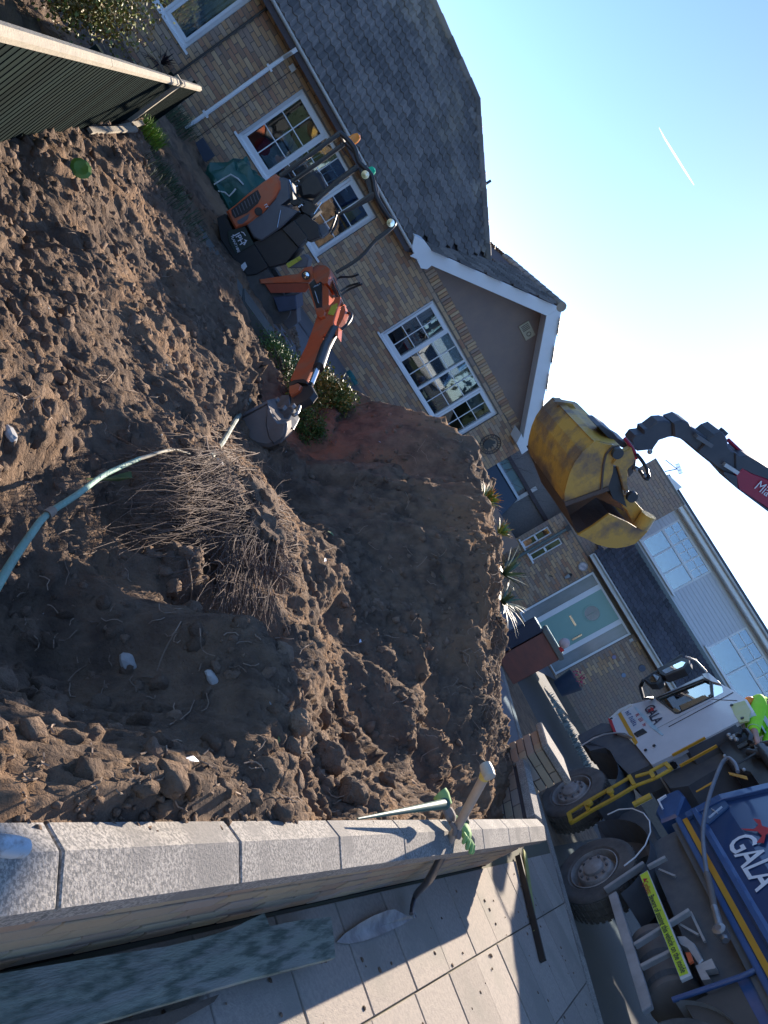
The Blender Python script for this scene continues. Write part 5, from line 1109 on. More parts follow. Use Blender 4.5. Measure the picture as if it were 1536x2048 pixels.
for u_ in (-2.6,-4.2): MB().prism([FT(u_,.0,zb+.26),FT(u_,.05,zb+.28),FT(u_,.05,zc),FT(u_-.0,-.10,ztop),FT(u_,-.15,ztop),FT(u_,.0,zc)],-FT.u*.08).build('body_rib',M_rimb,parent=lo)
p=PX(FT,C5([(755,358),(778,385),(975,440),(960,395)]),.0)
plate('amber_tape_patch',C5([(752,352),(960,400),(975,440),(770,385)]),M_amber,lo,v=.06,t=.006); plate('amber_tape_patch',C5([(395,565),(575,460),(585,478),(402,578)]),M_amber,lo,v=.06,t=.006)
# body lettering
a,b=C5([(735,1128),(1075,1690)]); 
pp=PX(FT,[a,b],.008); rr=pp[1]-pp[0]; Lg=np.linalg.norm(rr); rr/=Lg
ga_=text_mesh('body_lettering','GALA',pp[0],rr,ZU,.27,M_wprint,lo,depth=.004,bold=.012,space=.92)
xs=[(Vector(v.co)+wloc(lo)-Vector(pp[0])).dot(Vector(rr)) for v in ga_.data.vertices]; k=Lg/max(xs)
for v in ga_.data.vertices: s=(Vector(v.co)+wloc(lo)-Vector(pp[0])).dot(Vector(rr)); v.co=Vector(v.co)+Vector(rr)*(s*(k-1))
for v in ga_.data.vertices:  # follow the inward lean above the crease
    z_=v.co.z+wloc(lo).z
    if z_>zc: v.co=Vector(v.co)-Vector(FT.n)*((z_-zc)*.14/(ztop-zc))
fg=plate('emblem',C5([(895,980),(1040,985),(1090,940),(1030,870),(1110,880),(1130,950),(1250,985),(1170,1050),(1150,1140),(1070,1135),(1130,1060),(1080,1010),(950,1000)]),M_red,lo,v=.012,t=.003)
em=plate('vehicle_badge',C5([(452,775),(640,602),(680,612),(762,722),(740,752),(535,928),(510,920),(455,820)]),mat('pale_blue_badge',(.08,.15,.28),.3),lo,v=.02,t=.02,bevel=.006)
a,b=C5([(545,865),(690,745)]); p=PX(FT,[a,b],.024); MB().bar(p[0],p[1],.035,.004).build('badge_bar',M_wprint,parent=em)
a,b=C5([(575,770),(640,810)]); p=PX(FT,[a,b],.0245); MB().bar(p[0],p[1],.03,.004).build('badge_bar',M_wprint,parent=em)
# thick hose looping over the body rail
hp=[(862,352),(830,262),(760,200),(700,235),(640,360),(560,580),(505,800),(475,1030),(492,1280),(520,1480)]
H=PX(FT,[C5([t])[0] for t in hp],.22); 
def smooth_path(P,n=4):
    P=[np.array(p) for p in P]; out=[]
    for i in range(len(P)-1):
        p0=P[max(i-1,0)];p1=P[i];p2=P[i+1];p3=P[min(i+2,len(P)-1)]
        for k in range(n):
            t=k/n; out.append(.5*((2*p1)+(-p0+p2)*t+(2*p0-5*p1+4*p2-p3)*t*t+(-p0+3*p1-3*p2+p3)*t**3))
    return out+[P[-1]]
MB().tube(smooth_path(H),.021,seg=12).build('hydraulic_hose',mat('grey_hose',(.20,.21,.24),.4),parent=lo,smooth=True)
H2=PX(FT,[C5([t])[0] for t in [(520,1480),(560,1640),(600,1850)]],.22); MB().tube(smooth_path(H2),[.03]*9,seg=12).build('hose_sleeve',mat('brown_hose_sleeve',(.17,.15,.14),.8),parent=lo,smooth=True)
H3=PX(FT,[C5([(600,1850)])[0],CS([(1110,760)])[0],CS([(1150,830)])[0]],.22); MB().tube(H3,[.032,.04,.028],seg=10).build('hose_coupling',M_steel,parent=lo,smooth=True); MB().lathe(H3[1],FT.n,[(-.05,.06),(.05,.06),(.06,.03),(.06,0)],seg=10).build('coupling_nut',M_steel,parent=lo)
# ================================================================== CRANE ARM AND CLAMSHELL BUCKET
def C4(pts): return cr((1200,750),4.571,pts)
ca=dep(1330,870,6.2); FCr=Frame(ca,62); FCr.n=yw(62+90)
cr_=empty('crane_arm',(ca[0],ca[1],ca[2]),'dark folding crane arm with red outer boom reaching in from the right','crane arm')
M_arm=mat('dark_crane_paint',(.045,.05,.065),.5,col2=(.09,.09,.1),scale=5,amt=.5); M_armr=mat('crane_red_paint',(.36,.015,.045),.45,col2=(.28,.02,.05),scale=3)
plate('boom_tip',C4([(285,600),(322,552),(395,540),(402,500),(440,492),(530,425),(600,420),(680,442),(690,560),(640,565),(545,600),(495,670),(470,712),(445,690),(345,700),(300,660)]),M_arm,cr_,v=.07,t=.14,ch=.012,fr=FCr)
plate('boom_link',C4([(670,440),(755,412),(815,440),(842,482),(1000,588),(1005,640),(960,710),(900,712),(800,630),(740,588),(675,570)]),M_arm,cr_,v=.10,t=.20,ch=.015,fr=FCr)
plate('boom_section',C4([(990,590),(1045,545),(1110,520),(1140,540),(1170,600),(1178,650),(1210,700),(1260,720),(1250,930),(1135,890),(1000,800),(900,720),(885,705)]),M_arm,cr_,v=.12,t=.24,ch=.015,fr=FCr)
plate('outer_boom',C4([(1235,905),(1300,850),(1390,900),(1536,950),(1900,1230),(1880,1470),(1536,1225),(1260,1040)]),M_armr,cr_,v=.14,t=.28,ch=.015,fr=FCr)
plate('boom_cover',C4([(1235,715),(1275,750),(1350,738),(1440,790),(1536,850),(1900,1080),(1900,1235),(1536,955),(1390,905),(1300,855),(1240,900)]),M_arm,cr_,v=.135,t=.27,ch=.01,fr=FCr)
plate('boom_underside',C4([(1135,885),(1250,925),(1262,1035),(1536,1225),(1880,1470),(1870,1490),(1536,1250),(1255,1040),(1130,900)]),M_arm,cr_,v=.145,t=.29,fr=FCr)
p=PX(FCr,C4([(1170,592),(1325,738)]),.0); MB().tube(p,.016,seg=8).build('boom_pipe',M_armr,parent=cr_)
p=PX(FCr,C4([(1100,508),(1140,545)]),.0); MB().bar(p[0],p[1],.05).build('pipe_lug',M_arm,parent=cr_)
p=PX(FCr,C4([(870,550),(1010,640)]),.12); MB().bar(p[0],p[1],.07,.03).build('grey_cover',M_grey,parent=cr_)
p=PX(FCr,C4([(1130,810),(1255,890)]),.13); MB().bar(p[0],p[1],.045,.03).build('pale_cover',M_galv,parent=cr_)
a,b=C4([(1402,1030),(1520,1110)]); pp=PX(FCr,[a,b],.148); r_=pp[1]-pp[0]; r_/=np.linalg.norm(r_); up_=ZU-r_*(ZU@r_); up_/=np.linalg.norm(up_); text_mesh('boom_lettering','Mia',pp[0],r_,up_,.085,M_wprint,cr_,depth=.002)
# bucket
bk0=dep(1150,960,5.2); FK=Frame(bk0,61); FK.n=yw(61+90); AX=yw(-27)     # cylinder axis runs away from the viewer
def CB(pts): return cr((1000,780),4.655,pts)
bk=empty('clamshell_bucket',(bk0[0],bk0[1],1.6),'muddy yellow clamshell bucket hanging half open from the crane arm','bucket')
M_by=mat('scuffed_yellow_bucket',(.60,.36,.07),.5,col2=(.20,.145,.10),scale=4,amt=.95,thr=(.45,.6),det=9,bump=.25,bscale=30,col3=(.12,.10,.09),s3=2.2); M_bi=mat('muddy_bucket_inside',(.13,.10,.085),.85,col2=(.08,.065,.055),scale=7,bump=.4)
LB=.86
def shell(name,pts,L0,L1,m,th=.016,v=0.,par=bk):
    P=PX(FK,CB(pts),v); n=len(P); c=sum(P)/n; inn=[p+(c-p)/np.linalg.norm(c-p)*th for p in P]
    return MB().prism([p+AX*L0 for p in P]+[p+AX*L0 for p in inn[::-1]],AX*(L1-L0)).build(name,m,parent=par,smooth=False)
shA=[(600,1050),(596,960),(612,880),(640,780),(690,670),(760,575),(820,520),(875,472),(940,470)]
shell('left_shell',shA,0,LB,M_by)
shell('left_shell_lining',[(606,1045),(603,960),(620,880),(648,780),(697,675),(766,583),(826,530),(880,482)],.02,LB-.02,M_bi,th=.01)
sideA=[(600,1050),(596,960),(612,880),(640,780),(690,670),(760,575),(820,520),(875,472),(985,500),(1110,520),(1132,575),(1050,690),(1045,760),(1000,900),(910,965),(760,1010)]
for L0,nm in ((-.012,'end_plate'),(LB,'end_plate')): MB().prism([p+AX*L0 for p in PX(FK,CB(sideA))],AX*.02).build(nm,M_by,parent=bk)
shell('top_cover',[(880,472),(985,495),(1050,510),(1105,520)],.01,LB,M_by,th=-.015)
FK3=Frame(bk0+AX*.7,61); FK3.n=FK.n
MB().prism(PX(FK3,CB([(500,108),(560,110),(675,128),(700,165),(870,285),(905,335),(1065,500),(985,520),(880,500),(600,240)])),AX*.02).build('far_shell',M_by,parent=bk)
rb=PX(FK,CB([(940,960),(948,860),(962,700),(985,600),(1040,535),(1105,522)]),.018); MB().tube(rb,.008,seg=6).build('weld_rib',M_bi,parent=bk)
lip=[(596,1050),(1000,905)]; P=PX(FK,CB(lip)); MB().bar(P[0]+ZU*.0,P[1],.05,.03).build('cutting_lip',M_bi,parent=bk)
shB=[(720,1345),(780,1370),(900,1432),(1000,1458),(1080,1465),(1170,1452),(1250,1425),(1310,1372),(1365,1310)]
shell('right_shell',shB,0,LB,M_by); shell('right_shell_lining',[(728,1336),(785,1360),(903,1422),(1000,1448),(1080,1454),(1165,1442),(1243,1416),(1300,1365)],.02,LB-.02,M_bi,th=.01)
sideB=[(720,1345),(780,1370),(900,1432),(1000,1458),(1080,1465),(1170,1452),(1250,1425),(1310,1372),(1385,1290),(1398,1180),(1360,1150),(1280,1285),(1190,1230),(1012,1148),(860,1260)]
for L0 in (-.012,LB): MB().prism([p+AX*L0 for p in PX(FK,CB(sideB))],AX*.02).build('end_plate',M_by,parent=bk)
# steep inner faces seen between the shells
shell('left_floor',[(598,1052),(640,1130),(700,1290),(722,1345)],.03,LB,M_bi,th=.012)
MB().prism([p+AX*.25 for p in PX(FK,CB([(612,1048),(1000,905),(1060,1000),(1200,1110),(1290,1280),(1012,1148),(730,1340),(660,1180)]))],AX*.5).build('mouth_fill',M_bi,parent=bk)  # dark brown block filling the mouth between the shells
# head frame
MB().prism(PX(FK,CB([(1045,685),(1110,600),(1225,535),(1262,640),(1245,690),(1190,740),(1185,880),(1200,940),(1160,955),(1120,800),(1095,715),(1050,695)]),.03),-FK.n*.05,).build('head_frame',M_by,parent=bk,bevel=.006)
MB().prism(PX(FK,CB([(1040,700),(1090,720),(1130,850),(1150,990),(1180,1090),(1050,1010),(1010,900),(1010,780)]),.0),-FK.n*.25).build('hinge_block',M_blackm,parent=bk)
MB().prism(PX(FK,CB([(1150,980),(1205,985),(1360,1150),(1320,1270),(1240,1240),(1180,1120),(1140,1080)]),-.01),-FK.n*.06).build('hinge_arm',M_by,parent=bk,bevel=.005)
P=PX(FK,CB([(1385,1160),(1310,1275)]),.04); MB().tube(P,.055,seg=14).build('hinge_boss',M_by,parent=bk,smooth=True)
P=PX(FK,CB([(1110,560),(1000,700)]),.02); 
for t in ((1085,580),(1220,985)):
    p=PX(FK,CB([t]),.04)[0]; MB().lathe(p,FK.n,[(0,.04),(.03,.038),(.03,0)],seg=16).build('hinge_pin',M_blackm,parent=bk,smooth=True)
FK2=Frame(bk0+AX*.12,61); FK2.n=FK.n
MB().prism([p for p in PX(FK2,CB([(905,335),(960,335),(1060,400),(1100,450),(1200,510),(1240,570),(1180,560),(1060,500),(980,420)]))],AX*.22,chamfer=.01).build('rotator',M_arm,parent=bk)
MB().prism(PX(FK,CB([(1200,520),(1240,500),(1280,590),(1270,700),(1240,780),(1200,820),(1190,750),(1240,680),(1225,540)]),-.06),-FK.n*.12,chamfer=.01).build('hanger',M_arm,parent=bk)
MB().tube(smooth_path(PX(FK,CB([(1275,600),(1330,670),(1365,740),(1385,810),(1370,830),(1340,810),(1300,750),(1255,720),(1240,740)]),.02)),.012,seg=8).build('hose_loop',M_black,parent=bk,smooth=True)
MB().tube(smooth_path(PX(FK,CB([(1160,450),(1200,500),(1240,560),(1270,640)]),.0)),.012,seg=8).build('hose',M_armr,parent=bk,smooth=True)
for t in ((1265,735),(1345,795),(1395,575),(1175,950)):
    p=PX(FK,CB([t]),.02)[0]; MB().ball(p,.018,seg=8,rings=6).build('hose_fitting',M_steel,parent=bk,smooth=True)
# ================================================================== PERSON AT THE CRANE LEVERS
def person():
    V_=-.32; P=lambda x,y,v=V_: (lambda q: FT(q[0],v,q[1]))(FT.px(*cr((1360,1350),7.585,[(x,y)])[0],v))
    hip=P(905,850); chest=P(1230,640); neck=P(1420,520); head=P(1560,440); feetz=1.15
    e=empty('person',(hip[0],hip[1],feetz),'person in a lime hi-vis jacket with silver bands working the levers behind the cab','person')
    def skin(name,nodes,edges,rad,m,sub=2,par=e):
        off=wloc(par); me=bpy.data.meshes.new(name); me.from_pydata([tuple(Vector(n)-off) for n in nodes],edges,[]); o=bpy.data.objects.new(name,me); COL.objects.link(o); o.parent=par
        sm=o.modifiers.new('s','SKIN'); 
        for i,r in enumerate(rad): o.data.skin_vertices[0].data[i].radius=(r,r) if not isinstance(r,tuple) else r
        o.data.skin_vertices[0].data[0].use_root=True
        sb_=o.modifiers.new('b','SUBSURF'); sb_.levels=sub; sb_.render_levels=sub; me.materials.append(m)
        dg=bpy.context.evaluated_depsgraph_get(); dg.update(); m2=bpy.data.meshes.new_from_object(o.evaluated_get(dg)); o.modifiers.clear(); o.data=m2
        for p in m2.polygons: p.use_smooth=True
        return o
    d=FT.n*.17
    kneeL=hip+d*.8+ZU*-.46-FT.u*.08; footL=kneeL-ZU*.42+FT.u*.03; kneeR=hip-d*.8-ZU*.46+FT.u*.05; footR=kneeR-ZU*.42-FT.u*.02
    shL=neck+d*1.1-ZU*.08-FT.u*.0; shR=neck-d*1.1-ZU*.08
    elL=P(1110,800,-.12); haL=P(1190,1075,-.02); elR=P(1330,1080,-.42); haR=P(1340,1230,-.35)
    skin('body',[hip,(hip+chest)/2,chest,neck,head-ZU*.04,hip+d*.6-ZU*.06,kneeL,footL,hip-d*.6-ZU*.06,kneeR,footR,shL,elL,haL,shR,elR,haR],
         [(0,1),(1,2),(2,3),(3,4),(0,5),(5,6),(6,7),(0,8),(8,9),(9,10),(2,11),(11,12),(12,13),(2,14),(14,15),(15,16)],
         [.14,.14,.16,.06,.095,.10,.075,.055,.10,.075,.055,.07,.05,.032,.07,.05,.032],M_skin)
    skin('jacket',[hip+ZU*.02,(hip+chest)/2,chest,neck-ZU*.05,shL,elL,(elL*.75+haL*.25),shR,elR*.9+haR*.1],[(0,1),(1,2),(2,3),(2,4),(4,5),(5,6),(2,7),(7,8)],[.19,.18,.20,.09,.10,.085,.075,.10,.08],M_hiviz)
    skin('trousers',[hip-ZU*.02,hip+d*.6-ZU*.08,kneeL,footL+ZU*.08,hip-d*.6-ZU*.08,kneeR,footR+ZU*.08],[(0,1),(1,2),(2,3),(0,4),(4,5),(5,6)],[.165,.125,.095,.08,.125,.095,.08],mat('navy_work_trousers',(.02,.025,.045),.85))
    for f_ in (footL,footR): MB().bar(f_-FT.u*.02-ZU*.03,f_-FT.u*.22-ZU*.05,.10,.09).build('boot',M_black,parent=e,bevel=.02)
    def band(a,b,r,w_=.05,nm='reflective_band'):
        ax=(b-a)/np.linalg.norm(b-a); MB().lathe((a+b)/2-ax*w_/2,ax,[(0,r),(w_,r)],seg=20,closed=False).build(nm,M_refl,parent=e,smooth=True)
    m_=(hip+chest)/2; band(m_-(chest-hip)*.05,m_+(chest-hip)*.05,.155+.012); band(chest-(chest-hip)*.12,chest-(chest-hip)*.0,.172); band((shL+elL)/2,(shL*.45+elL*.55),.083); band(elL*.95+haL*.05,elL*.85+haL*.15,.073)
    # hand with five fingers closing on a lever
    hd=(haL-elL)/np.linalg.norm(haL-elL); sd=np.cross(hd,FT.n); sd/=np.linalg.norm(sd); dn=FT.n
    G=MB(); G.bar(haL-hd*.02,haL+hd*.085,.085,.035,up=dn)
    for k in range(4):
        b0=haL+hd*.08+sd*(-.033+.022*k); L_=(.075,.085,.08,.062)[k]; b1=b0+hd*L_*.45-dn*.012; b2=b1+hd*L_*.2-dn*.03; b3=b2-hd*.012-dn*.022; G.tube([b0,b1,b2,b3],[.0105,.0100,.0092,.008],seg=7)
    t0=haL+hd*.02+sd*-.045; G.tube([t0,t0+hd*.04-sd*.012-dn*.015,t0+hd*.06+sd*.012-dn*.035],[.013,.012,.009],seg=7)
    G.build('glove',mat('dark_work_glove',(.10,.11,.11),.8),parent=e,smooth=True)
    p=P(1190,1190,-.02); MB().tube([p-ZU*.25,haL+hd*.09-dn*.02],.012).build('lever',M_blackm,parent=lo)
    # head turned towards the levers
    hc=head; MB().ball(hc,.10,seg=20,rings=14,sc=(.86,.95,1.2)).build('head',M_skin,parent=e,smooth=True)
    MB().lathe(hc+ZU*.03,ZU,[(0,.125),(.005,.122),(.05,.112),(.09,.08),(.11,.02),(.11,0)],seg=24).build('hard_hat',mat('white_hard_hat',(.75,.75,.73),.4),parent=e,smooth=True)
person()
# ================================================================== MINI EXCAVATOR
def K3(pts): return cr((380,240),3.84,pts)
def K5(pts): return cr((500,230),5.12,pts)
def K4(pts): return cr((450,500),4.389,pts)
def KE(pts): return cr((340,400),5.12,pts)
e0=dep(545,440,9.6); FE=Frame(e0,74)
ex=empty('mini_excavator',(e0[0],e0[1],0),'orange and black mini excavator with roll bar frame digging beside the house','excavator')
def xp(name,pts,m,v=0.,t=.1,ch=.012,par=ex,**k): return plate(name,pts,m,par,v=v,t=t,ch=ch,fr=FE,**k)
M_panel=mat('dark_green_panel',(.025,.04,.03),.5)
# tracks
uA=FE.px(436,490)[0]-.12; uB=FE.px(560,640)[0]
for v in (-.05,-.85):
    pr_=[]; n=10
    for i in range(n+1): a=math.pi/2+math.pi*i/n; pr_.append(FE(uA+.05+.19+.19*math.cos(a),v,.21+.19*math.sin(a)))
    for i in range(n+1): a=-math.pi/2+math.pi*i/n; pr_.append(FE(uA+1.15+.19*math.cos(a),v,.21+.19*math.sin(a)))
    T=MB().prism(pr_,-FE.n*.23).build('track',M_rubber,parent=ex,bevel=.01)
    for i in range(26):
        pass
xp('car_body_skirt',KE([(478,185),(560,140),(640,300),(770,262),(850,430),(1010,690),(885,765),(790,775),(650,610),(515,400)]),M_black,v=-.02,t=1.0)
xp('name_panel',KE([(590,318),(765,268),(862,452),(672,556),(600,420)]),M_panel,v=.0,t=.05,ch=.004)
def xt(name,txt,a,b,h,m,v=.006,**k):
    (p,q)=PX(FE,[a,b],v); r=(q-p)/np.linalg.norm(q-p); up=ZU-r*(ZU@r); up/=np.linalg.norm(up); return text_mesh(name,txt,p,r,up,h,m,ex,depth=.003,**k)
a,b=KE([(660,352),(712,450)]); xt('name_lettering','JPH',a,b,.072,M_wprint,bold=.012,space=1.0)
a,b=KE([(622,372),(680,506)]); xt('name_lettering','PLANT HIRE',a,b,.034,M_wprint,bold=.006,space=.8)
xp('logo_hook',KE([(728,322),(755,330),(778,365),(770,368),(750,340),(726,328)]),M_wprint,v=.008,t=.004,ch=0); xp('logo_hook',KE([(758,402),(790,412),(765,462),(748,458),(772,425)]),M_wprint,v=.008,t=.004,ch=0)
xp('front_deck',KE([(850,432),(1150,290),(1320,490),(1190,650),(1015,692)]),M_black,v=-.05,t=.9)
xp('deck_edge',KE([(1195,640),(1370,555),(1420,600),(1400,690),(1215,700)]),M_grey,v=-.04,t=.7)
xp('warning_label',KE([(1188,655),(1325,572),(1352,606),(1212,697)]),mat('yellow_label',(.55,.5,.05),.5,col2=(.2,.18,.02),scale=18,thr=(.55,.6)),v=-.02,t=.01,ch=0)
xp('paper_tag',KE([(715,680),(768,632),(790,680),(752,728)]),M_white,v=.004,t=.004,ch=0)
xp('seat_box',K3([(705,835),(800,765),(905,905),(835,978),(760,900)]),M_blackm,v=.0,t=.5)
xp('console',K3([(800,765),(880,715),(985,800),(1000,900),(910,935),(850,850)]),M_black,v=-.05,t=.55)
xp('side_body',K3([(690,425),(757,455),(765,600),(700,650),(830,698),(705,822),(545,930),(487,905),(432,805),(560,712),(662,595)]),M_grey,v=.02,t=.95,ch=.02)
xp('engine_hood',K3([(275,702),(340,655),(450,560),(560,475),(655,412),(692,470),(696,525),(662,592),(560,712),(440,802),(345,836),(308,768)]),M_orange,v=.05,t=.95,ch=.03)
vt=xp('vent_grille',K3([(315,692),(440,590),(520,535),(546,590),(520,642),(440,712),(345,755),(325,732)]),M_black,v=.058,t=.02,ch=0)
for i in range(9):
    a=K3([(330+i*22,690-i*17),(352+i*22,742-i*16)]); p=PX(FE,a,.064); MB().bar(p[0],p[1],.012,.01).build('vent_slat',M_grey,parent=vt)
xp('lower_vent',K3([(362,775),(458,718),(442,762),(402,798),(368,798)]),M_grey,v=.058,t=.02,ch=0)
p=PX(FE,K3([(525,702)]),.05)[0]; MB().lathe(p,FE.n,[(0,.05),(.012,.045),(.012,.0)],seg=18).build('hood_badge',M_black,parent=ex)
a,b=K3([(568,655),(596,700)]); strokes('small_print',FE,a,b,.04,3,M_wprint,.06,ex,5)
p=PX(FE,K3([(670,825),(695,692)]),.045); MB().tube(p,.006,seg=6).build('stay_rod',M_chrome,parent=ex)
# seat
xp('seat_back',K3([(822,490),(880,420),(950,388),(1000,420),(1052,542),(965,602),(915,592),(850,600)]),M_blackm,v=-.12,t=.5,ch=.05,smooth=True)
xp('seat_cushion',K3([(800,610),(850,585),(960,625),(1000,690),(930,760),(850,720)]),M_blackm,v=-.12,t=.5,ch=.05,smooth=True)
P=PX(FE,K3([(960,392),(1000,412),(1032,480),(1048,540)]),-.10); MB().tube(smooth_path(P),.010,seg=6).build('seat_piping',M_grey,parent=ex,smooth=True)
for k,(a,b,r) in enumerate((((760,460),(800,560),.012),((800,560),(860,640),.014),((830,650),(865,610),.018),((950,720),(1010,630),.012),((780,470),(850,500),.008))):
    p=PX(FE,K3([a,b]),-.03); MB().tube(p,r,seg=7).build('control_lever',M_chrome if k in (0,3) else M_black,parent=ex,smooth=True)
for t in ((835,668),(845,660),(855,652),(862,655)): MB().ball(PX(FE,K3([t]),-.0)[0],.012,seg=8,rings=6).build('lever_knob',M_chrome,parent=ex,smooth=True)
xp('armrest',K3([(755,620),(850,600),(880,640),(790,660)]),M_black,v=-.02,t=.1,ch=.01)
P=PX(FE,K3([(1040,860),(1075,850),(1110,770),(1125,715)]),-.3); MB().tube(smooth_path(P),.015,seg=8).build('travel_lever',M_blackm,parent=ex,smooth=True)
P=PX(FE,K3([(1080,880),(1125,800),(1130,730)]),-.45); MB().tube(smooth_path(P),.015,seg=8).build('travel_lever',M_blackm,parent=ex,smooth=True)
MB().ball(PX(FE,K3([(1128,710)]),-.3)[0],.03,seg=10,rings=8).build('lever_knob',M_black,parent=ex,smooth=True)
xp('lever_console',K3([(975,805),(1040,790),(1065,860),(1010,905)]),M_grey,v=-.2,t=.35,ch=.015)
# roll bar frame
for v in (.0,-.85):
    P=PX(FE,K5([(310,625),(600,420),(880,215),(935,195),(1065,330),(1115,480),(1245,620),(1290,830),(1425,1050),(1478,1090),(1462,1135),(1395,1200),(1290,1275)]),v)
    if v<0: P=[p-FE.n*0 for p in [FE(*( (FE.px(*q_,0.)[0]+.02),v,FE.px(*q_,0.)[1]+.03)) for q_ in K5([(310,625),(600,420),(880,215),(935,195),(1065,330),(1115,480),(1245,620),(1290,830),(1425,1050)])]]
    MB().tube(smooth_path(P,3),.030,seg=10).build('roll_bar',M_blackm,parent=ex,smooth=True)
for q_ in ((920,185),(1110,470),(1290,830),(1460,1085)):
    p=PX(FE,K5([q_]),.0)[0]; MB().tube([p,p-FE.n*.85+ZU*.03],.022,seg=8).build('cross_bar',M_blackm,parent=ex,smooth=True)
P=PX(FE,K5([(1100,530),(880,690),(650,900)]),-.02); MB().tube(P,[.036,.032,.03],seg=10).build('centre_post',M_blackm,parent=ex,smooth=True)
P=PX(FE,K5([(1290,800),(1060,945),(905,1020)]),-.02); MB().tube(P,[.05,.03,.014],seg=8).build('rear_brace',M_blackm,parent=ex,smooth=True)
xp('light_bracket',K5([(1120,520),(1200,510),(1285,760),(1230,830),(1190,700),(1130,600)]),M_blackm,v=.0,t=.12)
P=PX(FE,[K5([(1470,1090)])[0],K5([(1462,1140)])[0],K5([(1300,1270)])[0],K3([(1300,1060)])[0],K3([(1120,1172)])[0]],.0); MB().tube(smooth_path(P),.024,seg=10).build('front_post',M_blackm,parent=ex,smooth=True)
P=PX(FE,K5([(925,255),(945,350),(1015,430)]),.02); MB().tube(smooth_path(P),.007,seg=6).build('wire',M_black,parent=ex,smooth=True)
def dome(c,r,h,m,nm): 
    MB().lathe(c,ZU,[(-.02,r*1.1),(0,r*1.1),(.0,r),(h*.5,r*.97),(h*.85,r*.7),(h,.0)],seg=18,closed=False).build(nm,m,parent=ex,smooth=True)
c=PX(FE,K5([(1040,265)]),-.2)[0]; dome(c,.058,.125,mat('amber_lens',(.95,.28,.01),.25,amt=.1),'amber_beacon')
c=PX(FE,K5([(1205,600)]),-.2)[0]; dome(c,.058,.11,mat('green_lens',(.0,.55,.25),.25,amt=.1),'green_beacon')
for q_ in ((1180,612),(1440,1105)): c=PX(FE,K5([q_]),.03)[0]; MB().lathe(c,FE.n,[(-.06,.02),(-.02,.045),(.0,.05),(.002,.0)],seg=16).build('work_lamp',M_chrome,parent=ex,smooth=True)
# boom, dipper and bucket in their own plane, swung towards the viewer
b0=dep(660,560,9.35); b1=dep(590,800,6.75); by=math.degrees(math.atan2(b1[0]-b0[0],b1[1]-b0[1])); FM=Frame(b0,by); 
FM.n=yw(by+90)
if FM.n@(EYE-b0)<0: FM.n=-FM.n
def bp_(name,pts,m,w_=.12,ch=.01,par=ex,v=None,**k): return plate(name,K4(pts),m,par,v=(w_/2 if v is None else v),t=w_,ch=ch,fr=FM,**k)
xp('king_post',K4([(300,258),(330,255),(520,225),(650,208),(700,155),(760,140),(790,240),(745,285),(600,288),(310,295)]),M_orange,v=.02,t=.12,ch=.012)
xp('king_post_web',K4([(345,295),(730,290),(738,330),(705,372),(400,378)]),mat('orange_with_painted_shade',(.45,.075,.03),.5),v=-.0,t=.16,ch=.006)  # shade under the king post put into a darker orange
p=PX(FE,K4([(712,222)]),.03)[0]; MB().lathe(p,FE.n,[(0,.055),(.02,.055),(.02,.04)],seg=20,closed=False).build('lamp_bezel',M_black,parent=ex); MB().lathe(p,FE.n,[(0,.042),(.015,.038),(.022,0)],seg=20).build('boom_lamp',M_chrome,parent=ex,smooth=True)
bp_('boom_knuckle',[(770,150),(810,128),(880,132),(920,160),(925,200),(900,290),(862,300),(835,270),(800,290),(775,240)],M_orange,.16)
bp_('boom_side',[(735,300),(775,262),(835,225),(850,300),(850,500),(870,545),(840,575),(808,560),(795,510)],M_black,.14)
bp_('boom_face',[(843,250),(870,290),(912,345),(912,455),(905,520),(850,548),(846,500)],M_orange,.12,ch=.006)
bp_('boom_edge',[(725,300),(738,296),(800,505),(812,560),(802,566),(788,510)],M_orange,.15,ch=.0)
a,b=K4([(765,308),(790,345)])
def mt(txt,a,b,h,v): 
    p,q=PX(FM,[a,b],v); r=(q-p)/np.linalg.norm(q-p); up=ZU-r*(ZU@r); up/=np.linalg.norm(up); return text_mesh('boom_lettering',txt,p,r,up,h,M_wprint,ex,depth=.003,bold=.008)
mt('932',*K4([(768,335),(800,322)]),.055,.075); 
p=PX(FM,K4([(790,362),(822,465)]),.075); MB().bar(p[0],p[1],.018,.004).build('maker_strip',M_wprint,parent=ex)
bp_('boom_foot',[(795,510),(850,500),(880,540),(870,575),(830,590),(800,560)],M_orange,.16)
P=PX(FM,K4([(905,215),(1000,405)]),-.05); MB().tube(P,.042,seg=14).build('boom_cylinder',M_blackm,parent=ex,smooth=True)
P=PX(FM,K4([(925,205),(1050,495)]),.0); MB().tube(P,.02,seg=12).build('cylinder_rod',M_chrome,parent=ex,smooth=True)
P=PX(FM,K4([(975,300),(1030,350),(1075,310),(1140,240)]),-.1); 
for k,pp_ in enumerate(([(970,280),(1010,240),(1110,235),(1170,215)],[(1000,380),(1080,320),(1180,290)],[(1010,400),(1100,340),(1200,300)])):
    MB().tube(smooth_path(PX(FM,K4(pp_),-.1)),.013,seg=8).build('hydraulic_hose',M_black,parent=ex,smooth=True)
bp_('dipper_arm',[(808,575),(860,540),(955,445),(968,412),(1012,408),(1012,450),(985,520),(952,625),(962,690),(905,720),(855,750),(868,800),(800,960),(712,1160),(640,1150),(572,1140),(640,985),(710,840),(775,670)],M_orange,.09,ch=.010)
bp_('dipper_label',[(902,560),(935,485),(985,462),(985,500),(950,572)],mat('yellow_label',(.55,.5,.05),.5),.0,v=.085,ch=0,)if False else plate('dipper_label',K4([(902,562),(935,488),(986,464),(984,500),(952,572)]),mat('yellow_label',(.55,.5,.05),.5),ex,v=.054,t=.006,fr=FM)
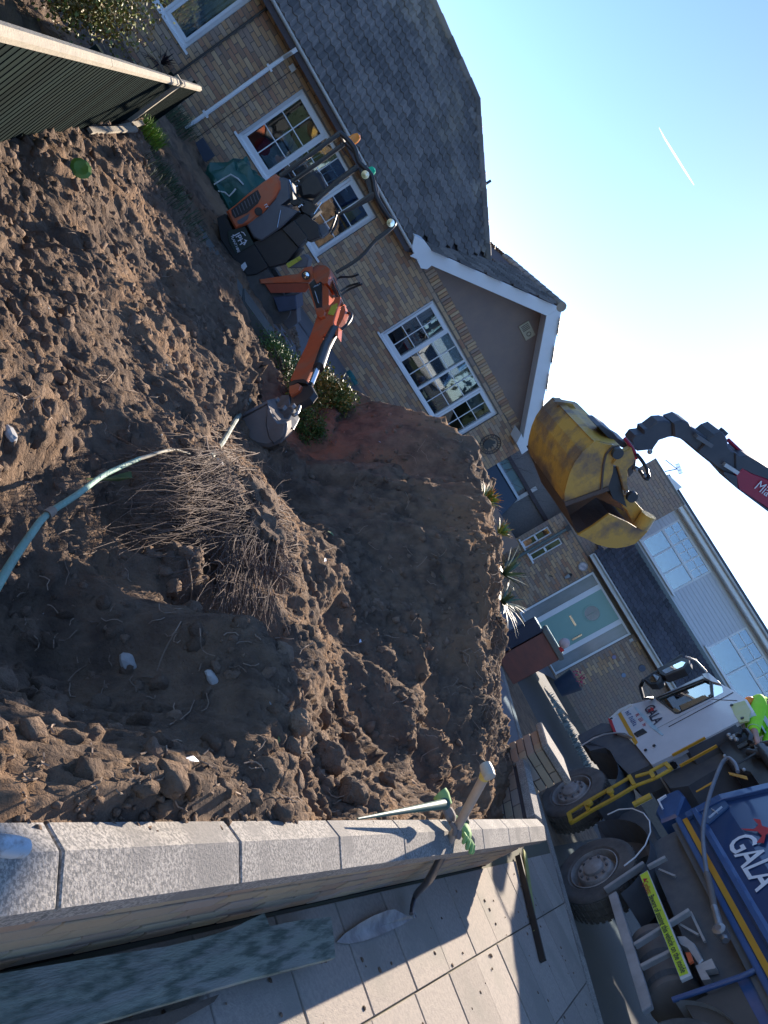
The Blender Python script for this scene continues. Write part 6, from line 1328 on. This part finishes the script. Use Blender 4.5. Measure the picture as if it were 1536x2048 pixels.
bp_('dipper_link',[(1048,482),(1058,540),(1035,600),(1000,660),(990,765),(968,745),(978,640),(1000,575),(1018,500)],M_orange,.06,ch=.004)
P=PX(FM,K4([(962,700),(880,860),(822,1030)]),.02); MB().tube(P,.052,seg=16).build('bucket_cylinder',M_blackm,parent=ex,smooth=True)
P=PX(FM,K4([(818,1020),(755,1180)]),.02); MB().tube(P,.026,seg=14).build('cylinder_rod',M_chrome,parent=ex,smooth=True)
P=PX(FM,K4([(1050,560),(1105,555),(1105,600),(1065,660),(1005,710)]),-.02); MB().tube(smooth_path(P),.016,seg=8).build('hydraulic_hose',M_black,parent=ex,smooth=True)
P=PX(FM,K4([(558,1165),(640,1142),(720,1148)]),.0); 
bp_('arm_band',[(552,1170),(600,1142),(690,1130),(722,1150),(718,1172),(640,1160),(570,1195)],M_black,.11,ch=.005)
bp_('dipper_tip',[(560,1195),(640,1165),(668,1185),(650,1225),(575,1275),(556,1240)],M_orange,.12)
bp_('bucket_link',[(660,1190),(755,1180),(788,1245),(745,1300),(640,1360),(575,1360),(570,1290),(640,1240)],M_blackm,.06)
bp_('quick_hitch',[(430,1340),(500,1270),(560,1270),(570,1360),(600,1400),(580,1440),(545,1500),(500,1490),(440,1440),(410,1470)],mat('worn_grey_casting',(.16,.165,.17),.5,.3,col2=(.08,.08,.08),scale=12),.10)
P=PX(FM,K4([(655,1370),(640,1420),(610,1452),(595,1440)]),.06); MB().tube(smooth_path(P),.014,seg=8).build('hitch_catch',M_steel,parent=ex,smooth=True)
for q_ in ((460,1330),(520,1400),(470,1420),(600,1385)): p=PX(FM,K4([q_]),.1)[0]; MB().lathe(p,FM.n,[(0,.03),(.03,.028),(.03,0)],seg=14).build('pin',M_steel,parent=ex,smooth=True)
M_bkt=mat('worn_blue_grey_bucket',(.20,.205,.22),.5,.25,col2=(.13,.10,.08),scale=4,amt=.9); M_bks=mat('muddy_bucket_side',(.22,.175,.15),.8,col2=(.13,.105,.095),scale=4)
FQ=Frame(dep(530,860,6.15),82); FQ.n=yw(172)
def KB(pts): return cr((400,700),3.173,pts)
plate('bucket_shell',KB([(245,425),(330,372),(425,325),(455,400),(495,448),(545,458),(552,500),(538,552),(492,600),(430,622),(330,604),(230,565),(180,540)]),M_bks,ex,v=.0,t=.34,ch=.035,fr=FQ,smooth=True)
plate('bucket_belly',KB([(425,338),(455,410),(495,458),(546,468),(545,520),(517,575),(468,604),(432,565),(408,470)]),M_bkt,ex,v=.012,t=.05,ch=.02,fr=FQ,smooth=True)
P=PX(FQ,KB([(520,470),(548,462),(549,500),(538,545),(512,585)]),.02); MB().tube(smooth_path(P),.007,seg=6).build('lit_rim',M_steel,parent=ex,smooth=True)  # sunlit rim of the bucket drawn as a thin steel line
plate('bucket_lip',KB([(240,418),(425,320),(428,338),(250,432)]),M_bkt,ex,v=.01,t=.34,fr=FQ)
xp('dozer_blade',K4([(420,415),(620,398),(632,520),(470,545)]),mat('navy_blade',(.04,.06,.11),.45),v=.1,t=1.0)
xp('blade_arm',K4([(470,545),(632,520),(640,640),(560,700),(500,640)]),M_grey,v=-.2,t=.5)
# ================================================================== TOOLS, PLANKS AND ROOTS
def S5(pts): return cr((600,1450),2.793,pts)
def S6(pts): return cr((0,1550),2.194,pts)
M_ash=mat('ash_wood_shaft',(.46,.38,.31),.6,col2=(.36,.30,.25),scale=5,stretch=(3,3,3),bump=.15)
sh0=hz(*S5([(622,1050)])[0],.05); c1=hz(*S5([(858,610)])[0],.565)
dv=(c1-sh0)/np.linalg.norm(c1-sh0)
def near_line(px_,o,d):
    r=ray(*px_); A=np.array([[d@d,-(d@r)],[d@r,-(r@r)]]); b=np.array([-(o-EYE)@d,-(o-EYE)@r]); s=np.linalg.solve(A,b); return o+d*s[0]
kn=near_line(S5([(1066,268)])[0],sh0,dv); sk_=near_line(S5([(772,712)])[0],sh0,dv); nk=near_line(S5([(700,850)])[0],sh0,dv)
sv_=empty('shovel',sh0,'long wooden handled shovel leaning on the coping with its blade on the slabs','shovel')
MB().tube([sk_,sk_+(kn-sk_)*.5,kn-(kn-sk_)*.05],[.019,.0205,.021],seg=14).build('shaft',M_ash,parent=sv_,smooth=True)
nd=(kn-sk_)/np.linalg.norm(kn-sk_); sdv=np.cross(nd,ZU); sdv/=np.linalg.norm(sdv)
MB().tube([kn-nd*.05,kn-nd*.02,kn+nd*.01],[.023,.024,.024],seg=14).build('yellow_collar',mat('faded_yellow_plastic',(.62,.48,.12),.5,col2=(.5,.45,.3)),parent=sv_,smooth=True)
MB().tube([kn-sdv*.036,kn-sdv*.03,kn,kn+sdv*.03,kn+sdv*.036],[.012,.026,.029,.026,.012],seg=14).build('grip_knob',mat('dirty_white_plastic',(.52,.49,.42),.5,col2=(.35,.32,.26),scale=9),parent=sv_,smooth=True)
M_sock=mat('dark_forged_steel',(.10,.11,.13),.35,.6,col2=(.16,.15,.15),scale=8)
b_=[hz(*S5([t])[0],z) for t,z in (((620,1055),.05),((628,1010),.055),((650,945),.09))]
MB().tube(smooth_path([b_[0],b_[1],b_[2],nk,sk_+nd*.02]),[.010]*4+[.013]*4+[.017]*4+[.021]*4+[.0215],seg=12).build('socket',M_sock,parent=sv_,smooth=True)
bl=[((205,1212),.012),((250,1165),.02),((330,1110),.03),((410,1065),.04),((490,1034),.05),((530,1030),.05),((570,1050),.045),((600,1068),.045),((632,1078),.035),((560,1122),.025),((480,1160),.018),((420,1185),.016),((350,1208),.014),((280,1222),.012)]
top=[hz(*S5([t])[0],z) for t,z in bl]
# dished blade: centre line lower than the edges
cen=sum(top)/len(top)-ZU*.02; mb=MB(); V=[*top,cen]; n=len(top)
mb.add([*top,cen,*[p-ZU*.004 for p in top],cen-ZU*.004],[(i,(i+1)%n,n) for i in range(n)]+[(n+1+(i+1)%n,n+1+i,2*n+1) for i in range(n)]+[(i,n+1+i,n+1+(i+1)%n,(i+1)%n) for i in range(n)])
mb.build('blade',mat('grey_worn_blade',(.50,.48,.46),.5,.15,col2=(.14,.125,.12),scale=7,amt=.8,stretch=(1,1,1)),parent=sv_,smooth=True)
q0_=hz(*S5([(640,1062)])[0],.045); MB().tube([q0_+np.array([.016*math.cos(t),.016*math.sin(t),0]) for t in np.linspace(0,5,12)],.004,seg=6).build('rolled_tread',M_steel,parent=sv_,smooth=True)
# green tool handle
M_gh=mat('green_tool_plastic',(.05,.14,.10),.5,col2=(.10,.12,.10),scale=6,amt=.6)
A_=hz(*S5([(322,524)])[0],.565); B_=hz(*S5([(812,440)])[0],.66)
gt_=empty('green_handled_tool',B_,'green plastic tool handle projecting over the coping into the garden','tool handle')
MB().tube([A_,A_+(B_-A_)*.3,A_+(B_-A_)*.7,B_],[.004,.009,.016,.023],seg=12).build('handle',M_gh,parent=gt_,smooth=True)
dd=(B_-A_)/np.linalg.norm(B_-A_); MB().lathe(B_-dd*.01,EYE-B_,[(-.02,.026),(.012,.026),(.014,.014),(.002,.012),(.002,0)],seg=20).build('handle_eye',M_gh,parent=gt_,smooth=True)
# gloves on the coping
def glove(P,yaw,lab,m1,m2,seed):
    g=np.random.default_rng(seed); e=empty('work_glove',P,lab,'glove',group='work gloves on the coping'); f=Frame(P,yaw); P=np.array(P)
    B=MB(); v0,f0=ico(3); V=v0*np.array([.055,.042,.020]); V=V+.006*np.sin(v0*7+seed); B.add([P+f.u*a+f.n*b+ZU*c for a,b,c in V],[tuple(t) for t in f0])
    B.build('palm',m1,parent=e,smooth=True)
    C_=MB().tube([P-f.u*.045,P-f.u*.09+ZU*.004,P-f.u*.105],[.034,.038,.040],seg=14).build('cuff',m2,parent=e,smooth=True)
    for k in range(4):
        a0=P+f.u*.035+f.n*(-.032+.021*k); L_=(.062,.075,.07,.055)[k]; d_=f.u+f.n*(-.25+.16*k); d_/=np.linalg.norm(d_); MB().tube([a0,a0+d_*L_*.5+ZU*.008,a0+d_*L_*.85-ZU*.004,a0+d_*L_-ZU*.012],[.0125,.012,.011,.006],seg=8).build('finger',m1,parent=e,smooth=True)
    a0=P-f.n*.03; MB().tube([a0,a0-f.n*.03+f.u*.02+ZU*.006,a0-f.n*.04+f.u*.045],[.014,.013,.007],seg=8).build('thumb',m2,parent=e,smooth=True)
M_gl1=mat('grey_mud_glove',(.24,.21,.19),.9,col2=(.12,.10,.09),scale=25); M_gl2=mat('lime_glove_knit',(.22,.42,.12),.8,col2=(.3,.45,.2),scale=25)
glove(hz(*S5([(815,515)])[0],.575)+ZU*.02,115,'grey glove with green cuff on the coping above the shovel shaft',M_gl1,M_gl2,1)
glove(hz(*S5([(905,600)])[0],.57)+ZU*.015,150,'lime green glove on the coping tucked below the shovel shaft',M_gl2,M_gl1,2)
# rounded end of another handle at the frame edge
P0=hz(-70,1682,.60); P1=hz(38,1695,.60); hd_=(P1-P0)/np.linalg.norm(P1-P0)
hh=empty('pale_tool_handle',P0,'pale blue grey rounded tool handle lying on the coping at the left edge','tool handle')
MB().tube([P0-hd_*.5,P0,P1-hd_*.01,P1+hd_*.012,P1+hd_*.022],[.016,.0165,.0185,.016,.006],seg=16).build('shaft',mat('pale_blue_grey_paint',(.42,.50,.56),.5,col2=(.2,.2,.2),scale=22,thr=(.5,.6),amt=.8),parent=hh,smooth=True)
# planks on the pavement
M_plank=mat('green_algae_timber',(.36,.40,.33),.85,col2=(.11,.15,.12),scale=3.2,amt=.9,bump=.7,bscale=26,stretch=(1.2,7,7,R(61.2)),thr=(.44,.56),col3=(.42,.43,.38),s3=3.)
def plank(pts,z,t,m,lab,base=None):
    P=[hz(x,y,z) for x,y in pts]; return MB().prism([p-ZU*t for p in P],ZU*t,chamfer=.004).build('plank',m,base=P[0],label=lab,cat='plank')
plank([(-200,1981),(0,1947),(200,1913),(330,1893),(400,1876),(462,1857),(530,1825),(534,1835),(540,1852),(600,1840),(663,1833),(668,1872),(672,1915),(480,1965),(246,2033),(-200,2157)],.115,.03,M_plank,'broad weathered green plank lying on the slabs along the wall foot')
plank([(-200,2170),(150,2065),(320,2030),(440,1988),(430,2003),(350,2048),(200,2100),(-200,2210)],.06,.045,mat('brown_rough_timber',(.16,.12,.09),.9,col2=(.08,.065,.05),scale=5,bump=.6),'brown rough timber lying under the green plank')
# board lying by the pavement corner
a=[hz(x,y,z) for x,y,z in ((1030,1706,.02),(1050,1700,.02),(1076,1850,.02),(1092,1925,.02),(1080,1925,.02),(1064,1880,.02))]
bb=empty('thin_board',a[0],'thin dark board with a painted sunlit yellow edge lying beside the kerb near the lorry wheel','board')
p=hz(1036,1712,.03); q=hz(1086,1922,.03); MB().bar(p,q,.022,.05).build('dark_edge',mat('dark_timber',(.045,.04,.035),.7),parent=bb)  # plain dark strip along the board
p=hz(1049,1703,.02); q=hz(1072,1868,.02); MB().bar(p,q,.06,.012).build('lit_face',mat('sunlit_yellow_timber',(.38,.40,.12),.8,col2=(.2,.22,.08)),parent=bb)  # sunlight on the board put into a yellow-green strip
# crumbs of soil on the slabs
g=np.random.default_rng(77); v0,f0=ico(1); C_=MB()
for i in range(260):
    a=g.uniform(-.3,2.2); d=g.uniform(.8,7.5); 
    P=LW(a,d,.004)
    if P[0]>kx(P[1])-.2: continue
    r=g.uniform(.003,.012); C_.add(v0*(1+.4*(g.random((len(v0),1))-.5))*r*np.array([1.2,1,.6])+P,[tuple(t) for t in f0])
C_.build('soil_specks',M_clod,label='small dark crumbs of soil dropped on the pale paving slabs',cat='soil crumbs',kind='stuff')
# green stalk arching over the soil
def over(x,y,k=.95,dz=0.): s=soil_hit(x,y); return EYE+(s-EYE)*k+ZU*dz
def S7(pts): return cr((0,780),2.477,pts)
st=[over(*t,k) for t,k in zip(S7([(-60,1050),(0,950),(60,850),(150,720),(230,620),(380,520),(500,430),(600,380),(690,340)]),(.86,.87,.88,.89,.9,.91,.925,.94,.955))]
sp_=smooth_path(st); sk2=empty('bent_branch',st[3],'thick pale green bent stem arching over the soil towards the root ball','stem')
MB().tube(sp_,np.linspace(.0150,.0095,len(sp_)).tolist(),seg=12).build('bark',mat('blue_green_bark',(.26,.48,.38),.6,col2=(.28,.36,.27),scale=20,amt=.7,bump=.4),parent=sk2,smooth=True)
st2=[over(*t,k) for t,k in zip(S7([(690,340),(740,325),(810,303),(875,298),(940,318)]),(.955,.96,.965,.97,.985))]; sp2=smooth_path(st2)
MB().tube(sp2,np.linspace(.0095,.005,len(sp2)).tolist(),seg=10).build('peeled_end',mat('peeled_wood',(.55,.50,.38),.7,col2=(.3,.25,.18),scale=30),parent=sk2,smooth=True)
MB().tube([sp_[16]+ZU*.0,sp_[17]-ZU*0],[.019,.016],seg=10).build('stem_joint',M_root,parent=sk2,smooth=True)
# leafy flap beside the stem
lp=[over(*t,.955) for t in S7([(420,440),(560,425),(650,400),(655,435),(590,452),(470,447)])]; MB().add(lp,[tuple(range(6))]).build('olive_leaf',mat('olive_leaf',(.10,.15,.05),.5),base=lp[0],label='olive green leaf lying under the bent green stem',cat='leaf')
# pale sapling stick between stem and digger bucket
q_=[over(*t,k) for t,k in zip(S7([(1045,330),(1100,262),(1160,160),(1235,50)]),(.975,.97,.97,.98))]
ss=empty('sapling_stick',q_[0],'pale barked stick with side shoots between the root ball and the digger bucket','stick')
MB().tube(smooth_path(q_),np.linspace(.016,.022,13).tolist(),seg=9).build('stick',mat('mottled_bark',(.36,.38,.30),.7,col2=(.10,.13,.10),scale=12,amt=.9),parent=ss,smooth=True)
for pts_ in ([(1045,330),(1030,290),(1022,235)],[(1045,335),(1000,370),(960,350)]): MB().tube([over(*t,.975) for t in S7(pts_)],[.007,.005,.003],seg=6).build('shoot',M_root,parent=ss,smooth=True)
# root ball
rb_=empty('root_ball',soil_hit(500,1060),'uprooted shrub with a wide fan of brown twigs in the dug soil','root ball')
core=over(505,1030,.96); v0,f0=ico(4)
for (x,y,r) in ((505,1010,.17),(520,1075,.17),(450,1000,.13),(540,1120,.12)):
    P=soil_hit(x,y); n3=np.array([1+.45*(vnoise(np.array([p[0]*3+x]),np.array([p[1]*3+p[2]*2.3]),60)[0]-.5)+.25*(vnoise(np.array([p[0]*9.+p[2]*5]),np.array([p[1]*9.+y]),61)[0]-.5) for p in v0]); MB().add(v0*n3[:,None]*np.array([r,r,r*.55])+P+ZU*.03,[tuple(t) for t in f0]).build('earth_clump',M_clod,parent=rb_,smooth=True)
g=np.random.default_rng(11); TWG=MB()
M_twig=mat('brown_twig',(.20,.135,.10),.85,col2=(.10,.075,.06),scale=12,island=.35)
def twig(p0,p1,r,k0,k1,bow=0.,jit=11.,part=False,n=7):
    P=[]; p0=np.array(p0,float);p1=np.array(p1,float); nrm=np.array([-(p1-p0)[1],(p1-p0)[0]]); ph=g.uniform(0,6.28)
    j=np.zeros(2)
    for i in range(n):
        t=i/(n-1); j=j+g.normal(size=2)*jit*.5*(0 if i==0 else 1); c=p0+(p1-p0)*t+nrm*bow*math.sin(math.pi*t)+j; s=soil_hit(*c); k=k0+(k1-k0)*t-.02*math.sin(math.pi*t); P.append(EYE+(s-EYE)*k)
    # keep the piece from jumping where the ground steps
    for i in range(1,n):
        dd=P[i]-P[i-1]; L=np.linalg.norm(dd)
        if L>.16: P[i]=P[i-1]+dd/L*.16
    rr=np.linspace(r,r*.35,n).tolist()
    for f_ in range(2 if part else 1):
        i0=int(g.integers(2,n-2)); dv_=P[i0+1]-P[i0]; Ld=np.linalg.norm(dv_)+1e-6; q=P[i0]; Q=[q]; sdd=g.normal(size=3)*.55; sdd[2]=abs(sdd[2])*.4
        for k_ in range(3): q=q+(dv_/Ld+sdd)*min(Ld,.05)*.8+g.normal(size=3)*.004; Q.append(q)
        TWG.tube(Q,[r*.7,r*.55,r*.4,r*.25],seg=4,cap=False)
    if part: MB().tube(P,rr,seg=6).build('root',M_twig,parent=rb_,smooth=True)
    else: TWG.tube(P,rr,seg=5,cap=False)
for i in range(170):
    y0=g.uniform(900,1110); twig((g.uniform(400,520),y0),(g.uniform(180,400),y0+g.uniform(-75,85)+10),g.uniform(.001,.0026),g.uniform(.93,.97),g.uniform(.93,.985),g.uniform(-.12,.12),part=i%7==0)
for i in range(190):
    x0=g.uniform(450,560); twig((x0,g.uniform(1050,1130)),(x0+g.uniform(-60,45),g.uniform(1160,1285)),g.uniform(.001,.0026),g.uniform(.93,.97),g.uniform(.95,.985),g.uniform(-.15,.15),part=i%7==0)
for i in range(50):
    y0=g.uniform(980,1130); twig((g.uniform(520,550),y0),(g.uniform(575,612),y0+g.uniform(10,60)),g.uniform(.002,.003),.95,g.uniform(.95,.98),g.uniform(-.1,.1))
for i in range(60):
    y0=g.uniform(850,920); twig((g.uniform(420,500),y0+20),(g.uniform(180,380),y0+g.uniform(-40,30)),g.uniform(.0015,.003),.975,.985,g.uniform(-.1,.1))
for i in range(220):
    x0=g.uniform(380,570); y0=g.uniform(930,1100); a=g.uniform(0,6.28); twig((x0,y0),(x0+60*math.cos(a),y0+60*math.sin(a)),.0014,.95,.975,g.uniform(-.3,.3),5)
# long single roots
for pts_,r in (([(455,1130),(470,1150),(475,1200),(420,1270),(390,1330),(315,1345)],.003),([(395,1190),(398,1260),(412,1330),(440,1380)],.0025),([(520,1185),(385,1150),(383,1205),(355,1255),(330,1300),(312,1340)],.0035)):
    pass
def longroot(pts_,r,lab):
    P=smooth_path([over(*t,.98) for t in pts_]); MB().tube(P,np.linspace(r,r*.5,len(P)).tolist(),seg=6).build('root',M_root,base=P[0],smooth=True,label=lab,cat='root')
longroot([(375,1120),(383,1165),(380,1210),(358,1250),(330,1300),(314,1342)],.004,'long pale root trailing from the root ball down the shaded hollow')
longroot([(420,1175),(395,1200),(400,1260),(405,1300),(430,1312)],.003,'thin dark root running beside the long pale root')
TWG.build('twigs',M_twig,parent=rb_,kind='stuff',smooth=True)
# loose roots and straws over the heap
g=np.random.default_rng(21); LR=MB()
for i in range(420):
    x=g.uniform(20,1000); y=g.uniform(420,1620)
    if x>1000-(max(0,y-1480))*.4 or (x>330 and y<860) or y<x*.3+340: continue
    P=[];a=g.uniform(0,6.28);c=np.array([x,y]);L_=g.uniform(6,26)
    try:
        for k in range(5): s=soil_hit(*c); P.append(EYE+(s-EYE)*.992+ZU*.004); a+=g.normal()*.5; c=c+np.array([math.cos(a),math.sin(a)])*L_*.5
    except Exception: continue
    if max(np.linalg.norm(P[i+1]-P[i]) for i in range(4))>.10 or np.linalg.norm(P[0])>9 or np.linalg.norm(P[0]-EYE)<1.6: continue
    LR.tube(P,[.0022]*5,seg=4,cap=False)
LR.build('loose_roots',M_root,label='short pale roots and straws scattered over the dug soil',cat='roots',kind='stuff')
# hanging rootlets on the cut crest
g=np.random.default_rng(23); CRT=MB()
for i in range(420):
    t=g.random(); y=980+t*520; x=(1003 if y<1300 else 1003-(y-1300)*.05)-g.uniform(2,60)*g.random(); s=soil_hit(x,y); 
    if np.linalg.norm(s)>8.4 or np.linalg.norm(s-EYE)<2.: continue
    d_=g.normal(size=3); d_[2]=-abs(d_[2]); P=[s+ZU*.01]; 
    for k in range(4): P.append(P[-1]+d_*.022+g.normal(size=3)*.012)
    CRT.tube(P,[.003,.003,.0025,.002,.0015],seg=4,cap=False)
CRT.build('crest_rootlets',M_root,label='tangle of pale rootlets hanging along the cut crest of the heap',cat='roots',kind='stuff')
# leaves and litter seen on the heap
for i,(x,y,s,m_,lb) in enumerate(((663,1068,.05,M_green,'thin green leaf in the middle of the shaded heap'),(886,1156,.05,M_green,'oval green leaf near the crest of the heap'),(668,1507,.03,M_yleaf,'small yellow leaf on the rooty clay lump'),(385,1520,.03,M_wprint,'white scrap on the sunlit soil near the coping'),(556,1480,.02,M_yleaf,'tiny yellow leaf at the edge of the shade'),(720,1282,.03,M_wprint,'small white scrap in the shaded heap right of the root ball'),(650,1120,.03,M_wprint,'bone white splinter below the green leaf'),(760,885,.03,M_wprint,'white fleck high on the far side of the heap'),(250,555,.0,M_wprint,''),)):
    if s==0: continue
    p=over(x,y,.99); a=random.uniform(0,3); u_=np.array([math.cos(a),math.sin(a),.1]); v_=np.cross(u_,ZU); MB().add([p-u_*s,p+v_*s*.35+ZU*.006,p+u_*s,p-v_*s*.35+ZU*.004,p+ZU*.004],[(0,1,4),(1,2,4),(2,3,4),(3,0,4)]).build('leaf' if m_ in (M_green,M_yleaf) else 'scrap',m_,base=p,label=lb,cat='leaf' if m_ in (M_green,M_yleaf) else 'litter')
# teal watering can by the wall
p=hz(697,760,.05); wc=empty('hose_reel',p,'small teal garden hose coil on the ground below the large window','hose')
MB().tube([p+np.array([.14*math.cos(t),.14*math.sin(t),.05+.004*t]) for t in np.linspace(0,18,60)],.018,seg=6).build('coil',mat('teal_plastic',(.03,.2,.2),.5),parent=wc,smooth=True)
# bare twiggy bush before the garage
g=np.random.default_rng(31); tb=empty('bare_shrub',FG(-2.4,1.2,0),'bare twiggy shrub in front of the garage gable','shrub'); B=MB()
for i in range(46):
    p=FG(-2.4+g.normal()*.3,1.2,.9+g.random()*.4); P=[p]; d_=np.array([g.normal()*.6,g.normal()*.6,1.2])
    for k in range(6): P.append(P[-1]+d_*.17+g.normal(size=3)*.06)
    B.tube(P,np.linspace(.010,.002,7).tolist(),seg=5,cap=False)
B.build('branches',mat('grey_brown_twig',(.13,.11,.11),.85),parent=tb,kind='stuff'); MB().tube([FG(-2.4,1.2,0),FG(-2.4,1.2,1.0)],.04).build('trunk',M_bark,parent=tb)
# vapour trail
m=bpy.data.materials.new('vapour'); m.use_nodes=True; N=m.node_tree.nodes; L=m.node_tree.links; N.remove(N['Principled BSDF']); t=N.new('ShaderNodeBsdfTransparent'); d=N.new('ShaderNodeBsdfTranslucent'); d.inputs[0].default_value=(1,1,1,1); x=N.new('ShaderNodeMixShader'); x.inputs[0].default_value=.35; L.new(t.outputs[0],x.inputs[1]); L.new(d.outputs[0],x.inputs[2]); L.new(x.outputs[0],N['Material Output'].inputs[0])
pv_=[dep(1388,370,1800),dep(1372,345,1800),dep(1350,310,1800),dep(1330,278,1800),dep(1318,255,1800)]; MB().tube(pv_,[.8,1.9,2.2,1.8,.3],seg=8).build('vapour_trail',m,base=pv_[0],smooth=True,label='short white vapour trail high in the blue sky',cat='vapour trail',kind='stuff')
